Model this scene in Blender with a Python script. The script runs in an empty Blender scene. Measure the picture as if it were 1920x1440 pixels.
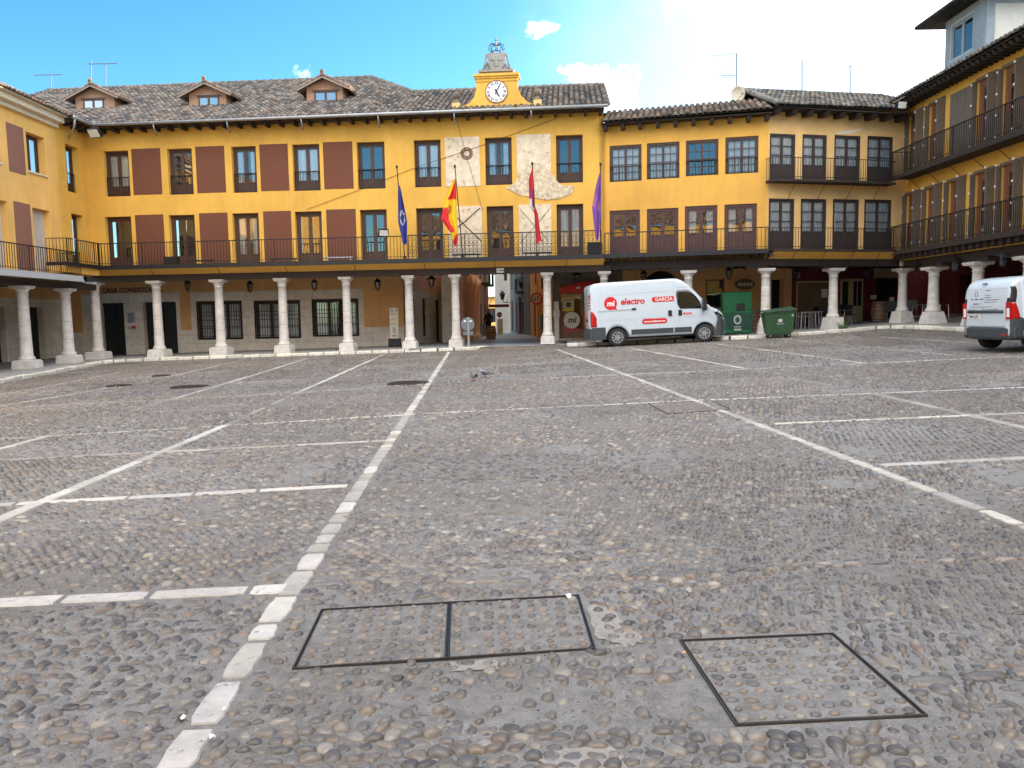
import bpy, bmesh, math, random
import numpy as np
from mathutils import Vector, Matrix
random.seed(7); rng = np.random.default_rng(11)
S = bpy.context.scene
COL = S.collection
R = math.radians
# ------------------------------------------------------------------ camera
FL = 1430.; PIT = math.atan((720-593.8)/1430); ROL = .017
cF = np.array([0, math.cos(PIT), -math.sin(PIT)]); c0 = np.array([1., 0, 0]); c1 = np.array([0, math.sin(PIT), math.cos(PIT)])
cR = math.cos(ROL)*c0-math.sin(ROL)*c1; cU = math.sin(ROL)*c0+math.cos(ROL)*c1
EYE = np.array([0, 0, 1.5])
cam = bpy.data.cameras.new('camera'); camo = bpy.data.objects.new('camera', cam); COL.objects.link(camo)
cam.sensor_width = 36; cam.lens = FL/1920*36; cam.clip_end = 2000; cam.clip_start = .05
camo.matrix_world = Matrix([[cR[0], cU[0], -cF[0], EYE[0]], [cR[1], cU[1], -cF[1], EYE[1]], [cR[2], cU[2], -cF[2], EYE[2]], [0, 0, 0, 1]])
S.camera = camo
S.view_settings.view_transform = 'Standard'; S.view_settings.look = 'None'; S.view_settings.gamma = 1
S.view_settings.exposure = 1.65
SUN_AZ, SUN_EL = R(52), R(12)      # azimuth to the right of +Y
# ------------------------------------------------------------------ world
W = bpy.data.worlds.new('World'); S.world = W; W.use_nodes = True
nt = W.node_tree; nt.nodes.clear()
def N(t, tree=None, **k):
    n = (tree or nt).nodes.new(t)
    for a, b in k.items(): setattr(n, a, b)
    return n
out = N('ShaderNodeOutputWorld'); bg = N('ShaderNodeBackground'); sky = N('ShaderNodeTexSky')
sky.sky_type = 'NISHITA'; sky.sun_disc = False; sky.sun_elevation = SUN_EL; sky.sun_rotation = SUN_AZ
sky.altitude = 700; sky.air_density = 1.0; sky.dust_density = 1.2; sky.ozone_density = 1.6
bg.inputs[1].default_value = .15
tc = N('ShaderNodeTexCoord')
noi = N('ShaderNodeTexNoise'); noi.inputs['Scale'].default_value = 9; noi.inputs['Detail'].default_value = 9; noi.inputs['Roughness'].default_value = .62
nt.links.new(tc.outputs['Generated'], noi.inputs['Vector'])
sub = N('ShaderNodeVectorMath', operation='SUBTRACT'); nt.links.new(noi.outputs['Color'], sub.inputs[0]); sub.inputs[1].default_value = (.5, .5, .5)
scl = N('ShaderNodeVectorMath', operation='SCALE'); nt.links.new(sub.outputs[0], scl.inputs[0]); scl.inputs['Scale'].default_value = .16
addv = N('ShaderNodeVectorMath', operation='ADD'); nt.links.new(tc.outputs['Generated'], addv.inputs[0]); nt.links.new(scl.outputs[0], addv.inputs[1])
def ray(x, y): return cF+(x-960)/FL*cR+(720-y)/FL*cU
acc = None
def mth(op, a, b=None, c=None, clamp=False):
    m = N('ShaderNodeMath', operation=op, use_clamp=clamp)
    for i, v in enumerate((a, b, c)):
        if v is None: continue
        if isinstance(v, (int, float)): m.inputs[i].default_value = v
        else: nt.links.new(v, m.inputs[i])
    return m.outputs[0]
CL = [(1330, -20, 70, 1), (1440, -20, 110, 1), (1600, 0, 150, 1), (1740, 30, 130, 1), (1500, 60, 60, .9), (1660, 110, 90, .55), (1440, 130, 80, .35), (1100, 150, 26, .9), (1140, 168, 32, 1), (1190, 168, 18, .9), (1072, 168, 16, .6),
      (1022, 38, 24, .8), (1010, 66, 15, .75), (980, 160, 14, .7), (566, 140, 17, .5), (1560, 160, 110, .4), (1850, 60, 160, .8), (2300, 100, 400, .8)]
for x, y, r, w in CL:
    d = ray(x, y); d = d/np.linalg.norm(d)
    v = N('ShaderNodeVectorMath', operation='DISTANCE'); nt.links.new(addv.outputs[0], v.inputs[0]); v.inputs[1].default_value = tuple(d)
    rr = r/FL
    mr = N('ShaderNodeMapRange', interpolation_type='SMOOTHSTEP'); nt.links.new(v.outputs['Value'], mr.inputs[0])
    mr.inputs[1].default_value = rr*1.7; mr.inputs[2].default_value = rr*.3; mr.inputs[3].default_value = 0; mr.inputs[4].default_value = w
    acc = mr.outputs[0] if acc is None else mth('MAXIMUM', acc, mr.outputs[0])
fn = N('ShaderNodeTexNoise'); fn.inputs['Scale'].default_value = 38; fn.inputs['Detail'].default_value = 6; fn.inputs['Roughness'].default_value = .6; nt.links.new(tc.outputs['Generated'], fn.inputs['Vector'])
acc = mth('SUBTRACT', mth('MULTIPLY', acc, 1.4), mth('MULTIPLY', mth('SUBTRACT', 1.0, fn.outputs['Fac']), .8), clamp=True)
hd = ray(1640, 40); hd = hd/np.linalg.norm(hd); hv = N('ShaderNodeVectorMath', operation='DISTANCE'); nt.links.new(addv.outputs[0], hv.inputs[0]); hv.inputs[1].default_value = tuple(hd)
hm = N('ShaderNodeMapRange', interpolation_type='SMOOTHSTEP'); nt.links.new(hv.outputs['Value'], hm.inputs[0]); hm.inputs[1].default_value = .46; hm.inputs[2].default_value = .08; hm.inputs[3].default_value = 0; hm.inputs[4].default_value = .34
acc = mth('MAXIMUM', acc, hm.outputs[0])
# very bright clouds added out of view to raise the ambient light
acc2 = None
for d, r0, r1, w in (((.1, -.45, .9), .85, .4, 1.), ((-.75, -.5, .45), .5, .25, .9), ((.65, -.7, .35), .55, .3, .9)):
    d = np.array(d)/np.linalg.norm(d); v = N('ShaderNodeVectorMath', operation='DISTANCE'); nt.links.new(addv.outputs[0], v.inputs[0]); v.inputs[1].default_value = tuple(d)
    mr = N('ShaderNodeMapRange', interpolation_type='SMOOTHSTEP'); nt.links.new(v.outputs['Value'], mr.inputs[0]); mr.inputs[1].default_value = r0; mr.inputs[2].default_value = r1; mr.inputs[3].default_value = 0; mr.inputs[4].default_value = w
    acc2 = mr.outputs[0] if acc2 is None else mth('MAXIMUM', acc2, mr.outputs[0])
hsv = N('ShaderNodeHueSaturation'); hsv.inputs['Saturation'].default_value = 1.22; hsv.inputs['Value'].default_value = .82
tnt = N('ShaderNodeMix', data_type='RGBA', blend_type='MULTIPLY'); tnt.inputs['Factor'].default_value = 1; nt.links.new(sky.outputs[0], tnt.inputs['A']); tnt.inputs['B'].default_value = (.76, .945, 1.02, 1)
nt.links.new(tnt.outputs['Result'], hsv.inputs['Color'])
mix = N('ShaderNodeMix', data_type='RGBA'); nt.links.new(acc, mix.inputs['Factor']); nt.links.new(hsv.outputs[0], mix.inputs['A'])
mix.inputs['B'].default_value = (5.4, 5.5, 5.6, 1)
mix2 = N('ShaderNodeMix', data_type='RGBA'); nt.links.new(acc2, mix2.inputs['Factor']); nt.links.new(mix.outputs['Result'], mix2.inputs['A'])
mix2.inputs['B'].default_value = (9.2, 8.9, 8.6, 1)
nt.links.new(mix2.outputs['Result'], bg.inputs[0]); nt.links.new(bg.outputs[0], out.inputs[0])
SUNL = bpy.data.lights.new('sun', 'SUN'); SUNL.energy = 4.5; SUNL.angle = R(.5); SUNL.color = (1, .84, .62)
so = bpy.data.objects.new('sun', SUNL); COL.objects.link(so)
sd = Vector((math.sin(SUN_AZ)*math.cos(SUN_EL), math.cos(SUN_AZ)*math.cos(SUN_EL), math.sin(SUN_EL)))
so.rotation_euler = sd.to_track_quat('Z', 'Y').to_euler()
# ------------------------------------------------------------------ helpers
def srgb(*c): return tuple(((v/255)/12.92 if v/255 <= .04045 else ((v/255+.055)/1.055)**2.4) for v in c)
MATS = {}
def mat(name, col, rough=.8, var=.0, vs=3., bump=.0, bs=30., metal=0., tint=False, dark=None, spec=.5, emit=None, brick=None, stain=None, coord='Object', streak=False, grime=0):
    if name in MATS: return MATS[name]
    m = bpy.data.materials.new(name); m.use_nodes = True; t = m.node_tree; L = t.links.new
    b = t.nodes['Principled BSDF']; b.inputs['Roughness'].default_value = rough; b.inputs['Metallic'].default_value = metal
    b.inputs['Specular IOR Level'].default_value = spec
    col = tuple(col)+(1,)
    tcn = t.nodes.new('ShaderNodeTexCoord'); geo = t.nodes.new('ShaderNodeNewGeometry')
    pos = geo.outputs['Position'] if coord == 'World' else tcn.outputs['Object']
    cur = None
    def mixn(f, a, bb, bt='MIX'):
        n = t.nodes.new('ShaderNodeMix'); n.data_type = 'RGBA'; n.blend_type = bt
        for s, v in (('Factor', f), ('A', a), ('B', bb)):
            if isinstance(v, (tuple, float, int)): n.inputs[s].default_value = v
            else: L(v, n.inputs[s])
        return n.outputs['Result']
    cur = col
    if brick:
        br = t.nodes.new('ShaderNodeTexBrick'); sc, bw, bh, mo, c2 = brick
        sx = t.nodes.new('ShaderNodeSeparateXYZ'); L(pos, sx.inputs[0]); ad = t.nodes.new('ShaderNodeMath'); L(sx.outputs[0], ad.inputs[0]); L(sx.outputs[1], ad.inputs[1])
        cx = t.nodes.new('ShaderNodeCombineXYZ'); L(ad.outputs[0], cx.inputs[0]); L(sx.outputs[2], cx.inputs[1])
        L(cx.outputs[0], br.inputs[0]); br.inputs['Color1'].default_value = col; br.inputs['Color2'].default_value = tuple(c2)+(1,)
        br.inputs['Mortar'].default_value = tuple(x*.55 for x in col[:3])+(1,)
        br.inputs['Scale'].default_value = sc; br.inputs['Brick Width'].default_value = bw; br.inputs['Row Height'].default_value = bh; br.inputs['Mortar Size'].default_value = mo
        cur = br.outputs[0]
    if tint:
        at = t.nodes.new('ShaderNodeVertexColor'); at.layer_name = 'tint'; cur = mixn(1., at.outputs[0], cur, 'MULTIPLY')
    if var:
        no = t.nodes.new('ShaderNodeTexNoise'); no.inputs['Scale'].default_value = vs; no.inputs['Detail'].default_value = 8; no.inputs['Roughness'].default_value = .65
        if streak:
            mp = t.nodes.new('ShaderNodeMapping'); mp.inputs['Scale'].default_value = (3, 3, .35); L(pos, mp.inputs[0]); L(mp.outputs[0], no.inputs[0])
        else: L(pos, no.inputs[0])
        mr = t.nodes.new('ShaderNodeMapRange'); L(no.outputs[0], mr.inputs[0]); mr.inputs[1].default_value = .3; mr.inputs[2].default_value = .7
        mr.inputs[3].default_value = 1-var; mr.inputs[4].default_value = 1+var*.5
        cur = mixn(1., cur, mr.outputs[0], 'MULTIPLY')
    if grime:
        mp = t.nodes.new('ShaderNodeMapping'); mp.inputs['Scale'].default_value = (2.2, 2.2, .22); L(pos, mp.inputs[0])
        no = t.nodes.new('ShaderNodeTexNoise'); no.inputs['Scale'].default_value = 1.6; no.inputs['Detail'].default_value = 9; no.inputs['Roughness'].default_value = .7; L(mp.outputs[0], no.inputs[0])
        mr = t.nodes.new('ShaderNodeMapRange'); L(no.outputs[0], mr.inputs[0]); mr.inputs[1].default_value = .42; mr.inputs[2].default_value = .75; mr.inputs[3].default_value = 0; mr.inputs[4].default_value = grime*1.6
        cur = mixn(mr.outputs[0], cur, (col[0]*.55, col[1]*.55, col[2]*.9, 1))
    if stain:
        no = t.nodes.new('ShaderNodeTexNoise'); no.inputs['Scale'].default_value = stain[1]; no.inputs['Detail'].default_value = 10; no.inputs['Roughness'].default_value = .7; L(pos, no.inputs[0])
        mr = t.nodes.new('ShaderNodeMapRange'); L(no.outputs[0], mr.inputs[0]); mr.inputs[1].default_value = stain[2]; mr.inputs[2].default_value = stain[2]+.08
        cur = mixn(mr.outputs[0], cur, tuple(stain[0])+(1,))
    if isinstance(cur, tuple): b.inputs['Base Color'].default_value = cur
    else: L(cur, b.inputs['Base Color'])
    if bump:
        nb = t.nodes.new('ShaderNodeTexNoise'); nb.inputs['Scale'].default_value = bs; nb.inputs['Detail'].default_value = 6; L(pos, nb.inputs[0])
        bn = t.nodes.new('ShaderNodeBump'); bn.inputs['Strength'].default_value = bump; bn.inputs['Distance'].default_value = .02; L(nb.outputs[0], bn.inputs['Height'])
        L(bn.outputs[0], b.inputs['Normal'])
    if emit: b.inputs['Emission Color'].default_value = tuple(emit[0])+(1,); b.inputs['Emission Strength'].default_value = emit[1]
    MATS[name] = m; return m
def glassmat(name, tintc, refl, body=None):
    m = bpy.data.materials.new(name); m.use_nodes = True; t = m.node_tree; t.nodes.clear(); L = t.links.new
    o = t.nodes.new('ShaderNodeOutputMaterial'); g = t.nodes.new('ShaderNodeBsdfGlossy'); g.inputs['Roughness'].default_value = .02
    if body: tr = t.nodes.new('ShaderNodeBsdfDiffuse'); tr.inputs[0].default_value = tuple(body)+(1,)
    else: tr = t.nodes.new('ShaderNodeBsdfTransparent'); tr.inputs[0].default_value = tuple(tintc)+(1,)
    f = t.nodes.new('ShaderNodeFresnel'); f.inputs[0].default_value = 1.5
    mr = t.nodes.new('ShaderNodeMapRange'); L(f.outputs[0], mr.inputs[0]); mr.inputs[3].default_value = refl; mr.inputs[4].default_value = 1
    no = t.nodes.new('ShaderNodeTexNoise'); no.inputs['Scale'].default_value = 1.1; tcn = t.nodes.new('ShaderNodeTexCoord'); L(tcn.outputs['Object'], no.inputs[0])
    bn = t.nodes.new('ShaderNodeBump'); bn.inputs['Strength'].default_value = .22; bn.inputs['Distance'].default_value = .02; L(no.outputs[0], bn.inputs['Height']); L(bn.outputs[0], g.inputs['Normal'])
    mx = t.nodes.new('ShaderNodeMixShader'); L(mr.outputs[0], mx.inputs[0]); L(tr.outputs[0], mx.inputs[1]); L(g.outputs[0], mx.inputs[2]); L(mx.outputs[0], o.inputs[0])
    MATS[name] = m; return m
PL = dict(rough=.9, var=.2, vs=.45, bump=.15, bs=22, coord='World', grime=.16)
M_yel = mat('yellow_plaster', (.75, .428, .074), **PL)
M_yel2 = mat('pale_yellow_plaster', (.84, .49, .135), **PL)
M_yel3 = mat('ochre_plaster', (.80, .50, .20), stain=((.62, .52, .36), 1.1, .70), rough=.9, var=.2, vs=.8, bump=.2, bs=20, coord='World')
M_yel4 = mat('golden_plaster', (.76, .41, .075), **PL)
M_ora = mat('orange_plaster', (.78, .43, .17), **PL)
M_sal = mat('salmon_plaster', (.78, .46, .30), **PL)
M_mar = mat('maroon_paint', (.155, .052, .028), rough=.85, var=.1, vs=1, coord='World')
M_dred = mat('dark_red_paint', (.15, .02, .02), rough=.7, var=.15, vs=2, coord='World')
M_wood = mat('brown_window_wood', (.075, .035, .022), rough=.5, var=.25, vs=8, coord='World')
M_dwood = mat('dark_timber', (.035, .024, .018), rough=.75, var=.3, vs=5, bump=.3, bs=40, coord='World')
M_beam = mat('brown_painted_beam', (.045, .03, .024), rough=.7, var=.15, vs=2, coord='World')
M_shut = mat('weathered_shutter_wood', (.165, .13, .10), rough=.8, var=.3, vs=8, streak=True, coord='World')
M_rdoor = mat('reddish_door_wood', (.20, .085, .045), rough=.5, var=.2, vs=6, streak=True, coord='World')
M_stone = mat('column_limestone', (.66, .62, .58), rough=.9, var=.22, vs=4, bump=.6, bs=18, stain=((.20, .17, .15), 15, .615), coord='World')
M_ash = mat('ashlar_limestone', (.84, .75, .64), rough=.85, var=.2, vs=2.5, bump=.25, bs=15, brick=(1, .8, .42, .006, (.76, .68, .58)), coord='World')
M_rub = mat('rubble_stone', (.20, .16, .12), rough=.9, var=.35, vs=3, bump=.5, bs=9, brick=(1, .5, .3, .012, (.15, .125, .1)), coord='World')
M_pstn = mat('mottled_stone_panel', (.74, .62, .46), rough=.85, var=.25, vs=3, stain=((.42, .31, .18), 5, .56), coord='World')
M_rubl = mat('exposed_rubble_patch', (.68, .56, .40), rough=.9, var=.5, vs=7, bump=1, bs=10, stain=((.16, .13, .1), 8, .58), coord='World')
M_tile = mat('roof_tile', (.215, .195, .18), rough=.9, tint=True, var=.35, vs=9, coord='World', stain=((.07, .065, .06), 5, .56))
M_tile2 = mat('roof_tile_weathered', (.20, .195, .185), rough=.9, tint=True, var=.35, vs=9, coord='World', stain=((.05, .048, .045), 5, .55))
M_iron = mat('black_iron', (.018, .017, .017), rough=.5, spec=.4)
M_blk = mat('black_plastic', (.015, .015, .017), rough=.45)
M_gal = mat('galvanised_metal', (.36, .37, .38), rough=.45, metal=.6, var=.2, vs=3)
M_alu = mat('brushed_aluminium', (.55, .55, .56), rough=.35, metal=.9)
M_wht = mat('white_plaster', (.62, .60, .55), rough=.85, var=.12, vs=2, coord='World')
M_crn = mat('white_cornice', (.70, .62, .48), rough=.8, var=.1, vs=2, coord='World')
M_van = mat('sky_tinted_van_paint', (.56, .635, .70), rough=.22, spec=.6, var=.04, vs=3)  # white paint with the blue of the reflected sky mixed into its colour
M_grey = mat('dark_grey_bumper', (.045, .055, .065), rough=.55)
M_tyre = mat('tyre_rubber', (.018, .018, .019), rough=.8)
M_red = mat('red_graphic', (.62, .012, .018), rough=.35)
M_redl = mat('red_lamp_plastic', (.45, .01, .01), rough=.15)
M_white = mat('white_paint', (.82, .82, .80), rough=.5)
M_lgrey = mat('light_grey_paint', (.45, .46, .47), rough=.5)
M_green = mat('green_plastic', (.012, .13, .045), rough=.4, var=.1, vs=4)
M_gbin = mat('olive_green_bin', (.028, .078, .03), rough=.5, var=.2, vs=3)
M_cream = mat('cream_joinery', (.55, .42, .24), rough=.6, var=.1, vs=3, coord='World')
M_barrel = mat('barrel_oak', (.30, .14, .05), rough=.55, var=.3, vs=6)
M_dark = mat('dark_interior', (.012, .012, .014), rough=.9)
M_curt = mat('white_curtain', (.84, .85, .85), rough=.9, var=.12, vs=4, streak=True, coord='World')
M_pave = mat('arcade_flagstone', (.36, .35, .335), rough=.6, var=.25, vs=1.5, bump=.1, bs=20, coord='World')
M_strip = mat('pale_limestone_strip', (.53, .51, .47), rough=.85, tint=True, var=.22, vs=6, bump=.5, bs=30, stain=((.17, .16, .15), 20, .585), coord='World')
M_kerb = mat('kerb_stone', (.70, .67, .61), rough=.85, tint=True, var=.3, vs=5, bump=.5, bs=20, stain=((.10, .10, .09), 7, .62), coord='World')
M_cob = mat('river_cobble', (.205, .188, .172), rough=.33, tint=True, var=.25, vs=40, bump=.1, bs=120, coord='World')
M_brick = mat('orange_brick', (.46, .27, .18), rough=.9, brick=(1, .26, .075, .008, (.40, .23, .15)), var=.1, vs=4, coord='World')
M_clay = mat('shutter_roller', (.55, .50, .44), rough=.6, var=.05, vs=2)
G_win = glassmat('window_glass', (.92, .95, .95), .17); G_clr = glassmat('clear_window_glass', (.97, .98, .98), .07)
G_van = glassmat('vehicle_glass', (.1, .12, .12), .05, body=(.01, .012, .013))
G_lamp = glassmat('lantern_glass', (.8, .8, .75), .06)
OFF = {}
def top(name, label, cat, loc=(0, 0, 0), rz=0., group=None, local=False):
    o = bpy.data.objects.new(name, None); COL.objects.link(o); o.location = loc; o.rotation_euler = (0, 0, rz)
    o.empty_display_size = .2
    o['label'] = label; o['category'] = cat
    if group: o['group'] = group
    OFF[o.name] = (0, 0, 0) if local else tuple(loc)
    return o
def tag(o, label=None, cat=None, group=None, kind=None):
    for k, v in (('label', label), ('category', cat), ('group', group), ('kind', kind)):
        if v: o[k] = v
    return o
class MB:
    def __init__(s): s.v = []; s.f = []; s.mi = []; s.t = []; s.cm = 0; s.ct = (1, 1, 1); s.sm = []; s.smooth = False
    def V(s, p): s.v.append((float(p[0]), float(p[1]), float(p[2]))); s.t.append(s.ct); return len(s.v)-1
    def F(s, *ix): s.f.append(ix); s.mi.append(s.cm); s.sm.append(s.smooth)
    def poly(s, pts): s.F(*[s.V(p) for p in pts])
    def box8(s, P):
        i = [s.V(p) for p in P]
        for q in ((3, 2, 1, 0), (4, 5, 6, 7), (0, 1, 5, 4), (1, 2, 6, 5), (2, 3, 7, 6), (3, 0, 4, 7)): s.F(*[i[k] for k in q])
    def box(s, x0, x1, y0, y1, z0, z1):
        s.box8([(x0, y0, z0), (x1, y0, z0), (x1, y1, z0), (x0, y1, z0), (x0, y0, z1), (x1, y0, z1), (x1, y1, z1), (x0, y1, z1)])
    def beam(s, a, b, w, h, up=(0, 0, 1)):
        a = Vector(a); b = Vector(b); d = (b-a).normalized(); u = Vector(up)
        if abs(d.dot(u)) > .98: u = Vector((0, 1, 0))
        x = d.cross(u).normalized(); u = x.cross(d); x *= w/2; u = u*h/2
        s.box8([a-x-u, a+x-u, a+x+u, a-x+u, b-x-u, b+x-u, b+x+u, b-x+u])
    def tube(s, path, r, n=6, cap=True):
        path = [Vector(p) for p in path]; rs = r if isinstance(r, (list, tuple)) else [r]*len(path); rings = []
        for i, p in enumerate(path):
            d = (path[min(i+1, len(path)-1)]-path[max(i-1, 0)]).normalized(); u = Vector((0, 0, 1))
            if abs(d.dot(u)) > .95: u = Vector((1, 0, 0))
            x = d.cross(u).normalized(); y = d.cross(x)
            rings.append([s.V(p+(x*math.cos(k*2*math.pi/n)+y*math.sin(k*2*math.pi/n))*rs[i]) for k in range(n)])
        for a, b in zip(rings, rings[1:]):
            for k in range(n): s.F(a[k], b[k], b[(k+1) % n], a[(k+1) % n])
        if cap: s.F(*rings[0]); s.F(*rings[-1][::-1])
    def lathe(s, prof, c=(0, 0, 0), n=20, jit=0, axis='Z'):
        rings = []
        for r, z in prof:
            rg = []
            for k in range(n):
                a = k*2*math.pi/n; rr = r*(1+random.uniform(-jit, jit)); x, y = rr*math.cos(a), rr*math.sin(a)
                if axis == 'Z': q = (c[0]+x, c[1]+y, c[2]+z)
                elif axis == 'Y': q = (c[0]+x, c[1]+z, c[2]+y)
                else: q = (c[0]+z, c[1]+x, c[2]+y)
                rg.append(s.V(q))
            rings.append(rg)
        for a, b in zip(rings, rings[1:]):
            for k in range(n): s.F(a[k], a[(k+1) % n], b[(k+1) % n], b[k])
        s.F(*rings[0][::-1]); s.F(*rings[-1])
    def prism(s, pts, d):
        d = Vector(d); a = [s.V(p) for p in pts]; b = [s.V(Vector(p)+d) for p in pts]; n = len(pts)
        s.F(*a[::-1]); s.F(*b)
        for k in range(n): s.F(a[k], a[(k+1) % n], b[(k+1) % n], b[k])
    def sphere(s, c, r, n=10, m=6, sc=(1, 1, 1)):
        rings = []
        for j in range(1, m):
            ph = math.pi*j/m
            rings.append([s.V((c[0]+r*sc[0]*math.sin(ph)*math.cos(2*math.pi*k/n), c[1]+r*sc[1]*math.sin(ph)*math.sin(2*math.pi*k/n), c[2]+r*sc[2]*math.cos(ph))) for k in range(n)])
        t0 = s.V((c[0], c[1], c[2]+r*sc[2])); b0 = s.V((c[0], c[1], c[2]-r*sc[2]))
        for k in range(n): s.F(t0, rings[0][k], rings[0][(k+1) % n]); s.F(b0, rings[-1][(k+1) % n], rings[-1][k])
        for a, b in zip(rings, rings[1:]):
            for k in range(n): s.F(a[k], b[k], b[(k+1) % n], a[(k+1) % n])
def obj(name, mb, mats, parent=None, label=None, loc=None, **kw):
    me = bpy.data.meshes.new(name); off = OFF.get(parent.name, (0, 0, 0)) if parent else (loc or (0, 0, 0))
    v = [(p[0]-off[0], p[1]-off[1], p[2]-off[2]) for p in mb.v]
    me.from_pydata(v, [], mb.f)
    for m in (mats if isinstance(mats, (list, tuple)) else [mats]): me.materials.append(m)
    if mb.f:
        me.polygons.foreach_set('material_index', mb.mi); me.polygons.foreach_set('use_smooth', mb.sm)
    if any(t != (1, 1, 1) for t in mb.t):
        a = me.color_attributes.new('tint', 'FLOAT_COLOR', 'POINT'); a.data.foreach_set('color', np.array([list(t)+[1] for t in mb.t], dtype=np.float32).ravel())
    me.update()
    o = bpy.data.objects.new(name, me); COL.objects.link(o)
    if parent: o.parent = parent; OFF[o.name] = off
    else: o.location = off; OFF[o.name] = off
    if label: o['label'] = label
    for k, q in kw.items(): o[k] = q
    return o
def text_mb(mb, txt, size, O, X, Y, ext=.004, align='CENTER', shear=0, sx=1, bold=0):
    """add lettering to mb, origin O, unit axes X (reading) and Y (up)"""
    cu = bpy.data.curves.new('t', 'FONT'); cu.body = txt; cu.size = size; cu.align_x = align; cu.align_y = 'CENTER'; cu.shear = shear; cu.offset = bold; cu.resolution_u = 4
    to = bpy.data.objects.new('t', cu); COL.objects.link(to); dg = bpy.context.evaluated_depsgraph_get(); me = to.evaluated_get(dg).to_mesh()
    X = Vector(X).normalized(); Y = Vector(Y).normalized(); Z = X.cross(Y); O = Vector(O)
    base = [mb.V(O+X*v.co.x*sx+Y*v.co.y+Z*ext) for v in me.vertices]
    for p in me.polygons: mb.F(*[base[i] for i in p.vertices])
    to.to_mesh_clear(); bpy.data.objects.remove(to); bpy.data.curves.remove(cu)
def obj_split(name, mb, mats, parent=None, **kw):
    n = len(mb.v); par = list(range(n))
    def fd(a):
        while par[a] != a: par[a] = par[par[a]]; a = par[a]
        return a
    for f in mb.f:
        for k in f[1:]: par[fd(k)] = fd(f[0])
    grp = {}
    for i, f in enumerate(mb.f): grp.setdefault(fd(f[0]), []).append(i)
    for fs in grp.values():
        q = MB(); mp = {}
        for i in fs:
            for k in mb.f[i]:
                if k not in mp: q.ct = mb.t[k]; mp[k] = q.V(mb.v[k])
            q.cm = mb.mi[i]; q.smooth = mb.sm[i]; q.F(*[mp[k] for k in mb.f[i]])
        obj(name, q, mats, parent, **kw)
class Fac:
    def __init__(s, a, b):
        s.a = np.array(a, float); s.b = np.array(b, float); t = s.b-s.a; s.L = np.linalg.norm(t); s.t = t/s.L; s.n = np.array([s.t[1], -s.t[0]])
    def P(s, q, z, o=0): p = s.a+s.t*q+s.n*o; return (p[0], p[1], z)
    def px(s, x, y, o=0):
        d = ray(x, y); a = s.a+s.n*o; k = (a@s.n)/(d[:2]@s.n); p = EYE+d*k; return float((p[:2]-a)@s.t), float(p[2])
    def rect(s, x0, x1, y0, y1, o=0):
        ym = (y0+y1)/2; xm = (x0+x1)/2
        s0 = s.px(x0, ym, o)[0]; s1 = s.px(x1, ym, o)[0]; return min(s0, s1), max(s0, s1), s.px(xm, y1, o)[1], s.px(xm, y0, o)[1]
    def box(s, mb, s0, s1, z0, z1, o0, o1):
        mb.box8([s.P(s0, z0, o1), s.P(s1, z0, o1), s.P(s1, z0, o0), s.P(s0, z0, o0), s.P(s0, z1, o1), s.P(s1, z1, o1), s.P(s1, z1, o0), s.P(s0, z1, o0)])
    def quad(s, mb, s0, s1, z0, z1, o): mb.poly([s.P(s0, z0, o), s.P(s1, z0, o), s.P(s1, z1, o), s.P(s0, z1, o)])
    def X(s): return (s.t[0], s.t[1], 0)
def wall(fc, mb, s0, s1, z0, z1, holes, rev=.28, o=0):
    ss = sorted({s0, s1}|{h[0] for h in holes}|{h[1] for h in holes}); zs = sorted({z0, z1}|{h[2] for h in holes}|{h[3] for h in holes})
    for a, b in zip(ss, ss[1:]):
        for c, d in zip(zs, zs[1:]):
            m, k = (a+b)/2, (c+d)/2
            if any(h[0] < m < h[1] and h[2] < k < h[3] for h in holes): continue
            if a < s0-1e-6 or b > s1+1e-6 or c < z0-1e-6 or d > z1+1e-6: continue
            fc.quad(mb, a, b, c, d, o)
    for a, b, c, d in holes:
        mb.poly([fc.P(a, c, o), fc.P(a, d, o), fc.P(a, d, o-rev), fc.P(a, c, o-rev)]); mb.poly([fc.P(b, c, o-rev), fc.P(b, d, o-rev), fc.P(b, d, o), fc.P(b, c, o)])
        mb.poly([fc.P(a, c, o-rev), fc.P(b, c, o-rev), fc.P(b, c, o), fc.P(a, c, o)]); mb.poly([fc.P(a, d, o), fc.P(b, d, o), fc.P(b, d, o-rev), fc.P(a, d, o-rev)])
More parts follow.
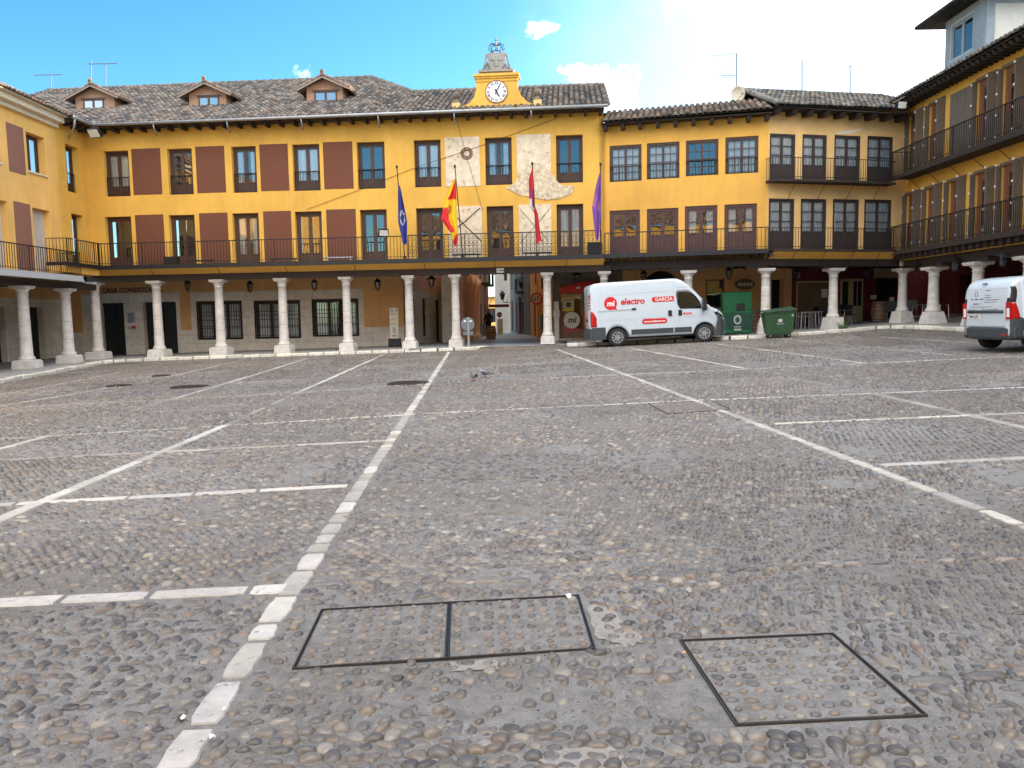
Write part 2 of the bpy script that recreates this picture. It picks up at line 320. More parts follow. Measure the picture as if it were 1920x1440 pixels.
def window(fc, par, s0, s1, z0, z1, o=-.2, leaves=2, rows=1, cols=1, panel=.25, fw=.09, curtain=None, m=None, name='window', rail=0, open_=None, label=None, st=.075, gm=None):
    m = m or M_wood; mb = MB(); B = lambda a, b, c, d, p, q: fc.box(mb, a, b, c, d, o+p, o+q)
    B(s0, s0+fw, z0, z1, -.06, .02); B(s1-fw, s1, z0, z1, -.06, .02); B(s0+fw, s1-fw, z1-fw*1.15, z1, -.06, .02)
    gl = MB(); i0, i1 = s0+fw, s1-fw; lw = (i1-i0)/leaves; zt = z1-fw*1.15
    for k in range(leaves):
        a, b = i0+k*lw, i0+(k+1)*lw
        B(a, a+st, z0, zt, -.05, .0); B(b-st, b, z0, zt, -.05, .0); B(a+st, b-st, zt-st, zt, -.05, .0)
        zp = z0+(zt-z0)*panel
        if panel > 0:
            B(a+st, b-st, z0, zp, -.05, -.012); B(a+st, b-st, zp, zp+st*.8, -.05, .002)
            B(a+st+.05, b-st-.05, z0+.08, zp-.06, -.012, .0)
            B(a+st, b-st, z0, z0+.05, -.012, .002)
        else: B(a+st, b-st, z0, z0+st, -.05, .0)
        zp2 = zp+st*.8 if panel > 0 else z0+st
        for r in range(1, rows): zz = zp2+(zt-st-zp2)*r/rows; B(a+st, b-st, zz-.014, zz+.014, -.045, -.005)
        for c in range(1, cols): xx = a+st+(b-a-2*st)*c/cols; B(xx-.014, xx+.014, zp2, zt-st, -.044, -.006)
        fc.quad(gl, a+st, b-st, zp2, zt-st, o-.03)
    w = obj(name, mb, m, par, label=label)
    obj('glass', gl, gm or G_win, w)
    cu = MB(); fc.quad(cu, s0+.02, s1-.02, z0+.02, z1-.02, o-.75); fc.quad(cu, s0-.3, s0+.02, z0, z1, o-.749)
    if curtain == 'blind':
        c2 = MB(); fc.quad(c2, i0, i1, z0+(zt-z0)*panel, zt, o-.12); obj('blind', c2, M_curt, w)
    elif curtain:
        c2 = MB(); n = 40; zc = z0+(zt-z0)*panel
        ranges = [(i0, i1)] if curtain == 'full' else [(i0, i0+(i1-i0)*.33), (i1-(i1-i0)*.30, i1)]
        for (a, b) in ranges:
            for k in range(n):
                u, v = a+(b-a)*k/n, a+(b-a)*(k+1)/n; o1 = o-.085+.02*math.sin(k*1.1); o2 = o-.085+.02*math.sin((k+1)*1.1)
                c2.poly([fc.P(u, zc, o1), fc.P(v, zc, o2), fc.P(v, zt, o2), fc.P(u, zt, o1)])
        obj('curtain', c2, M_curt, w)
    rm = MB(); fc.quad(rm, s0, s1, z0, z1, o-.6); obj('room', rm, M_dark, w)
    if rail:
        rb = MB(); zr = z0+rail; fc.box(rb, s0+.01, s1-.01, zr-.02, zr+.015, o+.05, o+.09); fc.box(rb, s0+.01, s1-.01, z0+.06, z0+.08, o+.06, o+.08)
        n = max(4, int((s1-s0)/.13))
        for k in range(n+1):
            x = s0+.02+(s1-s0-.04)*k/n; fc.box(rb, x-.008, x+.008, z0+.02, zr-.01, o+.062, o+.078)
        obj('railing', rb, M_iron, w)
    return w
def railing(fc, par, s0, s1, zb, h, o, name='railing', sp=.14, w=.009, ends=(0, 0), ornate=False, back=0.0, mtop=.022):
    mb = MB(); z1 = zb+h
    fc.box(mb, s0, s1, z1-.02, z1+.02, o-.02, o+.02); fc.box(mb, s0, s1, zb+.08, zb+.10, o-.012, o+.012)
    n = int((s1-s0)/sp)
    for k in range(n+1):
        x = s0+(s1-s0)*k/n; ww = w*(2.0 if k % 14 == 0 else 1)
        fc.box(mb, x-ww, x+ww, zb, z1-.01, o-ww, o+ww)
    if ornate:
        fc.box(mb, s0, s1, zb+h*.5, zb+h*.5+.02, o-.012, o+.012); fc.box(mb, s0, s1, zb+h*.78, zb+h*.78+.015, o-.012, o+.012)
        nn = int((s1-s0)/.17)
        for k in range(nn):
            x = s0+(k+.5)*(s1-s0)/nn
            for zc, rr in ((zb+.3*h, .075), (zb+.64*h, .07), (zb+.89*h, .055)):
                pr = None
                for j in range(9):
                    a = j*math.pi/4; p = fc.P(x+rr*math.cos(a), zc+rr*1.15*math.sin(a), o)
                    if pr: mb.beam(pr, p, .012, .012)
                    pr = p
            mb.beam(fc.P(x-.08, zb+.1, o), fc.P(x+.08, zb+.5*h, o), .01, .01); mb.beam(fc.P(x+.08, zb+.1, o), fc.P(x-.08, zb+.5*h, o), .01, .01)
    for s_, e in ((s0, ends[0]), (s1, ends[1])):
        if e:
            mb.beam(fc.P(s_, z1, o), fc.P(s_, z1, o-e), .03, .03)
            for k in range(1, int(e/sp)+1): mb.beam(fc.P(s_, zb, o-k*sp), fc.P(s_, z1, o-k*sp), .015, .015)
    return obj(name, mb, M_iron, par)
TINTS = [(1, 1, 1), (.8, .8, .82), (.55, .55, .56), (1.15, .9, .75), (1.3, 1.1, .95), (.7, .62, .58), (1.35, 1.25, 1.1), (.45, .45, .45)]
def tiles(name, par, P0, P1, up, slope, Lf, m=None, pitch=.235, row=.38, label=None, lift=.0, warm=1.):
    """barrel-tile roof from eave P0-P1, rising along horizontal unit 'up' at 'slope'; Lf(s) = horizontal run at distance s"""
    P0 = Vector(P0); P1 = Vector(P1); L = (P1-P0).length; t = (P1-P0)/L; up = Vector((up[0], up[1], 0)).normalized(); nrm = t.cross(up+Vector((0, 0, slope))).normalized()
    if nrm.z < 0: nrm = -nrm
    sd_ = (up+Vector((0, 0, slope))); k_ = sd_.length; sdn = sd_/k_
    mb = MB(); mb.smooth = True; n = int(L/pitch)
    for i in range(n):
        s = (i+.5)*L/n; run = Lf(s)
        if isinstance(run, tuple): r0, r1 = run
        else: r0, r1 = 0, run
        if r1 <= r0: continue
        mb.ct = (.35, .33, .3); hp = L/n/2; mb.poly([P0+t*(s-hp)+sdn*(r0*k_-.02)-nrm*.03, P0+t*(s+hp)+sdn*(r0*k_-.02)-nrm*.03, P0+t*(s+hp)+sdn*(r1*k_)-nrm*.03, P0+t*(s-hp)+sdn*(r1*k_)-nrm*.03])
        ln0, ln1 = r0*k_, r1*k_; m_ = max(1, int(round((ln1-ln0)/row)))
        for j in range(m_):
            a = ln0+j*(ln1-ln0)/m_; b = min(a+(ln1-ln0)/m_+.06, ln1+.03)
            c = random.choice(TINTS); q = random.uniform(.75, 1.25); mb.ct = (c[0]*q*warm, c[1]*q, c[2]*q/warm)
            w0, w1 = pitch*.40, pitch*.32; A = P0+t*(s+random.uniform(-.008, .008))+sdn*(a-.03)+nrm*(.045+lift+random.uniform(0, .012)); B = P0+t*s+sdn*b+nrm*(.02+lift)
            ra = [mb.V(A+t*(w0*math.cos(g))+nrm*(w0*.85*math.sin(g))) for g in [math.pi*h/5 for h in range(6)]]
            rb = [mb.V(B+t*(w1*math.cos(g))+nrm*(w1*.85*math.sin(g))) for g in [math.pi*h/5 for h in range(6)]]
            for h in range(5): mb.F(ra[h], ra[h+1], rb[h+1], rb[h])
            mb.smooth = False; mb.F(*ra[::-1]); mb.smooth = True
            # channel tile beside it
            mb.ct = tuple(x*.42 for x in mb.ct); s2 = s+L/n/2
            if True:
                A2 = P0+t*s2+sdn*a+nrm*(.03+lift); B2 = P0+t*s2+sdn*b+nrm*(.015+lift); ww = pitch*.3
                q4 = [mb.V(A2-t*ww), mb.V(A2-nrm*.03), mb.V(A2+t*ww), mb.V(B2+t*ww), mb.V(B2-nrm*.03), mb.V(B2-t*ww)]
                mb.F(q4[0], q4[1], q4[4], q4[5]); mb.F(q4[1], q4[2], q4[3], q4[4])
    return obj(name, mb, m or M_tile, par, label=label)
# ------------------------------------------------------------------ ground
GC = [0.1489035, 1.12860394, -0.0315857, 0.13264951, -0.7044334, 0.21863425]
def G(x, y):
    y = np.clip(y, 0, 34)/33; x = np.clip(x, -22, 22)/18
    return GC[0]*y+GC[1]*x*y+GC[2]*x*x*y+GC[3]*x**3*y+GC[4]*x*y*y+GC[5]*x*x*y*y
def gp(px, py, dz=0.):
    d = ray(px, py); lo = .5; hi = None; k = .5
    while k < 60:
        P = EYE+d*k
        if P[2] < G(P[0], P[1])+dz: hi = k; break
        lo = k; k += .05
    if hi is None: k = (dz-1.5)/d[2] if d[2] < 0 else 50; return EYE+d*k
    for _ in range(20):
        m = (lo+hi)/2; P = EYE+d*m
        if P[2] < G(P[0], P[1])+dz: hi = m
        else: lo = m
    return EYE+d*hi
def ground_mat():
    m = bpy.data.materials.new('cobble_mortar'); m.use_nodes = True; t = m.node_tree; L = t.links.new; b = t.nodes['Principled BSDF']; b.inputs['Roughness'].default_value = .75
    ge = t.nodes.new('ShaderNodeNewGeometry')
    def noise(s, d=8, r=.6):
        n = t.nodes.new('ShaderNodeTexNoise'); n.inputs['Scale'].default_value = s; n.inputs['Detail'].default_value = d; n.inputs['Roughness'].default_value = r; L(ge.outputs['Position'], n.inputs[0]); return n.outputs[0]
    r1 = t.nodes.new('ShaderNodeValToRGB'); L(noise(.35, 6), r1.inputs[0]); e = r1.color_ramp.elements; e[0].position = .35; e[0].color = (.205, .186, .165, 1); e[1].position = .62; e[1].color = (.315, .31, .305, 1)
    r2 = t.nodes.new('ShaderNodeValToRGB'); L(noise(14, 10, .75), r2.inputs[0]); e = r2.color_ramp.elements; e[0].position = .3; e[0].color = (.55, .55, .55, 1); e[1].position = .7; e[1].color = (1.25, 1.22, 1.2, 1)
    mx = t.nodes.new('ShaderNodeMix'); mx.data_type = 'RGBA'; mx.blend_type = 'MULTIPLY'; mx.inputs['Factor'].default_value = 1; L(r1.outputs[0], mx.inputs['A']); L(r2.outputs[0], mx.inputs['B'])
    r3 = t.nodes.new('ShaderNodeValToRGB'); L(noise(160, 4), r3.inputs[0]); e = r3.color_ramp.elements; e[0].position = .35; e[0].color = (.7, .7, .7, 1); e[1].position = .7; e[1].color = (1.2, 1.2, 1.2, 1)
    mx2 = t.nodes.new('ShaderNodeMix'); mx2.data_type = 'RGBA'; mx2.blend_type = 'MULTIPLY'; mx2.inputs['Factor'].default_value = 1; L(mx.outputs['Result'], mx2.inputs['A']); L(r3.outputs[0], mx2.inputs['B'])
    L(mx2.outputs['Result'], b.inputs['Base Color'])
    ad = t.nodes.new('ShaderNodeMath'); ad.operation = 'MULTIPLY_ADD'; L(noise(22, 8, .7), ad.inputs[0]); ad.inputs[1].default_value = 1.0; L(noise(150, 3), ad.inputs[2])
    bp = t.nodes.new('ShaderNodeBump'); bp.inputs['Strength'].default_value = .7; bp.inputs['Distance'].default_value = .012; L(ad.outputs[0], bp.inputs['Height']); L(bp.outputs[0], b.inputs['Normal'])
    return m
M_mort = ground_mat()
def grid_mesh(name, xs, ys, fz, m):
    X, Y = np.meshgrid(xs, ys); Z = fz(X, Y); nx, ny = len(xs), len(ys)
    v = np.stack([X, Y, Z], -1).reshape(-1, 3); i = np.arange(nx*ny).reshape(ny, nx)
    f = np.stack([i[:-1, :-1], i[:-1, 1:], i[1:, 1:], i[1:, :-1]], -1).reshape(-1, 4)
    me = bpy.data.meshes.new(name); me.from_pydata(v.tolist(), [], f.tolist()); me.materials.append(m)
    me.polygons.foreach_set('use_smooth', [True]*len(me.polygons)); o = bpy.data.objects.new(name, me); COL.objects.link(o); return o
xs = np.concatenate([[-600, -200, -80, -40], np.arange(-24, 24.01, .5), [40, 80, 200, 600]]); ys = np.concatenate([[-600, -100, -30], np.arange(-10, 40.01, .5), [60, 100, 200, 600]])
tag(grid_mesh('ground', xs, ys, G, M_mort), kind='structure')
# pale stone strips --------------------------------------------------
STR = []   # (p0,p1,halfwidth) for cobble mask
smb = MB()
def strip(x0, y0, x1, y1, w, ln, x2=None, gap=.025, jit=.012, tone=1., brk=0.):
    a = gp(x0, y0)[:2]; b = gp(x1, y1)[:2]; d = b-a; L = np.linalg.norm(d); d /= L; a = a-d*(3 if x0 <= -40 else 0); b = b+d*(3 if x1 >= 1980 else 0); L = np.linalg.norm(b-a); n = np.array([-d[1], d[0]]); STR.append((a, b, w/2-.004)); s = 0
    while s < L:
        l = min(ln*random.uniform(.6, 1.35), L-s)
        if l < .08: break
        if random.random() >= brk:
            q = random.uniform(.66, 1.12)*tone; smb.ct = (q, q*random.uniform(.96, 1), q*random.uniform(.92, 1))
            # irregular outline, bevelled top
            k = max(4, int(l/.06)); e = []
            ws = w/2*random.uniform(.9, 1.06)
            for i in range(k+1): e.append((s+gap/2+(l-gap)*i/k, ws-random.uniform(0, jit)*.7-(jit*.5 if i in (0, k) else 0)))
            for i in range(k, -1, -1): e.append((s+gap/2+(l-gap)*i/k, -ws+random.uniform(0, jit)*.7+(jit*.5 if i in (0, k) else 0)))
            T = []; Bt = []; cx = s+l/2
            for (u, v) in e:
                p = a+d*u+n*v; z = G(p[0], p[1]); Bt.append(smb.V((p[0], p[1], z-.01)))
                uu = cx+(u-cx)*(1-.012/l); p = a+d*uu+n*(v*(1-.012/w*2)); T.append(smb.V((p[0], p[1], z+.008)))
            smb.F(*T)
            for i in range(len(T)): smb.F(Bt[i], Bt[(i+1) % len(T)], T[(i+1) % len(T)], T[i])
        s += l
strip(318, 1452, 842, 660, .155, .34, jit=.022, gap=.04)
strip(1045, 656, 1990, 1014, .13, .42, jit=.018, gap=.035)
strip(-60, 999, 425, 797, .15, .8); strip(425, 797, 566, 733, .11, .8, tone=.6, brk=.3); strip(566, 733, 720, 664, .13, .8)
strip(330, 747, 575, 672, .13, .9, tone=.9); strip(-40, 853, 90, 818, .12, .9, tone=.85); strip(90, 818, 330, 747, .1, .9, tone=.55, brk=.35)
strip(-20, 765, 255, 719, .11, .9, tone=.8, brk=.1); strip(255, 719, 450, 676, .11, .9, tone=.8)
strip(-20, 745, 180, 707, .1, .9, tone=.8); strip(180, 707, 330, 678, .1, .9, tone=.65)
strip(1180, 653, 1396, 691, .14, .9); strip(1396, 691, 1640, 739, .1, .9, tone=.5, brk=.4); strip(1640, 739, 1990, 818, .15, .9, tone=.75)
strip(1335, 644, 1626, 682, .12, .9, tone=.85); strip(1440, 634, 1790, 667, .10, .9, tone=.7); strip(1650, 632, 1836, 644, .1, .9, tone=.8)
# transverse
strip(-60, 1134, 540, 1104, .155, .5, jit=.018); strip(-60, 950, 655, 911, .12, .7); strip(-60, 866, 735, 826, .09, .8, tone=.85)
strip(-60, 827, 450, 797, .085, .9, tone=.8); strip(450, 797, 780, 777, .1, .6); strip(790, 776, 1320, 750, .075, .5); strip(1330, 750, 1980, 724, .085, .8)
strip(-60, 769, 560, 737, .07, .9, tone=.7); strip(560, 737, 800, 719, .07, .9, tone=.75, brk=.1); strip(835, 717, 1450, 690, .07, .7, tone=.85); strip(1450, 689, 1980, 665, .08, .9, tone=.85)
strip(1450, 795, 1980, 772, .11, .6); strip(1650, 873, 1980, 856, .12, .6); 
for (a, b, c, d, t_) in ((-40, 741, 300, 722, .6), (-40, 722, 200, 710, .5), (270, 716, 800, 697, .5), (430, 719, 700, 703, .7), (250, 700, 800, 684, .45), (330, 700, 560, 690, .5), (640, 681, 830, 672, .5), (1085, 683, 1300, 677, .55), (1240, 664, 1500, 656, .45), (1500, 672, 1760, 664, .45), (1560, 654, 1720, 648, .45), (1100, 690, 1300, 684, .5)):
    strip(a, b, c, d, .06, .7, tone=t_, brk=.15)
tag(obj('stone_strips', smb, M_strip), kind='structure')
# kerbs and arcade pavement -------------------------------------------
KL = [(-14.6, 17), (-15.5, 22.3), (-16.6, 27.7), (-17.3, 31.8), (-17.45, 32.6), (-17.3, 33.15), (-16.9, 33.4), (-15.4, 33.4), (-10.9, 33.0), (-6, 32.8), (-2.46, 32.5), (-1.55, 32.45), (-1.15, 32.8), (-.95, 33.6)]
KR = [(2.35, 33.0), (2.35, 32.3), (2.8, 31.9), (6, 31.4), (10.3, 30.75), (13.6, 31.4), (15.2, 31.8), (15.7, 31.6), (15.95, 31.0), (16.1, 29), (16.1, 22), (16.1, 10), (16.1, -8)]
kmb = MB(); KH = .13
def kerb(pts, w=.26):
    for (a, b) in zip(pts, pts[1:]):
        a = np.array(a); b = np.array(b); d = b-a; L = np.linalg.norm(d); d = d/L; n = np.array([-d[1], d[0]]); k = max(1, int(round(L/.72)))
        for i in range(k):
            u0, u1 = i*L/k+random.uniform(.01, .05), (i+1)*L/k-random.uniform(.01, .05); q = random.uniform(.8, 1.25); kmb.ct = (q, q, q*random.uniform(.92, 1)); hh = KH+random.uniform(-.012, .015); off = random.uniform(-.02, .02)
            P = []
            for zz, ins in ((-.1, 0), (hh-.03, 0), (hh, .03)):
                for (u, v) in ((u0+ins*.3, -ins+off), (u1-ins*.3, -ins+off), (u1-ins*.3, w*-1), (u0+ins*.3, -w)):
                    p = a+d*u+n*(-v); 
                    p = a+d*u+n*v*SIDE; P.append((p[0], p[1], G(p[0], p[1])+zz))
            for j in (0, 4):
                for h in range(4): kmb.poly([P[j+h], P[j+(h+1) % 4], P[j+4+(h+1) % 4], P[j+4+h]])
            kmb.poly(P[8:12])
SIDE = -1.; kerb(KL); kerb(KR)
tag(obj('kerb', kmb, M_kerb), kind='structure')
def pave(name, inner, outer, m, dz=KH-.004, n=10):
    mb = MB()
    for (a, b), (c, d) in zip(zip(inner, inner[1:]), zip(outer, outer[1:])):
        a, b, c, d = map(np.array, (a, b, c, d)); k = max(2, int(max(np.linalg.norm(b-a), np.linalg.norm(d-c))/1.5))
        for i in range(k):
            for j in range(n):
                q = []
                for (u, v) in ((i/k, j/n), ((i+1)/k, j/n), ((i+1)/k, (j+1)/n), (i/k, (j+1)/n)):
                    p = (a*(1-u)+b*u)*(1-v)+(c*(1-u)+d*u)*v; q.append((p[0], p[1], G(p[0], p[1])+dz))
                mb.poly(q)
    return tag(obj(name, mb, m), kind='structure')
def inset(pts, w):
    r = []
    for i, p in enumerate(pts):
        a = np.array(pts[max(i-1, 0)]); b = np.array(pts[min(i+1, len(pts)-1)]); d = (b-a)/np.linalg.norm(b-a); r.append(tuple(np.array(p)+np.array([-d[1], d[0]])*w))
    return r
KLi, KRi = inset(KL, .2), inset(KR, .2)
pave('pavement', KLi, [(-24, 16), (-24, 22), (-24, 28), (-24, 33), (-24, 36), (-24, 40), (-22, 40), (-15.4, 40.5), (-10.9, 40), (-6, 40), (-4, 44.5), (-2, 45), (-1.2, 44), (-.95, 36)], M_pave)
pave('pavement', KRi, [(1.6, 46), (2.0, 45), (2.6, 41), (6, 39), (11, 38), (16, 39), (20, 39), (22, 36), (22.5, 33), (22.5, 29), (22.5, 22), (22.5, 10), (22.5, -8)], M_pave)
M_str = mat('street_flagstone', (.42, .43, .44), rough=.45, var=.2, vs=1.2, bump=.1, bs=12, brick=(1, .9, .5, .006, (.38, .39, .41)), coord='World')
mb = MB(); 
for i in range(14):
    y0, y1 = 32.6+i*4, 32.6+(i+1)*4; mb.poly([(-4.4, y0, G(0, 33)+.06), (2.6, y0, G(2, 33)+.02+.04), (2.6, y1, G(2, 33)+.06), (-4.4, y1, G(0, 33)+.06)])
tag(obj('street', mb, M_str), kind='structure')
mb = MB(); mb.poly([(-1.5, 32.5, G(-1, 32.4)), (2.4, 32.2, G(2.4, 32.2)), (2.4, 32.62, G(2, 33)+.06), (-1.3, 32.62, G(0, 33)+.06)]); tag(obj('street_ramp', mb, M_rub), kind='structure')
# ------------------------------------------------------------------ buildings round the square
FB = Fac((-18.8, 34.75), (4.05, 33.0)); FA = Fac((-18.8, 5), (-18.8, 34.75)); FC = Fac((4.05, 33.1), (10.6, 31.75)); FD = Fac((10.6, 31.75), (17.1, 33.4)); FE = Fac((17.1, 33.4), (17.1, -10))
def column(fc, par, s, zt, o=0, splay=False, r0=.2, cw=.6, bw=.68):
    p = fc.P(s, 0, o); zb = float(G(p[0], p[1]))+KH-.02; mb = MB(); c = (p[0]+random.uniform(-.012, .012), p[1], 0); H = zt-zb
    X = np.array([fc.t[0], fc.t[1]]); Y = fc.n
    def sq(w, z0, z1, w2=None):
        w2 = w2 or w; P = []
        for z, ww in ((z0, w), (z1, w2)):
            for a, b in ((-1, -1), (1, -1), (1, 1), (-1, 1)): q = np.array(p[:2])+X*a*ww/2+Y*b*ww/2; P.append((q[0], q[1], z))
        mb.box8(P)
    bh = .34
    w = bw*random.uniform(.97, 1.03)
    if splay: sq(w*1.05, zb, zb+.16, w*.98); sq(w*.98, zb+.163, zb+.5, .56); b0 = zb+.5
    else:
        sq(w, zb, zb+bh*.9, w*random.uniform(.94, 1)); sq(w*.93, zb+bh*.9+.003, zb+bh, w*.86); b0 = zb+bh
    mb.smooth = True
    r1 = r0*.84; prof = [(r0*1.32, b0), (r0*1.36, b0+.05), (r0*1.26, b0+.10), (r0*1.12, b0+.13), (r0*1.02, b0+.2)]
    top_ = zt-.36; nd = 4
    hs = [b0+.2+(top_-b0-.2)*t_ for t_ in sorted([0]+[k/nd+random.uniform(-.06, .06) for k in range(1, nd)]+[1])]
    for k in range(1, len(hs)):
        f0 = (hs[k]-b0)/(top_-b0); rr = r0+(r1-r0)*f0
        if k < len(hs)-1: prof += [(rr, hs[k]-.05), (rr, hs[k]-.009), (rr-.009, hs[k]-.005), (rr-.009, hs[k]+.003), (rr, hs[k]+.007), (rr, hs[k]+.05)]
        else: prof += [(rr, hs[k])]
    prof += [(r1*1.12, top_+.01), (r1*1.12, top_+.05), (r1*1.0, top_+.06), (r1*1.02, top_+.12), (r1*1.25, top_+.17), (cw*.47, top_+.25)]
    mb.lathe(prof, c, 20, .006); mb.smooth = False
    sq(cw*.96, zt-.115, zt-.06, cw); sq(cw*1.04, zt-.058, zt+.0, cw*1.04)
    return obj('column', mb, M_stone, par)
def rafters(fc, par, s0, s1, z, l, sp=.62, w=.11, h=.15, soffit=True, m=None):
    mb = MB(); n = max(1, int(round((s1-s0)/sp)))
    for k in range(n+1):
        s = s0+(s1-s0)*k/n; P = []
        for (o, zz0, zz1) in ((-.1, z-h, z), (l, z-h*.75-.06, z-.06)): pass
        mb.box8([fc.P(s-w/2, z-h, -.1), fc.P(s+w/2, z-h, -.1), fc.P(s+w/2, z-h-.02, l-.1), fc.P(s-w/2, z-h-.02, l-.1), fc.P(s-w/2, z, -.1), fc.P(s+w/2, z, -.1), fc.P(s+w/2, z-.03, l), fc.P(s-w/2, z-.03, l)])
    if soffit: fc.box(mb, s0-.15, s1+.15, z+.002, z+.04, -.1, l+.03)
    return obj('rafters', mb, m or M_dwood, par)
def mean_rect(fc, boxes, o=0, z=None):
    r = [fc.rect(*b, o) for b in boxes]
    if z: r = [(a, b, z[0], z[1]) for (a, b, c, d) in r]
    return r
def curtainpick(): return random.choice([None, 'side', 'side', 'full'])
# ---- town hall
TH = top('town_hall', 'yellow town hall with clock gable, maroon panels and long iron balcony above stone columns', 'town hall', (-8, 34, 0))
up_ = [(195, 242), (315, 361), (435, 481), (549, 600), (670, 722), (777, 827), (910, 960), (1043, 1093)]
dn_ = [(198, 247), (318, 366), (437, 486), (554, 604), (676, 726), (781, 831), (913, 963), (1044, 1094)]
HU = [FB.rect(a, b, 300, 330)[:2]+(7.14, 9.13) for a, b in up_]; HD = [FB.rect(a, b, 420, 450)[:2]+(4.06, 6.25) for a, b in dn_]
mb = MB(); wall(FB, mb, 0, FB.L, 3.6, 10.02, HU+HD, .34)
sA2 = 27.5
HA2 = [(28.17, 29.15, 7.16, 9.15), (28.3, 29.15, 4.06, 6.25)]
wall(FA, mb, sA2, FA.L, 3.6, 10.02, HA2, .4); obj('wall', mb, M_yel, TH)
for i, h in enumerate(HU): window(FB, TH, *h, o=-.22, rows=1, panel=.22, curtain=['blind', None, 'side', 'full', None, 'full', 'side', None][i], rail=.85)
for i, h in enumerate(HD): window(FB, TH, *h, o=-.22, rows=1, panel=.17, curtain=[None, None, 'side', None, None, None, None, 'full'][i], fw=.11)
for h in HA2: window(FA, TH, *h, o=-.3, panel=.2, rail=.85 if h[2] > 7 else 0)
pan = MB()
for a, b in ((248, 302), (368, 422), (488, 541), (607, 662)): s = FB.rect(a, b, 300, 330); FB.box(pan, s[0], s[1], 7.18, 9.18, -.02, .012)
for a, b in ((255, 308), (375, 428), (495, 547), (613, 668)): s = FB.rect(a, b, 420, 450); FB.box(pan, s[0], s[1], 4.1, 6.3, -.02, .012)
obj_split('panel', pan, M_mar, TH)
pan = MB()
for (a, b, z0, z1, y) in ((835, 900, 7.12, 9.2, 310), (969, 1033, 7.5, 9.2, 300), (841, 904, 4.1, 6.28, 420), (973, 1034, 4.1, 6.28, 420)): s = FB.rect(a, b, y, y+10); FB.box(pan, s[0], s[1], z0, z1, -.02, .015)
obj_split('stone_panel', pan, M_pstn, TH)
mb = MB(); cpx = [(948, 352), (962, 347), (975, 328), (990, 312), (1003, 305), (1018, 310), (1034, 325), (1045, 340), (1052, 347), (1077, 349), (1072, 363), (1050, 372), (1022, 375), (1000, 370), (975, 366), (960, 358)]
q = [FB.px(x, y) for x, y in cpx]; mb.prism([FB.P(a, b, .0) for a, b in q], tuple(np.append(FB.n*.028, 0))); obj('exposed_stone', mb, M_rubl, TH)
# cross straps and cables on the wall
mb = MB()
def cable(x0, y0, x1, y1, r=.012, o=.03): a = FB.px(x0, y0); b = FB.px(x1, y1); mb.tube([FB.P(*a, o), FB.P((a[0]+b[0])/2, (a[1]+b[1])/2-.03, o), FB.P(*b, o)], r, 4)
cable(575, 393, 770, 318, .008); cable(770, 318, 1045, 222, .008); cable(857, 228, 905, 395, .006)
cable(847, 435, 900, 390, .018); cable(845, 395, 903, 452, .018); cable(975, 392, 1030, 452, .008); cable(1030, 392, 978, 452, .008)
mb_cab = mb; obj('cable', mb, M_blk, TH)
mb = MB(); c = FB.px(875, 288); pr = [FB.P(c[0]+.24*math.cos(k*math.pi/12)*(1 if k % 2 else .8), c[1]+.24*math.sin(k*math.pi/12)*(1 if k % 2 else .8), .03) for k in range(25)]
for k in range(24): mb.beam(FB.P(c[0]+.12*math.cos(k*math.pi/12), c[1]+.12*math.sin(k*math.pi/12), .03), FB.P(c[0]+.23*math.cos(k*math.pi/12), c[1]+.23*math.sin(k*math.pi/12), .03), .022, .02)
for k in range(24): mb.beam(FB.P(c[0]+.25*math.cos(k*math.pi/12), c[1]+.25*math.sin(k*math.pi/12), .03), FB.P(c[0]+.25*math.cos((k+1)*math.pi/12), c[1]+.25*math.sin((k+1)*math.pi/12), .03), .02, .02)
obj('sun_emblem', mb, M_mar, TH)
# eaves, roof
rafters(FB, TH, .35, FB.L-.15, 10.02, .62); rafters(FA, TH, sA2+.1, FA.L-.5, 10.02, .62)
run_hi, run_lo = 10.0, 4.75
def LB(s):
    r0 = max(0, .65-s); t_ = run_hi if s < 10.7 else (run_hi+(run_lo-run_hi)*(s-10.7)/(14.05-10.7) if s < 14.05 else run_lo); return (r0, t_)
E0 = FB.P(-8, 10.1, .7); E1 = FB.P(FB.L+.2, 10.1, .7); up2 = -FB.n
def LB2(s): return LB(s-8)
rf = tiles('roof', TH, E0, E1, up2, .46, LB2, warm=.97)
tiles('roof', TH, FA.P(sA2-.1, 10.1, .7), FA.P(FA.L+4, 10.1, .7), (-1, 0), .46, lambda s: (max(0, s-(FA.L-.7-sA2+.1)), 6.5), warm=1.1)
mb = MB(); mb.ct = (.8, .78, .75)
def RB(s, run): p = FB.P(s, 10.1+.46*run, .7-run); return p
hi0, hi1, lo0, lo1 = RB(-8, run_hi), RB(10.7, run_hi), RB(14.05, run_lo), RB(FB.L+.2, run_lo)
b0 = FB.P(-8, 10.1, .7-20); b1 = FB.P(16, 10.1, .7-20); mb.poly([hi0, hi1, b1, b0]); mb.poly([hi1, lo0, FB.P(16.6, 10.1, .7-2*run_lo-.5), b1]); mb.poly([lo0, lo1, FB.P(FB.L+.2, 10.1, .7-2*run_lo), FB.P(16.6, 10.1, .7-2*run_lo-.5)])
mb.smooth = True
for a, b in ((hi0, hi1), (hi1, lo0), (lo0, lo1)):
    a, b = Vector(a), Vector(b); k = int((b-a).length/.4)
    for i in range(k): q = random.uniform(.6, 1.2); mb.ct = (q, q*.95, q*.9); mb.tube([a+(b-a)*i/k+Vector((0, 0, .04)), a+(b-a)*(i+1.1)/k+Vector((0, 0, .02))], [.12, .1], 8)
obj('roof_ridge', mb, M_tile2, rf)
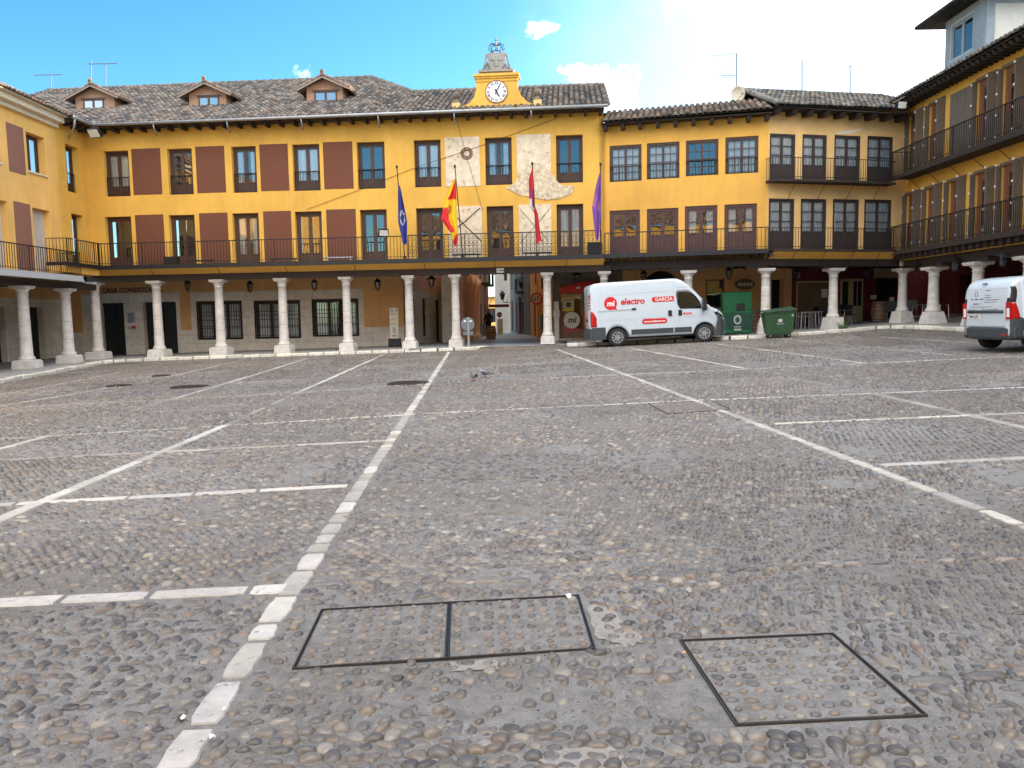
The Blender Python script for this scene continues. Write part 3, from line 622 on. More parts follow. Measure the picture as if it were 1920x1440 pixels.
mb = MB(); mb.prism([FB.P(FB.L, 3.6, 0), FB.P(FB.L, 10.02, 0), FB.P(FB.L, 10.05+.46*(run_lo-.7), -run_lo+.7), FB.P(FB.L, 10.02, -2*run_lo+1.2), FB.P(FB.L, 3.6, -2*run_lo+1.2)], tuple(np.append(-FB.t*.2, 0)))
FB.box(mb, 12.9, 13.2, 3.8, 10, -13, -9); FB.box(mb, 13.2, 20.5, 3.78, 10, -5.7, -5.501); obj('side_wall', mb, M_yel, TH)
# gutter
mb = MB(); mb.smooth = True; mb.tube([FB.P(.9, 10.07, .8), FB.P(FB.L+.15, 10.07, .8)], .07, 8)
mb.tube([FA.P(sA2, 10.07, .8), FA.P(FA.L-.75, 10.07, .8)], .07, 8)
for k in range(26): s = 1+k*.86; mb.tube([FB.P(s, 10.07, .8), FB.P(s+.02, 10.07, .8)], .078, 8)
for x in (306, 441, 577, 718, 857, 998): s = FB.px(x, 240)[0]; mb.tube([FB.P(s, 10.02, .8), FB.P(s, 9.8, .78), FB.P(s-.03, 9.7, .55), FB.P(s-.05, 9.62, .45)], .04, 6)
s = sA2+.1; mb.tube([FA.P(s, 10.02, .8), FA.P(s+.1, 9.7, .7), FA.P(s+.35, 9.3, .3)], .045, 6)
obj('gutter', mb, M_gal, TH)
# dormers
def dormer(par, xc, yb, w, hw, wx0, wx1, run, wtop):
    sc = FB.px(xc, yb)[0]
    # locate on roof plane
    best = None
    for i in range(100):
        r = i*.1; s_, z_ = FB.px(xc, yb, .7-r)
        if z_ < 10.1+.46*r: best = (s_, r); break
    s, r = best; o = .7-r+.05; z0 = 10.1+.46*r-.15
    d = top_dorm = None
    mb = MB(); z1 = z0+hw; zp = z1+w*.21
    mb.prism([FB.P(s-w/2, z0, o), FB.P(s-w/2, z1, o), FB.P(s, zp, o), FB.P(s+w/2, z1, o), FB.P(s+w/2, z0, o)], tuple(np.append(-FB.n*2.8, 0)))
    dm = obj('dormer', mb, M_brick, par)
    ws0, ws1 = FB.px(wx0, yb-8, o)[0], FB.px(wx1, yb-8, o)[0]; wb = MB(); z0w = z0+.17; z1w = z0w+wtop
    FB.box(wb, ws0-.05, ws1+.05, z0w-.02, z1w+.05, -0, 0) if False else None
    FB.box(wb, ws0, ws1, z1w-.06, z1w, o, o+.03); FB.box(wb, ws0, ws0+.06, z0w, z1w, o, o+.029); FB.box(wb, ws1-.06, ws1, z0w, z1w, o, o+.029); m_ = (ws0+ws1)/2; FB.box(wb, m_-.05, m_+.05, z0w, z1w, o, o+.028); FB.box(wb, ws0, ws1, z0w, z0w+.05, o, o+.031)
    FB.box(wb, ws0-.08, ws1+.08, z1w+.001, z1w+.07, o, o+.05)
    obj('window', wb, M_wood, dm); g = MB(); FB.quad(g, ws0+.06, ws1-.06, z0w+.05, z1w-.06, o+.012); obj('glass', g, MATS['dormer_glass'], dm)
    # little tiled gable roof
    rb = MB(); rb.smooth = True; ov = .3
    for sg in (-1, 1):
        P0_ = Vector(FB.P(s, zp+.1, o+ov)); P1_ = Vector(FB.P(s+sg*(w/2+.38), z1-.12, o+ov)); bk = Vector(tuple(np.append(-FB.n*3.2, 0))); dn = P1_-P0_; ln = dn.length
        rb.smooth = False; rb.ct = (.75, .6, .5); rb.prism([P0_, P1_, P1_+Vector((0, 0, -.07)), P0_+Vector((0, 0, -.07))], bk); rb.smooth = True
        for j in range(14):
            A_ = P0_+bk*(j+.5)/14+Vector((0, 0, .02)); 
            for kk in range(5):
                q = random.uniform(.6, 1.3); rb.ct = (q*1.3, q*.95, q*.8) if kk > 1 or j < 2 else (q, q*.9, q*.85)
                rb.tube([A_+dn*(kk/5), A_+dn*((kk+1.1)/5)+Vector((0, 0, .01))], [.07, .09], 6)
    rb.ct = (1.2, .85, .65)
    rb.tube([FB.P(s, zp+.12, o+ov+.05), FB.P(s, zp+.12, o-2.8)], .09, 8); rb.sphere(FB.P(s, zp+.25, o+ov), .1, 8, 6)
    obj('dormer_roof', rb, M_tile, dm)
    rk = MB()
    for sg in (-1, 1): rk.beam(FB.P(s, zp+.0, o+ov+.01), FB.P(s+sg*(w/2+.36), z1-.2, o+ov+.01), .03, .05)
    obj('bargeboard', rk, mat('mortar_edge', (.30, .26, .22), rough=.9), dm)
glassmat('dormer_glass', (1, 1, 1), .3, body=(.22, .27, .32))
dormer(TH, 180, 206, 1.95, .76, 157, 195, 0, .44); dormer(TH, 391, 201, 1.8, .76, 373, 411, 0, .45); dormer(TH, 610, 192, 1.72, .82, 590, 632, 0, .45)
# clock gable
mb = MB(); oc = .15
gx = [(862, 202), (868, 199), (880, 193), (889, 182), (893, 168), (893, 152), (892, 141), (971, 139), (969, 150), (971, 165), (978, 180), (988, 190), (1001, 195), (1013, 199)]
gq = [FB.px(x, y, oc) for x, y in gx]
gz = min(q[1] for q in gq); 
mb.prism([FB.P(a, b, oc) for a, b in gq], tuple(np.append(-FB.n*.55, 0)))
cl = obj('clock_gable', mb, M_yel, TH)
mb = MB(); a = FB.px(892, 146, oc)[0]; b = FB.px(970, 146, oc)[0]; zt_ = FB.px(931, 140, oc)[1]
FB.box(mb, a-.08, b+.08, zt_-.06, zt_+.04, -.5, oc+.1); FB.box(mb, a-.03, b+.03, zt_-.14, zt_-.062, -.45, oc+.05); FB.box(mb, a-.01, b+.01, zt_-.27, zt_-.24, -.4, oc+.03)
obj('cornice', mb, M_yel, cl)
mb = MB(); a = FB.px(848, 200, oc)[0]; b = FB.px(1017, 198, oc)[0]; FB.box(mb, a, b, gz-.12, gz+.0, -.6, oc+.12)
for x in (855, 1008): s = FB.px(x, 190, oc)[0]; FB.box(mb, s-.17, s+.17, gz, gz+.26, -.25, oc+.06)
obj_split('plinth', mb, M_yel3, cl)
mb = MB(); mb.smooth = True
for x in (855, 1007): s = FB.px(x, 190, oc)[0]; c = FB.P(s, gz, -.1); mb.lathe([(.2, .26), (.2, .3), (.13, .36), (.1, .44), (.08, .5)], c, 12); mb.sphere((c[0], c[1], c[2]+.64), .17, 14, 10)
obj('stone_ball', mb, M_rub, cl)
mb = MB(); sx = [(897, 138), (896, 131), (904, 130), (911, 122), (915, 111), (912, 100), (918, 102), (946, 100), (947, 103), (945, 110), (950, 122), (957, 129), (964, 128), (962, 137)]
mb.prism([FB.P(*FB.px(x, y, 0), 0) for x, y in sx], tuple(np.append(-FB.n*.4, 0)))
c = FB.px(931, 116, 0); w_ = .38
mb.prism([FB.P(c[0]-w_, c[1]+.35, .02), FB.P(c[0]+w_, c[1]+.35, .02), FB.P(c[0]+w_, c[1]-.05, .02), FB.P(c[0]+.22, c[1]-.33, .02), FB.P(c[0], c[1]-.42, .02), FB.P(c[0]-.22, c[1]-.33, .02), FB.P(c[0]-w_, c[1]-.05, .02)], tuple(np.append(FB.n*.06, 0)))
for dx, dz in ((-.15, .12), (.15, .12), (0, -.12)): FB.box(mb, c[0]+dx-.08, c[0]+dx+.08, c[1]+dz-.08, c[1]+dz+.08, .06, .11)
for sg in (-1, 1): mb.tube([FB.P(c[0]+sg*.42, c[1]+.3, .04), FB.P(c[0]+sg*.5, c[1]-.1, .05), FB.P(c[0]+sg*.62, c[1]-.4, .03)], .05, 6)
a = FB.px(898, 136, 0)[0]; b = FB.px(963, 136, 0)[0]; zz = FB.px(931, 133, 0)[1]; FB.box(mb, a+.02, b-.02, zz-.04, zz+.03, .02, .1)
obj('coat_of_arms', mb, mat('grey_weathered_stone', (.33, .32, .305), rough=.95, var=.4, vs=6, bump=.8, bs=14, coord='World'), cl)
mb = MB(); c = FB.px(931, 98, -.2); P3 = lambda x, z, y=0: FB.P(c[0]+x, c[1]+z, -.2+y)
for k in range(8):
    a = k*math.pi/4; cx_, cy_ = math.cos(a), math.sin(a)
    mb.tube([P3(.22*cx_, 0, .22*cy_), P3(.34*cx_, .14, .34*cy_), P3(.30*cx_, .3, .30*cy_), P3(.16*cx_, .33, .16*cy_), P3(0, .26, 0)], .02, 5)
mb.tube([P3(.22*math.cos(k*math.pi/8), .0, .22*math.sin(k*math.pi/8)) for k in range(17)], .025, 5); mb.tube([P3(0, .2), P3(0, .6)], .02, 5); mb.tube([P3(-.08, .5), P3(.08, .5)], .016, 4)
mb.tube([P3(-.15, -.12), P3(-.15, .02)], .02, 4); mb.tube([P3(.15, -.12), P3(.15, .02)], .02, 4)
obj('iron_crown', mb, mat('blue_grey_iron', (.05, .08, .11), rough=.5), cl)
# clock
cc = FB.px(931, 172, oc); FN = tuple(np.append(FB.n, 0)); XX = FB.X()
def disc(mb, c, r, o0, o1, n=40):
    mb.prism([FB.P(c[0]+r*math.cos(k*2*math.pi/n), c[1]+r*math.sin(k*2*math.pi/n), o0) for k in range(n)], tuple(np.append(FB.n*(o1-o0), 0)))
mb = MB(); disc(mb, cc, .455, oc, oc+.03); ck = obj('clock', mb, M_white, cl)
mb = MB()
for k in range(48): a, b = k*math.pi/24, (k+1)*math.pi/24; mb.beam(FB.P(cc[0]+.455*math.cos(a), cc[1]+.455*math.sin(a), oc+.03), FB.P(cc[0]+.455*math.cos(b), cc[1]+.455*math.sin(b), oc+.03), .02, .03)
for k, tx in enumerate(['XII', 'I', 'II', 'III', 'IIII', 'V', 'VI', 'VII', 'VIII', 'IX', 'X', 'XI']):
    a = math.pi/2-k*math.pi/6; U_ = FB.t*math.cos(a); O = FB.P(cc[0]+.345*math.cos(a), cc[1]+.345*math.sin(a), oc+.032)
    up = (FB.t[0]*math.cos(a), FB.t[1]*math.cos(a), math.sin(a)); rx = (FB.t[0]*math.sin(a), FB.t[1]*math.sin(a), -math.cos(a))
    text_mb(mb, tx, .16, O, rx, up, .004, sx=.85, bold=.004)
for k in range(12): a = k*math.pi/6; disc(mb, (cc[0]+.22*math.cos(a), cc[1]+.22*math.sin(a)), .014, oc+.03, oc+.034, 6)
obj('numerals', mb, M_mar, ck)
mb = MB()
def hand(ang, l, w): a = math.pi/2-R(ang); d = (math.cos(a), math.sin(a)); mb.prism([FB.P(cc[0]-d[0]*.12-d[1]*w, cc[1]-d[1]*.12+d[0]*w, oc+.05), FB.P(cc[0]+d[0]*l*.8-d[1]*w, cc[1]+d[1]*l*.8+d[0]*w, oc+.05), FB.P(cc[0]+d[0]*l, cc[1]+d[1]*l, oc+.05), FB.P(cc[0]+d[0]*l*.8+d[1]*w, cc[1]+d[1]*l*.8-d[0]*w, oc+.05), FB.P(cc[0]-d[0]*.12+d[1]*w, cc[1]-d[1]*.12-d[0]*w, oc+.05)], tuple(np.append(FB.n*.01, 0)))
hand(28, .40, .018); hand(152, .27, .028); obj('clock_hand', mb, M_blk, ck)
# balcony band
def balcony_band(fc, par, s0, s1, z, cove=True, dz=.0, ew=.85, beam=M_beam, covem=None):
    mb = MB(); fc.box(mb, s0, s1, z-.14, z, -.02, ew+.05); fc.box(mb, s0, s1, z-.18, z-.142, ew-.04, ew+.07); obj('balcony_floor', mb, M_blk if beam is M_beam else M_dwood, par)
    if cove:
        mb = MB(); a = [fc.P(s0, z-.145, ew-.06), fc.P(s1, z-.145, ew-.06), fc.P(s1, z-.40, .22), fc.P(s0, z-.40, .22)]; mb.poly(a)
        n = int((s1-s0)/2.9)
        obj('cove', mb, covem or M_yel4, par)
        mb = MB()
        for k in range(1, n+1): s = s0+k*(s1-s0)/(n+.5); mb.tube([fc.P(s, z-.15, ew-.09), fc.P(s-.08, z-.40, .24)], .014, 4)
        if n: obj_split('strut', mb, M_iron, par)
balcony_band(FB, TH, -.0, FB.L-.05, 4.03); 
mb = MB(); FA.box(mb, 26.3, FA.L, 3.89, 4.03, -.02, .9); obj('balcony_floor', mb, M_blk, TH)
mb = MB(); FA.box(mb, 26.3, FA.L-.85, 3.6, 3.888, .1, .75); obj('cove', mb, M_yel4, TH)
mb = MB(); FB.box(mb, -.2, FB.L+.25, 3.36, 3.63, -.2, .2); obj('beam', mb, M_beam, TH)
railing(FB, TH, .85, 14.55, 4.03, .95, .86); railing(FB, TH, 14.6, 22.75, 4.03, .98, .86, ornate=True, sp=.17)
railing(FA, TH, 26.3, FA.L-.85, 4.03, .95, .86, ends=(.85, 0))
for s, r_, b_ in ((0, .215, .8), (2.9, .21, .8), (5.8, .21, .78), (8.7, .205, .7), (11.6, .195, .66), (14.4, .19, .6), (16.45, .185, .6), (20.45, .19, .62), (22.9, .19, .62)): column(FB, TH, s, 3.36, r0=r_, bw=b_, cw=.52+.1*(b_-.6)/.2)
# arcade ceiling + joists
mb = MB(); FB.box(mb, -4.5, 13.2, 3.78, 3.88, -12, -.2); FB.box(mb, 13.2, 20.5, 3.78, 3.88, -5.5, -.2); FB.box(mb, 20.5, FB.L, 3.78, 3.88, -12, -.2); 
for k in range(60): s = -4+k*.46; FB.box(mb, s, s+.12, 3.62, 3.779, -4.3 if (s < 13.2 or s > 20.5) else -5.4, -.21)
obj('arcade_ceiling', mb, M_dwood, TH)
# ground floor back wall
oB = -4.2
GD = [FB.rect(190, 234, 568, 660, oB), FB.rect(270, 332, 566, 662, oB)]; GW = [FB.rect(370, 454, 564, 636, oB), FB.rect(478, 563, 563, 634, oB), FB.rect(586, 672, 560, 630, oB)]
mb = MB(); wall(FB, mb, -4.05, 13.2, -.5, 3.0, [(a, b, -.5, d) for a, b, c, d in GD]+GW, .35, oB); obj('ground_floor_wall', mb, M_ash, TH)
mb = MB(); FB.quad(mb, -4.05, 13.2, 3.0, 3.8, oB)
for (a, b, y0, y1) in ((338, 358, 553, 619), (682, 757, 549, 613), (133, 154, 560, 624)): r = FB.rect(a, b, y0, y1, oB); FB.box(mb, r[0], min(r[1], 13.199), r[2], 3.0, oB, oB+.012)
obj('plaster_band', mb, M_ora, TH)
for h in GD:
    mb = MB(); FB.quad(mb, h[0], h[1], -.3, h[3], oB-.3); FB.box(mb, h[0], h[1], h[3]-.15, h[3], oB-.3, oB-.24); FB.box(mb, (h[0]+h[1])/2-.05, (h[0]+h[1])/2+.05, -.3, h[3]-.15, oB-.3, oB-.23)
    obj('door', mb, M_blk, TH)
for k, h in enumerate(GW):
    w = window(FB, TH, *h, o=oB-.16, leaves=3, rows=3, cols=1, panel=0, curtain=['full', 'full', 'side'][k], m=M_wood)
    mb = MB()
    for x in np.arange(h[0]+.1, h[1], .13): FB.box(mb, x-.01, x+.01, h[2], h[3], oB-.03, oB-.01)
    for z in np.linspace(h[2]+.15, h[3]-.15, 5): FB.box(mb, h[0], h[1], z-.012, z+.012, oB-.035, oB-.005)
    FB.box(mb, h[0]-.02, h[0]+.03, h[2], h[3], oB-.04, oB+.01); FB.box(mb, h[1]-.03, h[1]+.02, h[2], h[3], oB-.04, oB+.01); FB.box(mb, h[0], h[1], h[2]-.02, h[2]+.03, oB-.041, oB+.012)
    obj('window_grille', mb, M_iron, w)
mb = MB(); t0 = FB.px(192, 545, oB)[0]; t1 = FB.px(322, 545, oB)[0]; text_mb(mb, 'CASA CONSISTORIAL', .33, FB.P(t0, 3.16, oB+.02), FB.X(), (0, 0, 1), .02, align='LEFT', bold=.008); obj('lettering', mb, M_iron, TH)
mb = MB(); r = FB.rect(239, 253, 586, 606, oB); FB.box(mb, r[0], r[1], r[2], r[3], oB, oB+.03); r = FB.rect(241, 255, 611, 618, oB); FB.box(mb, r[0], r[1], r[2], r[3], oB, oB+.03); mb.cm = 1; FB.box(mb, (r[0]+r[1])/2, r[1], r[2]+.05, r[3], oB+.03, oB+.034)
mb.cm = 2
for i in range(5): r = FB.rect(241, 251, 589+i*3.4, 590.2+i*3.4, oB); FB.box(mb, r[0], r[1], r[2], r[3], oB+.03, oB+.033)
obj('plaque', mb, [M_lgrey, M_red, M_blk], TH)
# passage side wall (into the side street) and pilasters
FS = Fac((-5.55, 37.95), (-3.45, 43.6)); FS.n = -FS.n if FS.n[0] < 0 else FS.n
mb = MB(); SW = [(1.1, 1.75, .55, 2.55), (2.6, 3.25, .55, 2.55)]; wall(FS, mb, 0, FS.L, -.2, 2.9, SW+[(4.2, 5.0, -.2, 2.5)], .3); obj('ground_floor_wall', mb, M_ash, TH)
mb = MB(); FS.quad(mb, 0, FS.L, 2.9, 3.8, 0); FS.box(mb, 0, 1.0, 1.3, 2.9, 0, .012); obj('plaster_band', mb, M_sal, TH)
for h in SW: mb = MB(); FS.quad(mb, h[0], h[1], h[2], h[3], -.2); FS.box(mb, h[0], h[1], 1.5, 1.56, -.2, -.14); obj('window', mb, M_blk, TH)
mb = MB(); FS.quad(mb, 4.2, 5.0, -.2, 2.5, -.25); obj('door', mb, M_mar, TH)
mb = MB(); mb.box(-3.6, -2.75, 40.0, 48, -.2, 3.79); obj('pier', mb, M_ash, TH)
for i in range(4):
    y = 40.3+i*2.1; x = -2.62+.16*i; mb = MB(); mb.smooth = True; z0 = float(G(0, 33))+.06
    mb.lathe([(.34, z0-.1), (.34, z0+.25), (.27, z0+.3), (.25, z0+.45), (.22, 2.95), (.26, 3.0), (.24, 3.1), (.33, 3.3), (.36, 3.4), (.36, 3.79)], (x, y, 0), 14); obj('pilaster', mb, M_sal, TH)
mb = MB(); s = FB.px(938, 506, .2)[0]; FB.box(mb, s-.16, s+.16, 3.40, 3.58, .2, .225); obj('beam_plate', mb, M_white, TH); mb = MB(); text_mb(mb, '1 Línea', .11, FB.P(s, 3.49, .228), FB.X(), (0, 0, 1), .002, bold=.004); obj('lettering', mb, M_blk, TH)
# appliance shop under the town hall
SH = top('shop', 'small appliance shop with a red arched fascia over glass doors under the arcade', 'shop', FB.P(21.9, .3, oB))
mb = MB(); a0 = FB.px(1049, 600, oB)[0]; a1 = a0+2.75; wall(FB, mb, 20.62, FB.L+1.5, -.3, 3.8, [(a0, a1, .32, 3.0)], .25, oB); obj('wall', mb, M_rub, SH)
mb = MB(); FB.box(mb, a0-.25, a0-.02, .2, 2.2, oB, oB+.12); FB.box(mb, a0-.3, a0+.02, 1.45, 1.75, oB, oB+.16); FB.box(mb, 20.62, a1+.2, -.2, .38, oB, oB+.1); obj('pier', mb, M_ash, SH)
mb = MB(); am = (a0+a1)/2; mb.prism([FB.P(a0-.02, 2.62, oB+.04)]+[FB.P(am+(x)*(a1-a0+.04)/2, 2.62+.1+.42*(1-x*x), oB+.04) for x in np.linspace(-1, 1, 15)]+[FB.P(a1+.02, 2.62, oB+.04)], tuple(np.append(FB.n*.06, 0))); fs = obj('fascia', mb, M_red, SH)
mb = MB(); text_mb(mb, 'mi', .2, FB.P(am-.45, 2.85, oB+.107), FB.X(), (0, 0, 1), .003, bold=.008); text_mb(mb, 'electro', .2, FB.P(am+.1, 2.85, oB+.107), FB.X(), (0, 0, 1), .003); obj('lettering', mb, M_white, fs)
mb = MB()
for (x0, x1) in ((a0, a0+.09), (a0+1.13, a0+1.22), (a0+1.26, a0+1.35), (a1-.09, a1)): FB.box(mb, x0, x1, .38, 2.61, oB-.16, oB-.06)
FB.box(mb, a0+.09, a0+1.13, .38, .85, oB-.15, oB-.07); FB.box(mb, a0+1.35, a1-.09, .38, .7, oB-.15, oB-.07); FB.box(mb, a0, a1, 2.55, 2.62, oB-.165, oB-.055); obj('shopfront_frame', mb, M_rdoor, SH)
mb = MB(); FB.quad(mb, a0+.09, a0+1.13, .85, 2.55, oB-.11); FB.quad(mb, a0+1.35, a1-.09, .7, 2.55, oB-.11); obj('glass', mb, G_win, SH)
mb = MB(); FB.quad(mb, a0-.3, a1+.3, .2, 3, oB-1.6); FB.quad(mb, a0-.3, a1+.3, 2.6, 2.61, oB-.4); obj('interior', mb, M_dark, SH)
mb = MB(); r = (a0+.16, a0+.72, 1.75, 2.38); FB.box(mb, *r, oB-.11, oB-.095); mb.cm = 1; FB.box(mb, r[0]+.18, r[0]+.4, 1.92, 2.15, oB-.095, oB-.09); FB.box(mb, r[0]+.08, r[1]-.1, 2.24, 2.28, oB-.095, oB-.09); mb.cm = 2; FB.box(mb, r[0], r[1], 1.72, 1.84, oB-.095, oB-.088)
obj('poster', mb, [M_cream, M_blk, mat('yellow_ink', (.7, .5, .02), rough=.6)], SH)
mb = MB(); cx_ = a0+.6; mb.prism([FB.P(cx_+.4*math.cos(k*math.pi/12), 1.28+.4*math.sin(k*math.pi/12), oB-.108) for k in range(24)], tuple(np.append(FB.n*.012, 0))); sg_ = obj('window_decal', mb, M_crn, SH)
mb = MB(); text_mb(mb, 'mi', .4, FB.P(cx_, 1.28, oB-.094), FB.X(), (0, 0, 1), .003, shear=.2, bold=.012); obj('lettering', mb, M_blk, sg_)
mb = MB(); FB.box(mb, a0+.25, a0+1.0, .78, .86, oB-.07, oB-.06); obj('red_strip', mb, M_red, SH)
# ---- left house
LH = top('house', 'pale yellow house with white cornice and lower balcony at the far left', 'house', (-19, 24, 0))
HA = [(25.52, 26.7, 7.52, 9.03), (22.75, 23.9, 7.5, 9.0), (19.9, 21.1, 7.5, 9.0), (16.5, 17.7, 7.5, 9)]; HAd = [(25.6, 26.75, 3.55, 6.12), (22.9, 24.1, 3.55, 6.12), (19.9, 21.1, 3.55, 6.12)]
mb = MB(); wall(FA, mb, 0, sA2, 3.2, 9.62, HA+HAd, .4); obj('wall', mb, M_yel2, LH)
mb = MB(); FA.box(mb, 0, sA2, 9.62, 9.8, -.1, .18); FA.box(mb, 0, sA2, 9.8, 10.02, -.1, .42); FA.box(mb, 0, sA2, 10.021, 10.06, -.1, .6); obj('cornice', mb, M_crn, LH)
tiles('roof', LH, FA.P(9, 10.06, .62), FA.P(sA2+.1, 10.06, .62), (-1, 0), .42, lambda s: 6.5, warm=1.25)
for h in HA:
    window(FA, LH, *h, o=-.3, panel=0, fw=.07); mb = MB(); FA.box(mb, h[0]-.05, h[1]+.05, h[2]-.06, h[2], -.1, .06); obj('sill', mb, M_crn, LH)
for h in HAd:
    mb = MB(); FA.box(mb, h[0], h[1], h[2], h[3], -.3, -.27); n = 26
    for k in range(n): z = h[2]+(h[3]-h[2])*k/n; FA.box(mb, h[0]+.02, h[1]-.02, z+.02, z+(h[3]-h[2])/n-.01, -.27, -.262)
    obj('roller_shutter', mb, M_clay, LH)
mb = MB()
for a in (24.35, 21.6, 18.6): FA.box(mb, a, a+1.0, 7.3, 9.1, -.02, .012); FA.box(mb, a+.1, a+1.1, 3.55, 6.2, -.02, .012)
obj_split('panel', mb, mat('faded_maroon', (.27, .12, .085), rough=.85, var=.1, vs=1, coord='World'), LH)
mb = MB(); FA.box(mb, 0, 27.3, 3.32, 3.5, -.02, .9); FA.box(mb, 0, 27.3, 3.26, 3.318, .7, .95); obj('balcony_floor', mb, M_lgrey, LH)
railing(FA, LH, 10, 27.2, 3.5, .95, .86, ends=(0, .85))
mb = MB(); FA.box(mb, 0, FA.L-.2, 3.0, 3.25, -.2, .2); obj('beam', mb, M_beam, LH)
mb = MB(); FA.box(mb, 0, FA.L, 3.3, 3.319, -4.2, -.2)
for k in range(56): FA.box(mb, .3+k*.5, .42+k*.5, 3.15, 3.299, -4.2, -.21)
obj('arcade_ceiling', mb, M_dwood, LH)
for y in (29.6, 32.45, 26.75, 23.9, 21): column(FA, LH, y-5, 3.0, cw=.62, r0=.225, bw=.76)
mb = MB(); wall(FA, mb, 10, FA.L+5.2, -.6, 2.75, [(31.6, 32.7, -.6, 2.35), (28.7, 29.85, -.6, 2.35), (25.5, 27, -.6, 2.35)], .4, -4.2); obj('ground_floor_wall', mb, M_ash, LH)
mb = MB(); FA.quad(mb, 10, FA.L+5.2, 2.75, 3.8, -4.2); obj('plaster_band', mb, M_ora, LH)
mb = MB(); FA.quad(mb, 20, 33, -.6, 2.4, -4.5); obj('door', mb, M_blk, LH)
# ---- house C
HC = top('house', 'golden yellow house with square grid windows beside the town hall', 'house', (7.3, 32.4, 0))
cu4 = [(1143, 1203, 272, 340), (1213, 1274, 267, 335), (1286, 1347, 262, 329), (1360, 1422, 256, 325)]; cd4 = [(1143, 1200), (1213, 1272), (1284, 1345), (1358, 1419)]
U4 = [FC.rect(*b) for b in cu4]; D4 = [FC.rect(a, b, 420, 450)[:2]+(4.05, [5.93, 5.93, 5.97, 5.97][i]) for i, (a, b) in enumerate(cd4)]
mb = MB(); wall(FC, mb, 0, FC.L, 3.9, 9.5, U4+D4, .2); obj('wall', mb, M_yel4, HC)
for h in U4: window(FC, HC, *h, o=-.06, rows=4, cols=2, panel=0, rail=.62, fw=.08, st=.05, curtain='blind' if h is not U4[2] else None, gm=G_clr if h is not U4[2] else None)
for i, h in enumerate(D4): window(FC, HC, *h, o=-.06, rows=2, panel=.42, fw=.1, curtain=[None, None, 'side', 'side'][i], m=mat('purple_brown_wood', (.085, .035, .03), rough=.6, var=.3, vs=6, coord='World'))
rafters(FC, HC, .1, FC.L-.1, 9.42, .5, sp=.74, w=.15, h=.2)
tiles('roof', HC, FC.P(0, 9.5, .62), FC.P(FC.L, 9.58, .62), -FC.n, .40, lambda s: 2.5, warm=1.08)
balcony_band(FC, HC, .05, FC.L-.05, 4.05, cove=False, ew=.8); railing(FC, HC, .1, FC.L-.05, 4.05, .85, .82)
mb = MB()
for k in range(20): s = .15+k*.345; FC.box(mb, s, s+.14, 3.76, 3.90, -.2, .62)
FC.box(mb, 0, FC.L+.1, 3.42, 3.74, -.22, .22); 
for s in (3.53, 6.6): FC.box(mb, s-.75, s+.75 if s < 5 else FC.L, 3.30, 3.42, -.18, .18)
obj('beam', mb, M_dwood, HC)
mb = MB(); FC.quad(mb, 0, FC.L, 3.7, 3.95, .02); obj('joist_infill', mb, M_yel4, HC)
mb = MB(); FC.box(mb, -1, FC.L-.8, 3.8, 3.9, -4.6, -.3); 
for k in range(14): FC.box(mb, k*.45, k*.45+.12, 3.62, 3.799, -4.3, -.3)
obj('arcade_ceiling', mb, M_dwood, HC)
column(FC, HC, 3.53, 3.30, splay=True, cw=.64, bw=.66); column(FC, HC, 6.66, 3.30, splay=True, cw=.64, bw=.66)
oC = -4.2; r1 = FC.rect(1205, 1272, 540, 620, oC); r2 = FC.rect(1323, 1358, 523, 620, oC)
mb = MB(); wall(FC, mb, -.6, 5.74, -.2, 3.85, [(r1[0], r1[1], 0, 2.75), (r2[0], r2[1], 0, 3.08)], .25, oC); obj('ground_floor_wall', mb, M_ora, HC)
mb = MB(); am = (r1[0]+r1[1])/2; rr = (r1[1]-r1[0])/2; mb.prism([FC.P(am+rr*math.cos(a), 2.75+rr*.95*math.sin(a), oC+.004) for a in np.linspace(0, math.pi, 15)], tuple(np.append(FC.n*.004, 0))); FC.quad(mb, r1[0], r1[1], 0, 2.76, oC-.2)
FC.quad(mb, r2[0], r2[1], .4, 3.08, oC-.2); obj('archway', mb, M_dark, HC)
mb = MB(); h = r2; FC.box(mb, h[0], h[0]+.06, .4, h[3], oC-.1, oC); FC.box(mb, h[1]-.1, h[1], .4, h[3], oC-.1, oC); FC.box(mb, h[0], h[1], h[3]-.08, h[3], oC-.1, oC-.002); FC.box(mb, h[0]+.06, h[1]-.1, 1.75, 1.83, oC-.1, oC-.01); obj('door_frame', mb, M_wood, HC)
mb = MB(); FC.quad(mb, h[0]+.06, h[1]-.1, .55, 1.75, oC-.06); obj('notice_board', mb, M_lgrey, HC); mb = MB(); FC.quad(mb, h[0]+.06, h[1]-.1, 1.83, h[3]-.08, oC-.05); obj('glass', mb, G_win, HC)
# ---- house D
HDn = top('house', 'ochre house with curved balconies and white curtained doors in the right corner', 'house', (13.8, 32.6, 0))
du = [(1443, 1491), (1504, 1550), (1564, 1613), (1626, 1674)]; dd = [(1441, 1489), (1501, 1549), (1561, 1610), (1620, 1671)]
U4 = [FD.rect(a, b, 290, 300)[:2]+(6.9, 8.75+.03*i) for i, (a, b) in enumerate(du)]; D4 = [FD.rect(a, b, 410, 430)[:2]+(4.08, 6.15+.02*i) for i, (a, b) in enumerate(dd)]
mb = MB(); wall(FD, mb, 0, FD.L, 3.85, 9.75, U4+D4, .2); obj('wall', mb, M_yel3, HDn)
M_dkw = mat('dark_purple_joinery', (.04, .026, .024), rough=.6, var=.2, vs=6, coord='World')
for h in U4: window(FD, HDn, *h, o=-.04, rows=3, panel=.34, fw=.05, st=.05, curtain='full', m=M_dkw, gm=G_clr)
for i, h in enumerate(D4): window(FD, HDn, *h, o=-.04, rows=3, panel=.36, fw=.06, st=.05, curtain='full', m=M_dkw, gm=G_clr)
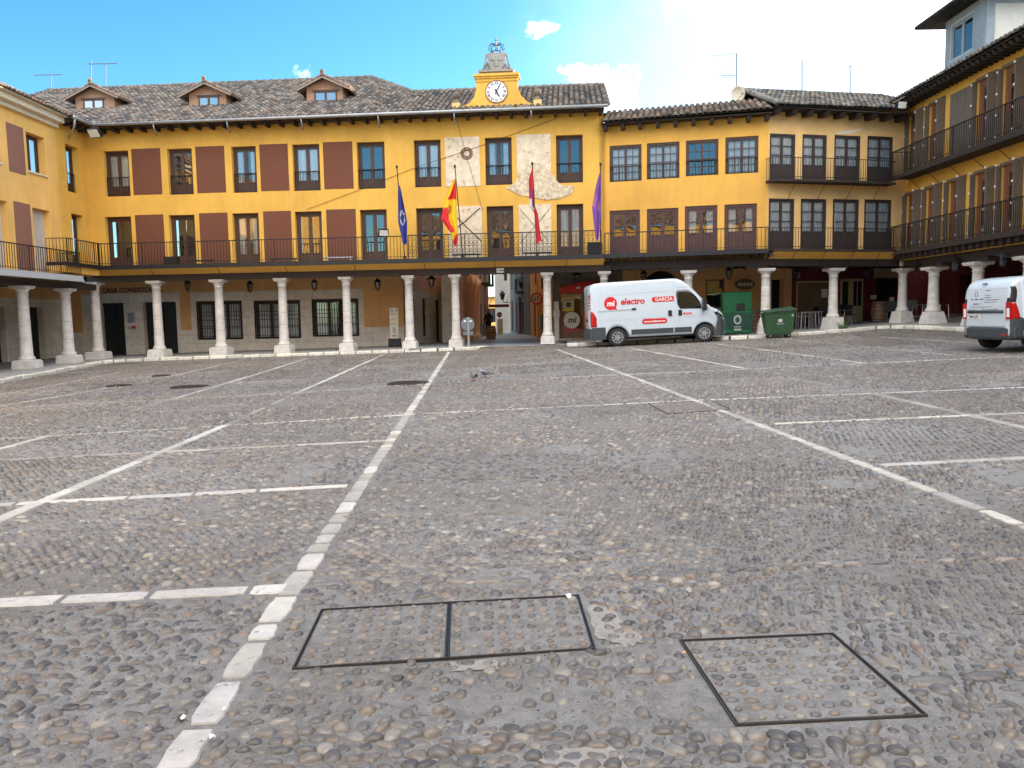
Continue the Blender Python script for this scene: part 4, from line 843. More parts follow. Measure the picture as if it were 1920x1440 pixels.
mb = MB(); q = [FD.px(x, y) for x, y in ((1566, 250), (1578, 246), (1600, 244), (1618, 240), (1612, 245), (1596, 250), (1580, 252))]; mb.prism([FD.P(a, b, 0) for a, b in q], tuple(np.append(FD.n*.012, 0))); obj('plaster_scar', mb, M_crn, HDn)
rafters(FD, HDn, .1, FD.L-.6, 9.62, .6, sp=.78, w=.2, h=.18)
VG = FD.px(1385, 178, .7-4.4)[0]
def LD(s):
    s -= 1.4
    if s < VG: return (0, max(0, s)/VG*4.4)
    return (max(0, s-FD.L+.7)*1.2, 4.4)
tiles('roof', HDn, FD.P(-1.4, 9.68, .7), FD.P(FD.L+1.5, 9.85, .7), -FD.n, .42, LD, m=M_tile2)
mb = MB(); mb.smooth = True; a, b = Vector(FD.P(-.05, 9.78, .7)), Vector(FD.P(VG, 9.78+.42*4.4, .7-4.4))
for i in range(13): q = random.uniform(.9, 1.5); mb.ct = (q, q, q*.95); mb.tube([a+(b-a)*i/13, a+(b-a)*(i+1.1)/13], [.12, .1], 7)
obj('verge_tile', mb, M_tile2, HDn)
# slightly bowed balconies
def bowed(par, s0, s1, z, w, h, bow, rail=True):
    n = 16; fl = MB(); rl = MB()
    ox = lambda s: w+bow*math.sin(math.pi*(s-s0)/(s1-s0))
    zz = lambda s: z+.0*(s-s0)
    for k in range(n):
        a, b = s0+(s1-s0)*k/n, s0+(s1-s0)*(k+1)/n
        fl.box8([FD.P(a, z-.09, ox(a)), FD.P(b, z-.09, ox(b)), FD.P(b, z-.09, -.02), FD.P(a, z-.09, -.02), FD.P(a, z, ox(a)), FD.P(b, z, ox(b)), FD.P(b, z, -.02), FD.P(a, z, -.02)])
        for q in (h, .09): rl.beam(FD.P(a, z+q, ox(a)-.04), FD.P(b, z+q, ox(b)-.04), .03, .025)
        for j in range(3): u = a+(b-a)*j/3; rl.beam(FD.P(u, z, ox(u)-.04), FD.P(u, z+h, ox(u)-.04), .016, .016)
    for s_ in (s0, s1): rl.beam(FD.P(s_, z+h, 0), FD.P(s_, z+h, w-.04), .025, .025)
    for k in range(4): rl.beam(FD.P(s0, z, .15*k+.05), FD.P(s0, z+h, .15*k+.05), .016, .016)
    for k in range(1, 5): u = s0+(s1-s0)*k/4.3-.3; rl.tube([FD.P(u, z-.09, ox(u)-.1), FD.P(u-.1, z-.85, .01)], .012, 4)
    obj('balcony_floor', fl, M_dwood, par); obj('railing', rl, M_iron, par)
bowed(HDn, -.1, 5.75, 6.85, .5, .86, .18); bowed(HDn, -.1, 5.75, 4.05, .62, .85, .15)
mb = MB(); mb.poly([FD.P(-.1, 3.95, .6), FD.P(5.9, 3.95, .6), FD.P(5.9, 3.68, .22), FD.P(-.1, 3.68, .22)]); obj('cove', mb, M_yel4, HDn)
mb = MB(); FD.box(mb, -.1, FD.L, 3.4, 3.68, -.22, .22); 
for s in (3.18,): FD.box(mb, s-.6, s+.6, 3.30, 3.4, -.18, .18)
FD.box(mb, .8, FD.L+4, 3.72, 3.85, -4.4, -.3); 
for k in range(18): FD.box(mb, .9+k*.5, 1.02+k*.5, 3.55, 3.719, -4.3, -.3)
obj('beam', mb, M_dwood, HDn)
column(FD, HDn, 3.18, 3.30, splay=True, cw=.64, bw=.66); column(FD, HDn, 6.66, 3.30, splay=True, cw=.64, bw=.66)
oD = -4.2; X_ = lambda x, y: FD.px(x, y, oD)
s_red = X_(1484, 560)[0]; d1 = FD.rect(1447, 1470, 524, 620, oD); pn = FD.rect(1495, 1553, 530, 592, oD); dr = FD.rect(1575, 1617, 523, 604, oD); dk = FD.rect(1642, 1688, 520, 608, oD)
mb = MB(); wall(FD, mb, .9, s_red, 0, 3.8, [(d1[0], d1[1], 0, d1[3])], .4, oD); obj('ground_floor_wall', mb, M_ora, HDn)
mb = MB(); wall(FD, mb, s_red, 13.2, .2, 3.8, [(dk[0], dk[1], .2, 3.1)], .3, oD); FD.box(mb, s_red, dr[0]-.1, .2, 1.25, oD+.002, oD+.03); obj('red_wall', mb, M_dred, HDn)
mb = MB(); FD.quad(mb, d1[0], d1[1], 0, d1[3], oD-.4); FD.quad(mb, dk[0], dk[1], 0, 3.1, oD-.3); obj_split('dark_opening', mb, M_dark, HDn)
mb = MB(); FD.box(mb, pn[0], pn[1], pn[2], pn[3], oD, oD+.03); obj('board', mb, mat('tan_board', (.20, .13, .07), rough=.8, var=.2, vs=2, coord='World'), HDn)
mb = MB()
for (a, b, c, d) in ((pn[0]-.07, pn[0], pn[2], pn[3]), (pn[1], pn[1]+.07, pn[2], pn[3]), (pn[0]-.07, pn[1]+.07, pn[3], pn[3]+.08), (pn[0]-.07, pn[1]+.07, pn[2]-.07, pn[2])): FD.box(mb, a, b, c, d, oD, oD+.05)
FD.box(mb, dr[0], dr[1], .8, dr[3], oD, oD+.04)
for x0, x1 in ((dr[0]+.1, dr[0]+.42), ((dr[0]+dr[1])/2+.08, (dr[0]+dr[1])/2+.27), ((dr[0]+dr[1])/2+.33, dr[1]-.1)):
    mb.cm = 1; FD.box(mb, x0, x1, 1.75, dr[3]-.12, oD+.04, oD+.045); mb.cm = 0; FD.box(mb, x0, x1, 1.0, 1.6, oD+.04, oD+.05)
FD.box(mb, dk[0]-.15, dk[1]+.1, 3.1, 3.6, oD, oD+.03)
obj('cream_door', mb, [M_cream, M_dark], HDn)
mb = MB(); r = FD.rect(1539, 1550, 542, 558, oD); FD.box(mb, *r, oD+.05, oD+.06); r = FD.rect(1667, 1675, 557, 565, oD); FD.box(mb, *r, oD, oD+.06)
r = FD.rect(1632, 1640, 553, 561, oD); FD.box(mb, r[0], r[1]+.1, r[2], r[3], oD, oD+.01); obj_split('notice', mb, M_white, HDn)
mb = MB(); q = FD.px(1395, 533, oD); mb.prism([FD.P(q[0]+.62*math.cos(a), q[1]+.33*math.sin(a), oD) for a in np.linspace(0, 2*math.pi, 29)[:-1]], tuple(np.append(FD.n*.05, 0))); 
mb.cm = 1; mb.prism([FD.P(q[0]+.54*math.cos(a), q[1]+.26*math.sin(a), oD+.05) for a in np.linspace(0, 2*math.pi, 29)[:-1]], tuple(np.append(FD.n*.012, 0)))
ov_ = obj('oval_sign', mb, [M_ora, mat('aged_sign_board', (.14, .09, .06), rough=.6, var=.4, vs=12, coord='World')], HDn)
mb = MB(); text_mb(mb, 'el Rincón', .2, FD.P(q[0], q[1]-.02, oD+.064), FD.X(), (0, 0, 1), .006, bold=.006) if False else [FD.box(mb, q[0]-.36+k*.1, q[0]-.29+k*.1, q[1]-.08, q[1]+.04+.05*(k % 2), oD+.062, oD+.072) for k in range(8)]; obj('raised_script', mb, M_crn, ov_)
mb = MB(); q = FD.px(1432, 560, oD); FD.box(mb, q[0]-.02, q[0]+.28, q[1]-.25, q[1]+.25, oD, oD+.05); obj('menu_case', mb, M_lgrey, HDn)
mb = MB(); q = FD.px(1668, 528, oD); mb.prism([FD.P(q[0]+.22*math.cos(a), q[1]+.16*math.sin(a), oD+.03) for a in np.linspace(0, 2*math.pi, 21)[:-1]], tuple(np.append(FD.n*.03, 0))); obj('oval_sign', mb, M_blk, HDn)
mb = MB(); q = FD.px(1692, 488, .3); FD.box(mb, q[0]-.14, q[0]+.14, q[1]-.25, q[1]+.25, .3, .33); sg_ = obj('hanging_sign', mb, M_crn, HDn)
mb = MB(); text_mb(mb, 'P', .3, FD.P(q[0], q[1], .334), FD.X(), (0, 0, 1), .003, bold=.01); obj('lettering', mb, M_iron, sg_)
# ---- right wing
HE = top('house', 'tall house with dark louvred shutters and two long iron balconies on the right side', 'house', (18, 22, 0))
cen = [.67, 2.24, 3.98, 5.42, 6.9, 8.5, 10.1, 11.7, 13.3, 15, 16.7, 18.4, 20]
HEu = [(c-.55, c+.55, 7.15, 9.7) for c in cen]; HEd = [(c-.55, c+.55, 4.0, 6.4) for c in [.65, 2.2, 3.8, 5.5, 7.0, 8.6, 10.2, 11.8, 13.4, 15, 16.7]]
mb = MB(); wall(FE, mb, 0, 40, 3.8, 10.2, HEu+HEd, .35); obj('wall', mb, M_yel, HE)
for i, h in enumerate(HEu+HEd):
    if h[0] > 9: window(FE, HE, *h, o=-.2, rows=3, panel=.2, m=M_rdoor, fw=.08); continue
    up1 = i < len(HEu)
    if up1 and i == 2:
        mb = MB()
        for k in range(3):
            a = h[0]-.2+k*.5; FE.box(mb, a, a+.47, h[2], h[3], .0, .05)
            for j in range(18): z = h[2]+.1+j*.135; FE.box(mb, a+.06, a+.41, z, z+.05, .05, .06)
        obj('closed_shutter', mb, M_shut, HE); continue
    window(FE, HE, *h, o=-.1, rows=4, panel=.2, m=M_rdoor, fw=.16, curtain=None)
    mb = MB(); cl_ = MB()
    for s_, w_ in ((h[0]-.02, .19), (h[1]+.02, .34)):
        FE.box(mb, s_-.02, s_+.02, h[2], h[3], 0.01, w_)
        for j in range(22): z = h[2]+.08+j*(h[3]-h[2]-.15)/22; FE.box(mb, s_-.03, s_+.03, z, z+.05, .06, w_-.06)
        for j in range(4): z = h[2]+.25+j*.72; cl_.box(*(lambda p: (p[0]-.015, p[0]+.035, p[1]-.04, p[1]+.03, z, z+.07))(FE.P(s_-.03, 0, w_)))
    mb2 = MB(); FE.box(mb, h[0]-.05, h[1]+.05, h[3], h[3]+.1, 0, .06)
    sh_ = obj('shutter', mb, M_shut, HE); obj_split('cord_clip', cl_, M_white, sh_)
rafters(FE, HE, -.3, 30, 10.17, .78, sp=.3, w=.12, h=.14)
tiles('roof', HE, FE.P(-1.5, 10.25, .85), FE.P(30, 10.25, .85), (1, 0), .42, lambda s: (max(0, .9-s), 5.2), m=M_tile2)
mb = MB(); mb.poly([(22, -10, 12.3), (22, 33, 12.3), (28, 33, 10), (28, -10, 10)]); obj('roof_back', mb, M_tile2, HE)
balcony_band(FE, HE, .4, 32, 7.15, cove=False, ew=.8, beam=M_dwood); balcony_band(FE, HE, .4, 32, 4.0, cove=False, ew=.8, beam=M_dwood)
railing(FE, HE, .4, 20, 7.15, 1.0, .82, ends=(.8, 0), sp=.105); railing(FE, HE, .4, 20, 4.0, 1.02, .82, ends=(.8, 0), sp=.105)
mb = MB()
for k in range(9): s = 1.2+k*1.45; mb.tube([FE.P(s, 7.03, .7), FE.P(s-.1, 6.55, .02)], .014, 4)
obj_split('strut', mb, M_iron, HE)
mb = MB(); FE.quad(mb, 0, 32, 3.6, 3.86, .3); obj('joist_infill', mb, M_yel4, HE)
mb = MB()
for k in range(70): s = .4+k*.42; FE.box(mb, s, s+.19, 3.64, 3.855, -.2, .72)
FE.box(mb, -.2, 32, 3.36, 3.62, -.24, .24)
for s in (2.4, 5.3, 8.1, 10.9, 13.7): FE.box(mb, s-.85, s+.85, 3.2, 3.36, -.2, .2)
FE.box(mb, -3, 32, 3.7, 3.8, -4.6, -.3)
for k in range(60): FE.box(mb, k*.5, k*.5+.12, 3.55, 3.699, -4.3, -.3)
obj('beam', mb, M_dwood, HE)
for s in (2.4, 5.3, 8.1, 10.9, 13.7): column(FE, HE, s, 3.2, splay=True, r0=.225, cw=.74, bw=.72)
mb = MB(); wall(FE, mb, -6, 32, 0, 3.8, [(-3.0, -1.5, 0, 3.1), (.5, 1.9, 0, 3.0), (6, 7.5, 0, 3.0)], .4, -4.2); obj('ground_floor_wall', mb, M_dred, HE)
mb = MB(); FE.quad(mb, -6, 9, 0, 3.8, -4.6); obj('dark_opening', mb, M_dark, HE)
mb = MB(); FE.box(mb, 3.0, 4.9, 1.9, 3.0, -4.2, -4.15); FE.box(mb, 3.0, 4.9, 1.4, 1.85, -4.2, -4.16); obj('board', mb, MATS['tan_board'], HE)
mb = MB(); mb.box(27, 27.2, -12, 42, -1, 10.2); mb.box(17.3, 27, -12, -11.8, -1, 12); obj('back_wall', mb, M_yel, HE)
mb = MB(); mb.box(13, 27, 41.8, 42, -1, 10.3); obj('back_wall', mb, M_yel3, HDn)
mb = MB(); mb.box(4.3, 13, 41.8, 42, -1, 10.3); mb.poly([FC.P(-.2, 9.48+.4*2.5, .62-2.5), FC.P(FC.L+.5, 9.56+.4*2.5, .62-2.5), FC.P(FC.L+2, 9.9, -9.5), FC.P(-.2, 9.8, -9.5)]); mb.poly([FD.P(VG, 9.68+.42*4.4, .7-4.4), FD.P(FD.L+5, 9.75+.42*4.4, .7-4.4), FD.P(FD.L+5, 10.1, -9.2), FD.P(1.8, 10.1, -9.2)]); obj('back_wall', mb, M_tile2, HC)
mb = MB(); mb.box(-27, 12, 50, 50.2, -1, 11) if False else None
# ---- upper gallery house behind the right wing
TW = top('tower_house', 'white attic storey with overhanging roof rising behind the right wing roof', 'house', (21, 32, 0))
FT = Fac((19.35, 34.7), (19.35, 31.9)); FT2 = Fac((19.35, 31.9), (27, 31.9))
mb = MB(); wt = (.35, 2.05, 12.25, 13.75); wall(FT, mb, 0, FT.L, 9, 14.1, [wt], .1); FT2.quad(mb, 0, 7, 9, 14.1, 0); mb.poly([(19.35, 34.7, 9), (27, 34.7, 9), (27, 34.7, 14.1), (19.35, 34.7, 14.1)]); obj('wall', mb, M_wht, TW)
mb = MB()
for (a, b, c, d) in ((0, .3, 11.4, 14.1), (2.1, FT.L, 9, 14.1), (.3, 2.1, 13.8, 14.1), (.3, 2.1, 11.85, 12.2)): FT.box(mb, a, b, c, d, 0, .04)
FT2.box(mb, 0, .35, 9, 14.1, 0, .04); FT2.box(mb, .35, 7, 13.75, 14.1, 0, .04); obj('timber_frame', mb, mat('blue_grey_timber', (.27, .31, .35), rough=.8, var=.2, vs=3, coord='World'), TW)
window(FT, TW, *wt, o=-.02, rows=1, panel=0, m=MATS['blue_grey_timber'])
mb = MB(); mb.prism([(18.4, 35.6, 14.05), (18.4, 31.0, 14.05), (23, 31.0, 14.05), (30, 31, 14.05), (30, 35.6, 14.05)], (0, 0, .12)); apex = (22, 33.3, 16.2); ap2 = (30, 33.3, 16.2); P = [(18.4, 31, 14.18), (18.4, 35.6, 14.18), (30, 35.6, 14.18), (30, 31, 14.18)]
mb.poly([P[0], P[1], apex]); mb.poly([P[0], apex, ap2, P[3]]); mb.poly([P[1], P[2], ap2, apex]); mb.poly([P[2], P[3], ap2]); obj('roof', mb, M_tile2, TW)
# ------------------------------------------------------------------ side street beyond the passage
zs = float(G(0, 33))+.06
def simple_house(name, label, fc, z1, m, holes=(), wm=None, depth=6, extra=None):
    t_ = top(name, label, 'house', fc.P(fc.L/2, zs, 0)); mb = MB(); wall(fc, mb, 0, fc.L, zs-.3, z1, list(holes), .15); fc.quad(mb, 0, fc.L, zs-.3, z1, -depth)
    mb.poly([fc.P(0, zs-.3, 0), fc.P(0, z1, 0), fc.P(0, z1, -depth), fc.P(0, zs-.3, -depth)]); mb.poly([fc.P(fc.L, zs-.3, 0), fc.P(fc.L, z1, 0), fc.P(fc.L, z1, -depth), fc.P(fc.L, zs-.3, -depth)])
    obj('wall', mb, m, t_)
    for h in holes:
        w = MB(); fc.box(w, h[0], h[0]+.06, h[2], h[3], -.1, -.02); fc.box(w, h[1]-.06, h[1], h[2], h[3], -.1, -.02); fc.box(w, h[0], h[1], h[3]-.07, h[3], -.1, -.019); fc.box(w, (h[0]+h[1])/2-.04, (h[0]+h[1])/2+.04, h[2], h[3], -.1, -.021); w.cm = 1; fc.quad(w, h[0], h[1], h[2], h[3], -.08)
        obj('window', w, [M_wood, M_dark], t_)
    mb = MB(); mb.ct = (.9, .8, .7); fc.box(mb, -.3, fc.L+.3, z1, z1+.12, -depth-.3, .45); obj('roof', mb, M_tile, t_)
    return t_
F1 = Fac((-2.0, 48.3), (-1.62, 56)); F1.n = np.array([F1.t[1], -F1.t[0]])
h1 = simple_house('house', 'pinkish house with iron balconies beyond the round pilasters in the side street', F1, 7.5, M_sal, [(1, 2, .4, 2.4), (4, 5, .4, 2.4), (1, 2, 3.8, 5.6), (4, 5, 3.8, 5.6)], depth=5)
mb = MB(); F1.box(mb, .6, 2.4, 3.6, 3.7, 0, .6); F1.box(mb, 3.6, 5.4, 3.6, 3.7, 0, .6); obj('balcony_floor', mb, M_dwood, h1); railing(F1, h1, .6, 2.4, 3.7, .9, .58, ends=(.58, .58)); railing(F1, h1, 3.6, 5.4, 3.7, .9, .58, ends=(.58, .58))
mb = MB(); F1.box(mb, 0, F1.L, zs-.2, zs+.9, 0, .03); obj('base_course', mb, M_rub, h1)
F2 = Fac((-1.25, 62), (-.05, 62)); simple_house('house', 'narrow white house at the end of the side street with the no entry sign', F2, 9.5, M_wht, [(.75, 1.0, 4.4, 5.2)], depth=8)
F3 = Fac((-.05, 61.9), (1.2, 50.5)); h3 = simple_house('house', 'grey rendered house with dark doorways on the right of the side street', F3, 11, mat('grey_render', (.20, .18, .165), rough=.9, var=.3, vs=1.5, coord='World'), [(1, 2.0, .4, 2.8), (4, 5.2, .4, 2.6), (7.5, 8.7, .4, 2.6), (1.2, 2, 3.6, 5.2), (4.2, 5, 3.6, 5.2), (7.6, 8.6, 3.4, 5.3)], depth=7)
mb = MB(); F3.box(mb, 5.6, 7.1, zs, 2.9, 0, .12); obj('red_banner', mb, M_dred, h3)
mb = MB(); F3.box(mb, 7.3, 8.9, 3.1, 3.25, 0, .45); obj('balcony_floor', mb, M_dwood, h3); railing(F3, h3, 7.3, 8.9, 3.25, .9, .43, ends=(.4, .4))
F4 = Fac((1.28, 49.5), (2.05, 38.2)); h4 = simple_house('house', 'bright orange house beside the passage carrying the priority traffic sign', F4, 8, mat('bright_orange_plaster', (.72, .30, .06), rough=.9, var=.1, vs=2, coord='World'), [(2.2, 3.2, .3, 2.5), (6.5, 7.5, 3.0, 3.7), (3, 4, 3.4, 5.2)], depth=5)
mb = MB(); F4.box(mb, 8.6, 9.4, .75, 1.55, 0, .3); obj('meter_box', mb, M_blk, h4)
mb = MB(); F4.box(mb, 4.8, 5.0, zs, 3.7, 0, .06); F4.box(mb, 5.0, 5.9, zs, 2.6, 0, .03); obj('shutter', mb, mat('yellow_door', (.45, .25, .02), rough=.7), h4)
F5 = Fac((-9, 88), (-.9, 88)); simple_house('house', 'pale yellow house seen far off through the gap in the side street', F5, 3.7, M_yel2, [(6.3, 7.3, .9, 2.5)], depth=8)
aw = top('awning', 'flat maroon awning stretched across the side street', 'awning', (-.9, 57, 3)); mb = MB(); mb.box(-1.62, -.1, 56.4, 57.6, 2.3, 2.38); obj('canopy', mb, M_mar, aw); mb = MB(); mb.box(-1.62, -.12, 56.37, 56.399, 2.2, 2.42); mb.beam((-1.6, 57, 2.4), (-1.2, 57, 3.2), .03, .03); mb.beam((-.3, 57, 2.4), (-.1, 57, 3.2), .03, .03); obj('valance', mb, M_dred, aw)
# reflection partner: the sunlit side of the square behind the viewer
FR = Fac((17.1, -9), (-18.8, -9)); FR.n = np.array([FR.t[1], -FR.t[0]])
HR = top('house', 'long yellow house closing the square behind the viewer', 'house', (0, -9, 0))
hr = [(1.2+k*2.9, 2.3+k*2.9, z, z+2) for k in range(12) for z in (4.1, 7.1)]
mb = MB(); wall(FR, mb, 0, FR.L, 3.4, 10, hr, .3); obj('wall', mb, M_yel, HR)
mb = MB(); [FR.quad(mb, a, b, c, d, -.28) for a, b, c, d in hr]; FR.quad(mb, 0, FR.L, 0, 3.4, -3.9); obj('window', mb, M_dark, HR)
tiles('roof', HR, FR.P(-.5, 10.05, .6), FR.P(FR.L+.5, 10.05, .6), (0, -1), .42, lambda s: 6, pitch=.3, row=.5, warm=1.2)
for k in range(13): column(FR, HR, 1+k*2.85, 3.4)
for (fc, p) in ((FA, LH),):
    pass
# ------------------------------------------------------------------ vans
def tf_thing(root, x, y, z, rz, pitch=0., roll=0.): root.location = (x, y, z); root.rotation_euler = (roll, pitch, rz)
def lof(stations, zb, zt, wf, K=12, cr=.12):
    mb = MB(); mb.smooth = True; rings = []
    for x in stations:
        b, t_ = zb(x), zt(x); pts = []
        zs_ = [b+(t_-cr-b)*k/K for k in range(K+1)]
        for z in zs_: pts.append((wf(x, z), z))
        wt_ = wf(x, t_-cr)
        for a in (20, 42, 66): pts.append((wt_-cr*(1-math.cos(R(a))), t_-cr+cr*math.sin(R(a))))
        pts.append((wt_-cr*1.1, t_)); 
        full = [(x, -w, z) for w, z in pts]+[(x, w, z) for w, z in pts[::-1]]
        rings.append([mb.V(p) for p in full])
    n = len(rings[0])
    for a, b in zip(rings, rings[1:]):
        for k in range(n): mb.F(a[k], b[k], b[(k+1) % n], a[(k+1) % n])
    mb.F(*rings[0]); mb.F(*rings[-1][::-1])
    return mb
def interp(pts):
    xs_ = [p[0] for p in pts]; ys_ = [p[1] for p in pts]; return lambda x: float(np.interp(x, xs_, ys_))
def wheel(par, x, y, r, w, side, steer=0, name='wheel'):
    mb = MB(); mb.smooth = True; mb.lathe([(r*.62, -w/2), (r*.93, -w/2), (r, -w/2+.03), (r, w/2-.03), (r*.93, w/2), (r*.62, w/2)], (0, 0, 0), 28, axis='Y')
    o = obj(name, mb, M_tyre, None); o.parent = par; o.location = (x, y, r); o.rotation_euler = (0, 0, steer); OFF[o.name] = (0, 0, 0)
    mb = MB(); mb.lathe([(r*.63, -w/2+.02), (r*.63, w/2-.03)], (0, 0, 0), 24, axis='Y'); mb.cm = 1
    for k in range(10): a = k*math.pi/5; mb.beam((r*.12*math.cos(a), side*(w/2-.01), r*.12*math.sin(a)), (r*.6*math.cos(a), side*(w/2-.015), r*.6*math.sin(a)), .03 if k % 2 else .05, .03, up=(0, 1, 0))
    mb.lathe([(r*.24, -side*0+side*(w/2-.03)), (r*.2, side*(w/2+.01))], (0, 0, 0), 14, axis='Y')
    for k in range(24): a, b = k*math.pi/12, (k+1)*math.pi/12; mb.beam((r*.6*math.cos(a), side*(w/2-.005), r*.6*math.sin(a)), (r*.6*math.cos(b), side*(w/2-.005), r*.6*math.sin(b)), .03, .03, up=(0, 1, 0))
    obj('rim', mb, [M_blk, M_gal], o); return o
def patch(mb, pts, off):   # side patch, pts are (x,z)
    mb.poly([(x, off(x, z), z) for x, z in pts])
def surf_patch(mb, pts, wf, sg, e, nr=4, sub=4):
    P = []
    for a, b in zip(pts, pts[1:]+pts[:1]):
        for i in range(sub): P.append((a[0]+(b[0]-a[0])*i/sub, a[1]+(b[1]-a[1])*i/sub))
    c = (sum(p[0] for p in pts)/len(pts), sum(p[1] for p in pts)/len(pts)); S_ = lambda x, z: mb.V((x, sg*(wf(x, z)+e), z))
    mb.smooth = True; rings = [[S_(c[0]+(p[0]-c[0])*k/nr, c[1]+(p[1]-c[1])*k/nr) for p in P] for k in range(1, nr+1)]; cv = S_(*c); n = len(P)
    for k in range(n): mb.F(cv, rings[0][k], rings[0][(k+1) % n])
    for a, b in zip(rings, rings[1:]):
        for k in range(n): mb.F(a[k], b[k], b[(k+1) % n], a[(k+1) % n])
    o_ = [mb.V((p[0], sg*(wf(*p)-.02), p[1])) for p in P]; mb.smooth = False
    for k in range(n): mb.F(rings[-1][k], o_[k], o_[(k+1) % n], rings[-1][(k+1) % n])
def van_big():
    v = top('delivery_van', 'white high-roof delivery van with red electro lettering parked in front of the arcade', 'van', local=True)
    xr, xf, wr = 1.0, 4.46, .36
    zbm = interp([(0, .34), (.3, .32), (.62, .32), (1.4, .36), (4.0, .36), (4.9, .27), (5.41, .3)])
    def zb(x):
        z = zbm(x)
        for c in (xr, xf):
            d = abs(x-c); r = .44
            if d < r: z = max(z, .34+math.sqrt(r*r-d*d)*1.02)
        return z
    zt = interp([(0, 2.36), (.04, 2.42), (.14, 2.49), (.4, 2.52), (3.35, 2.56), (3.55, 2.52), (3.75, 2.40), (4.05, 2.12), (4.6, 1.52), (4.75, 1.40), (5.0, 1.29), (5.2, 1.18), (5.32, 1.02), (5.41, .80)])
    wx = interp([(0, .965), (.1, 1.0), (.3, 1.02), (4.3, 1.02), (4.7, .98), (5.0, .90), (5.25, .76), (5.41, .58)])
    def wf(x, z): return wx(x)*(1-.075*max(0, (z-1.15)/1.4)**1.4-.03*max(0, (.7-z)))
    st = sorted(set([0, .02, .05, .1, .2, .3, .45]+[xr+.44*math.cos(a)*s for s in (-1, 1) for a in np.linspace(0, math.pi/2, 9)]+[xf+.44*math.cos(a)*s for s in (-1, 1) for a in np.linspace(0, math.pi/2, 9)]+[xr-.445, xr+.445, xf-.445, xf+.445, 1.8, 2.2, 2.6, 3, 3.3, 3.5, 3.7, 3.9, 4.95, 5.0, 5.1, 5.2, 5.28, 5.35, 5.41]))
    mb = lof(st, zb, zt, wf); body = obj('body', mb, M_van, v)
    sd_ = lambda e: (lambda x, z: -(wf(x, z)+e))
    mb = MB(); mb.box(.05, 5.2, -.8, .8, .28, .6); obj('underbody', mb, M_blk, v)
    for (c) in (xr, xf):
        pass
    # black lower cladding: rear bumper, side strips, front bumper
    mb = MB()
    def clad(x0, x1, z0, z1, e=.012, n=6):
        xs_ = np.linspace(x0, x1, n+1)
        for sg in (-1, 1):
            mb = MB()
            for a, b in zip(xs_, xs_[1:]):
                P = [(a, sg*(wf(a, z0)+e), z0), (b, sg*(wf(b, z0)+e), z0), (b, sg*(wf(b, z1)+e), z1), (a, sg*(wf(a, z1)+e), z1)]; mb.poly(P); mb.poly([P[3], P[2], (b, sg*(wf(b, z1)-.01), z1), (a, sg*(wf(a, z1)-.01), z1)])
            obj('side_cladding', mb, M_grey, v)
    clad(.0, .54, .3, .78); clad(1.55, 3.22, .44, .64, n=3); clad(3.26, 3.94, .44, .64, n=2)
    mb.box8([(-.09, -.98, .3), (-.09, .98, .3), (.02, 1.0, .3), (.02, -1.0, .3), (-.09, -.98, .56), (-.09, .98, .56), (.02, 1.0, .78), (.02, -1.0, .78)])
    obj('rear_bumper', mb, M_grey, v)
    mb = MB(); mb.smooth = False
    ys_ = np.linspace(-1, 1, 15); fx = lambda y: 5.5-.42*abs(y)**2.6
    for a, b in zip(ys_, ys_[1:]):
        for (z0, z1, o0, o1) in ((.25, .5, -.02, .02), (.5, .82, .02, .0), (.82, 1.0, .0, -.07)): mb.poly([(fx(a)+o0, a*.99, z0), (fx(b)+o0, b*.99, z0), (fx(b)+o1, b*.99, z1), (fx(a)+o1, a*.99, z1)])
        mb.poly([(fx(a)-.02, a*.99, .25), (fx(b)-.02, b*.99, .25), (4.95, b*.9, .25), (4.95, a*.9, .25)]); mb.poly([(fx(a)-.07, a*.99, 1.0), (fx(b)-.07, b*.99, 1.0), (5.0, b*.9, 1.02), (5.0, a*.9, 1.02)])
    for sg in (-1, 1):
        P = [(4.93, .26), (5.1, .26), (5.1, .95), (5.0, .9), (4.93, .66)]; mb.poly([(x, sg*(.992+.004), z) for x, z in P])
    obj('front_bumper', mb, M_grey, v)
    e1, e2, e3 = sd_(.004), sd_(.008), sd_(.011)
    for sg in (-1, 1):
        mb = MB(); surf_patch(mb, [(3.36, 2.0), (3.40, 1.55), (3.5, 1.36), (4.36, 1.33), (4.3, 1.6), (4.15, 1.82), (3.92, 2.04), (3.8, 2.1), (3.42, 2.1)], wf, sg, .006); obj('side_window', mb, G_van, v)
        mb = MB(); surf_patch(mb, [(4.4, 1.34), (4.62, 1.33), (4.36, 1.68)], wf, sg, .006, 2, 2); obj('quarter_window', mb, G_van, v)
    mb = MB(); 
    xs_ = [3.78, 4.05, 4.3, 4.58]; 
    for a, b in zip(xs_, xs_[1:]): mb.poly([(a+.012, -wf(a, zt(a))+.2, zt(a)+.01), (a+.012, wf(a, zt(a))-.2, zt(a)+.01), (b+.012, wf(b, zt(b))-.14, zt(b)+.01), (b+.012, -wf(b, zt(b))+.14, zt(b)+.01)])
    obj('windscreen', mb, G_van, v)
    # seams
    mb = MB()
    def seam(pts, w=.008):
        for a, b in zip(pts, pts[1:]): mb.beam((a[0], e1(*a)+.001, a[1]), (b[0], e1(*b)+.001, b[1]), .004, w, up=(0, 0, 1) if abs(a[0]-b[0]) > abs(a[1]-b[1]) else (1, 0, 0))
    seam([(1.72, 2.42), (1.72, 1.5), (1.72, .66)]); seam([(3.3, 2.46), (3.3, 2.0), (3.3, 1.2), (3.33, .37)]); seam([(3.42, 2.2), (3.4, 1.4), (3.45, .9), (3.5, .66)]); seam([(.35, 2.0), (1.0, 2.02), (1.72, 2.04)]); seam([(1.72, 2.06), (2.5, 2.07), (3.28, 2.08)]); seam([(.35, 2.0), (.35, 1.5), (.35, .8)])
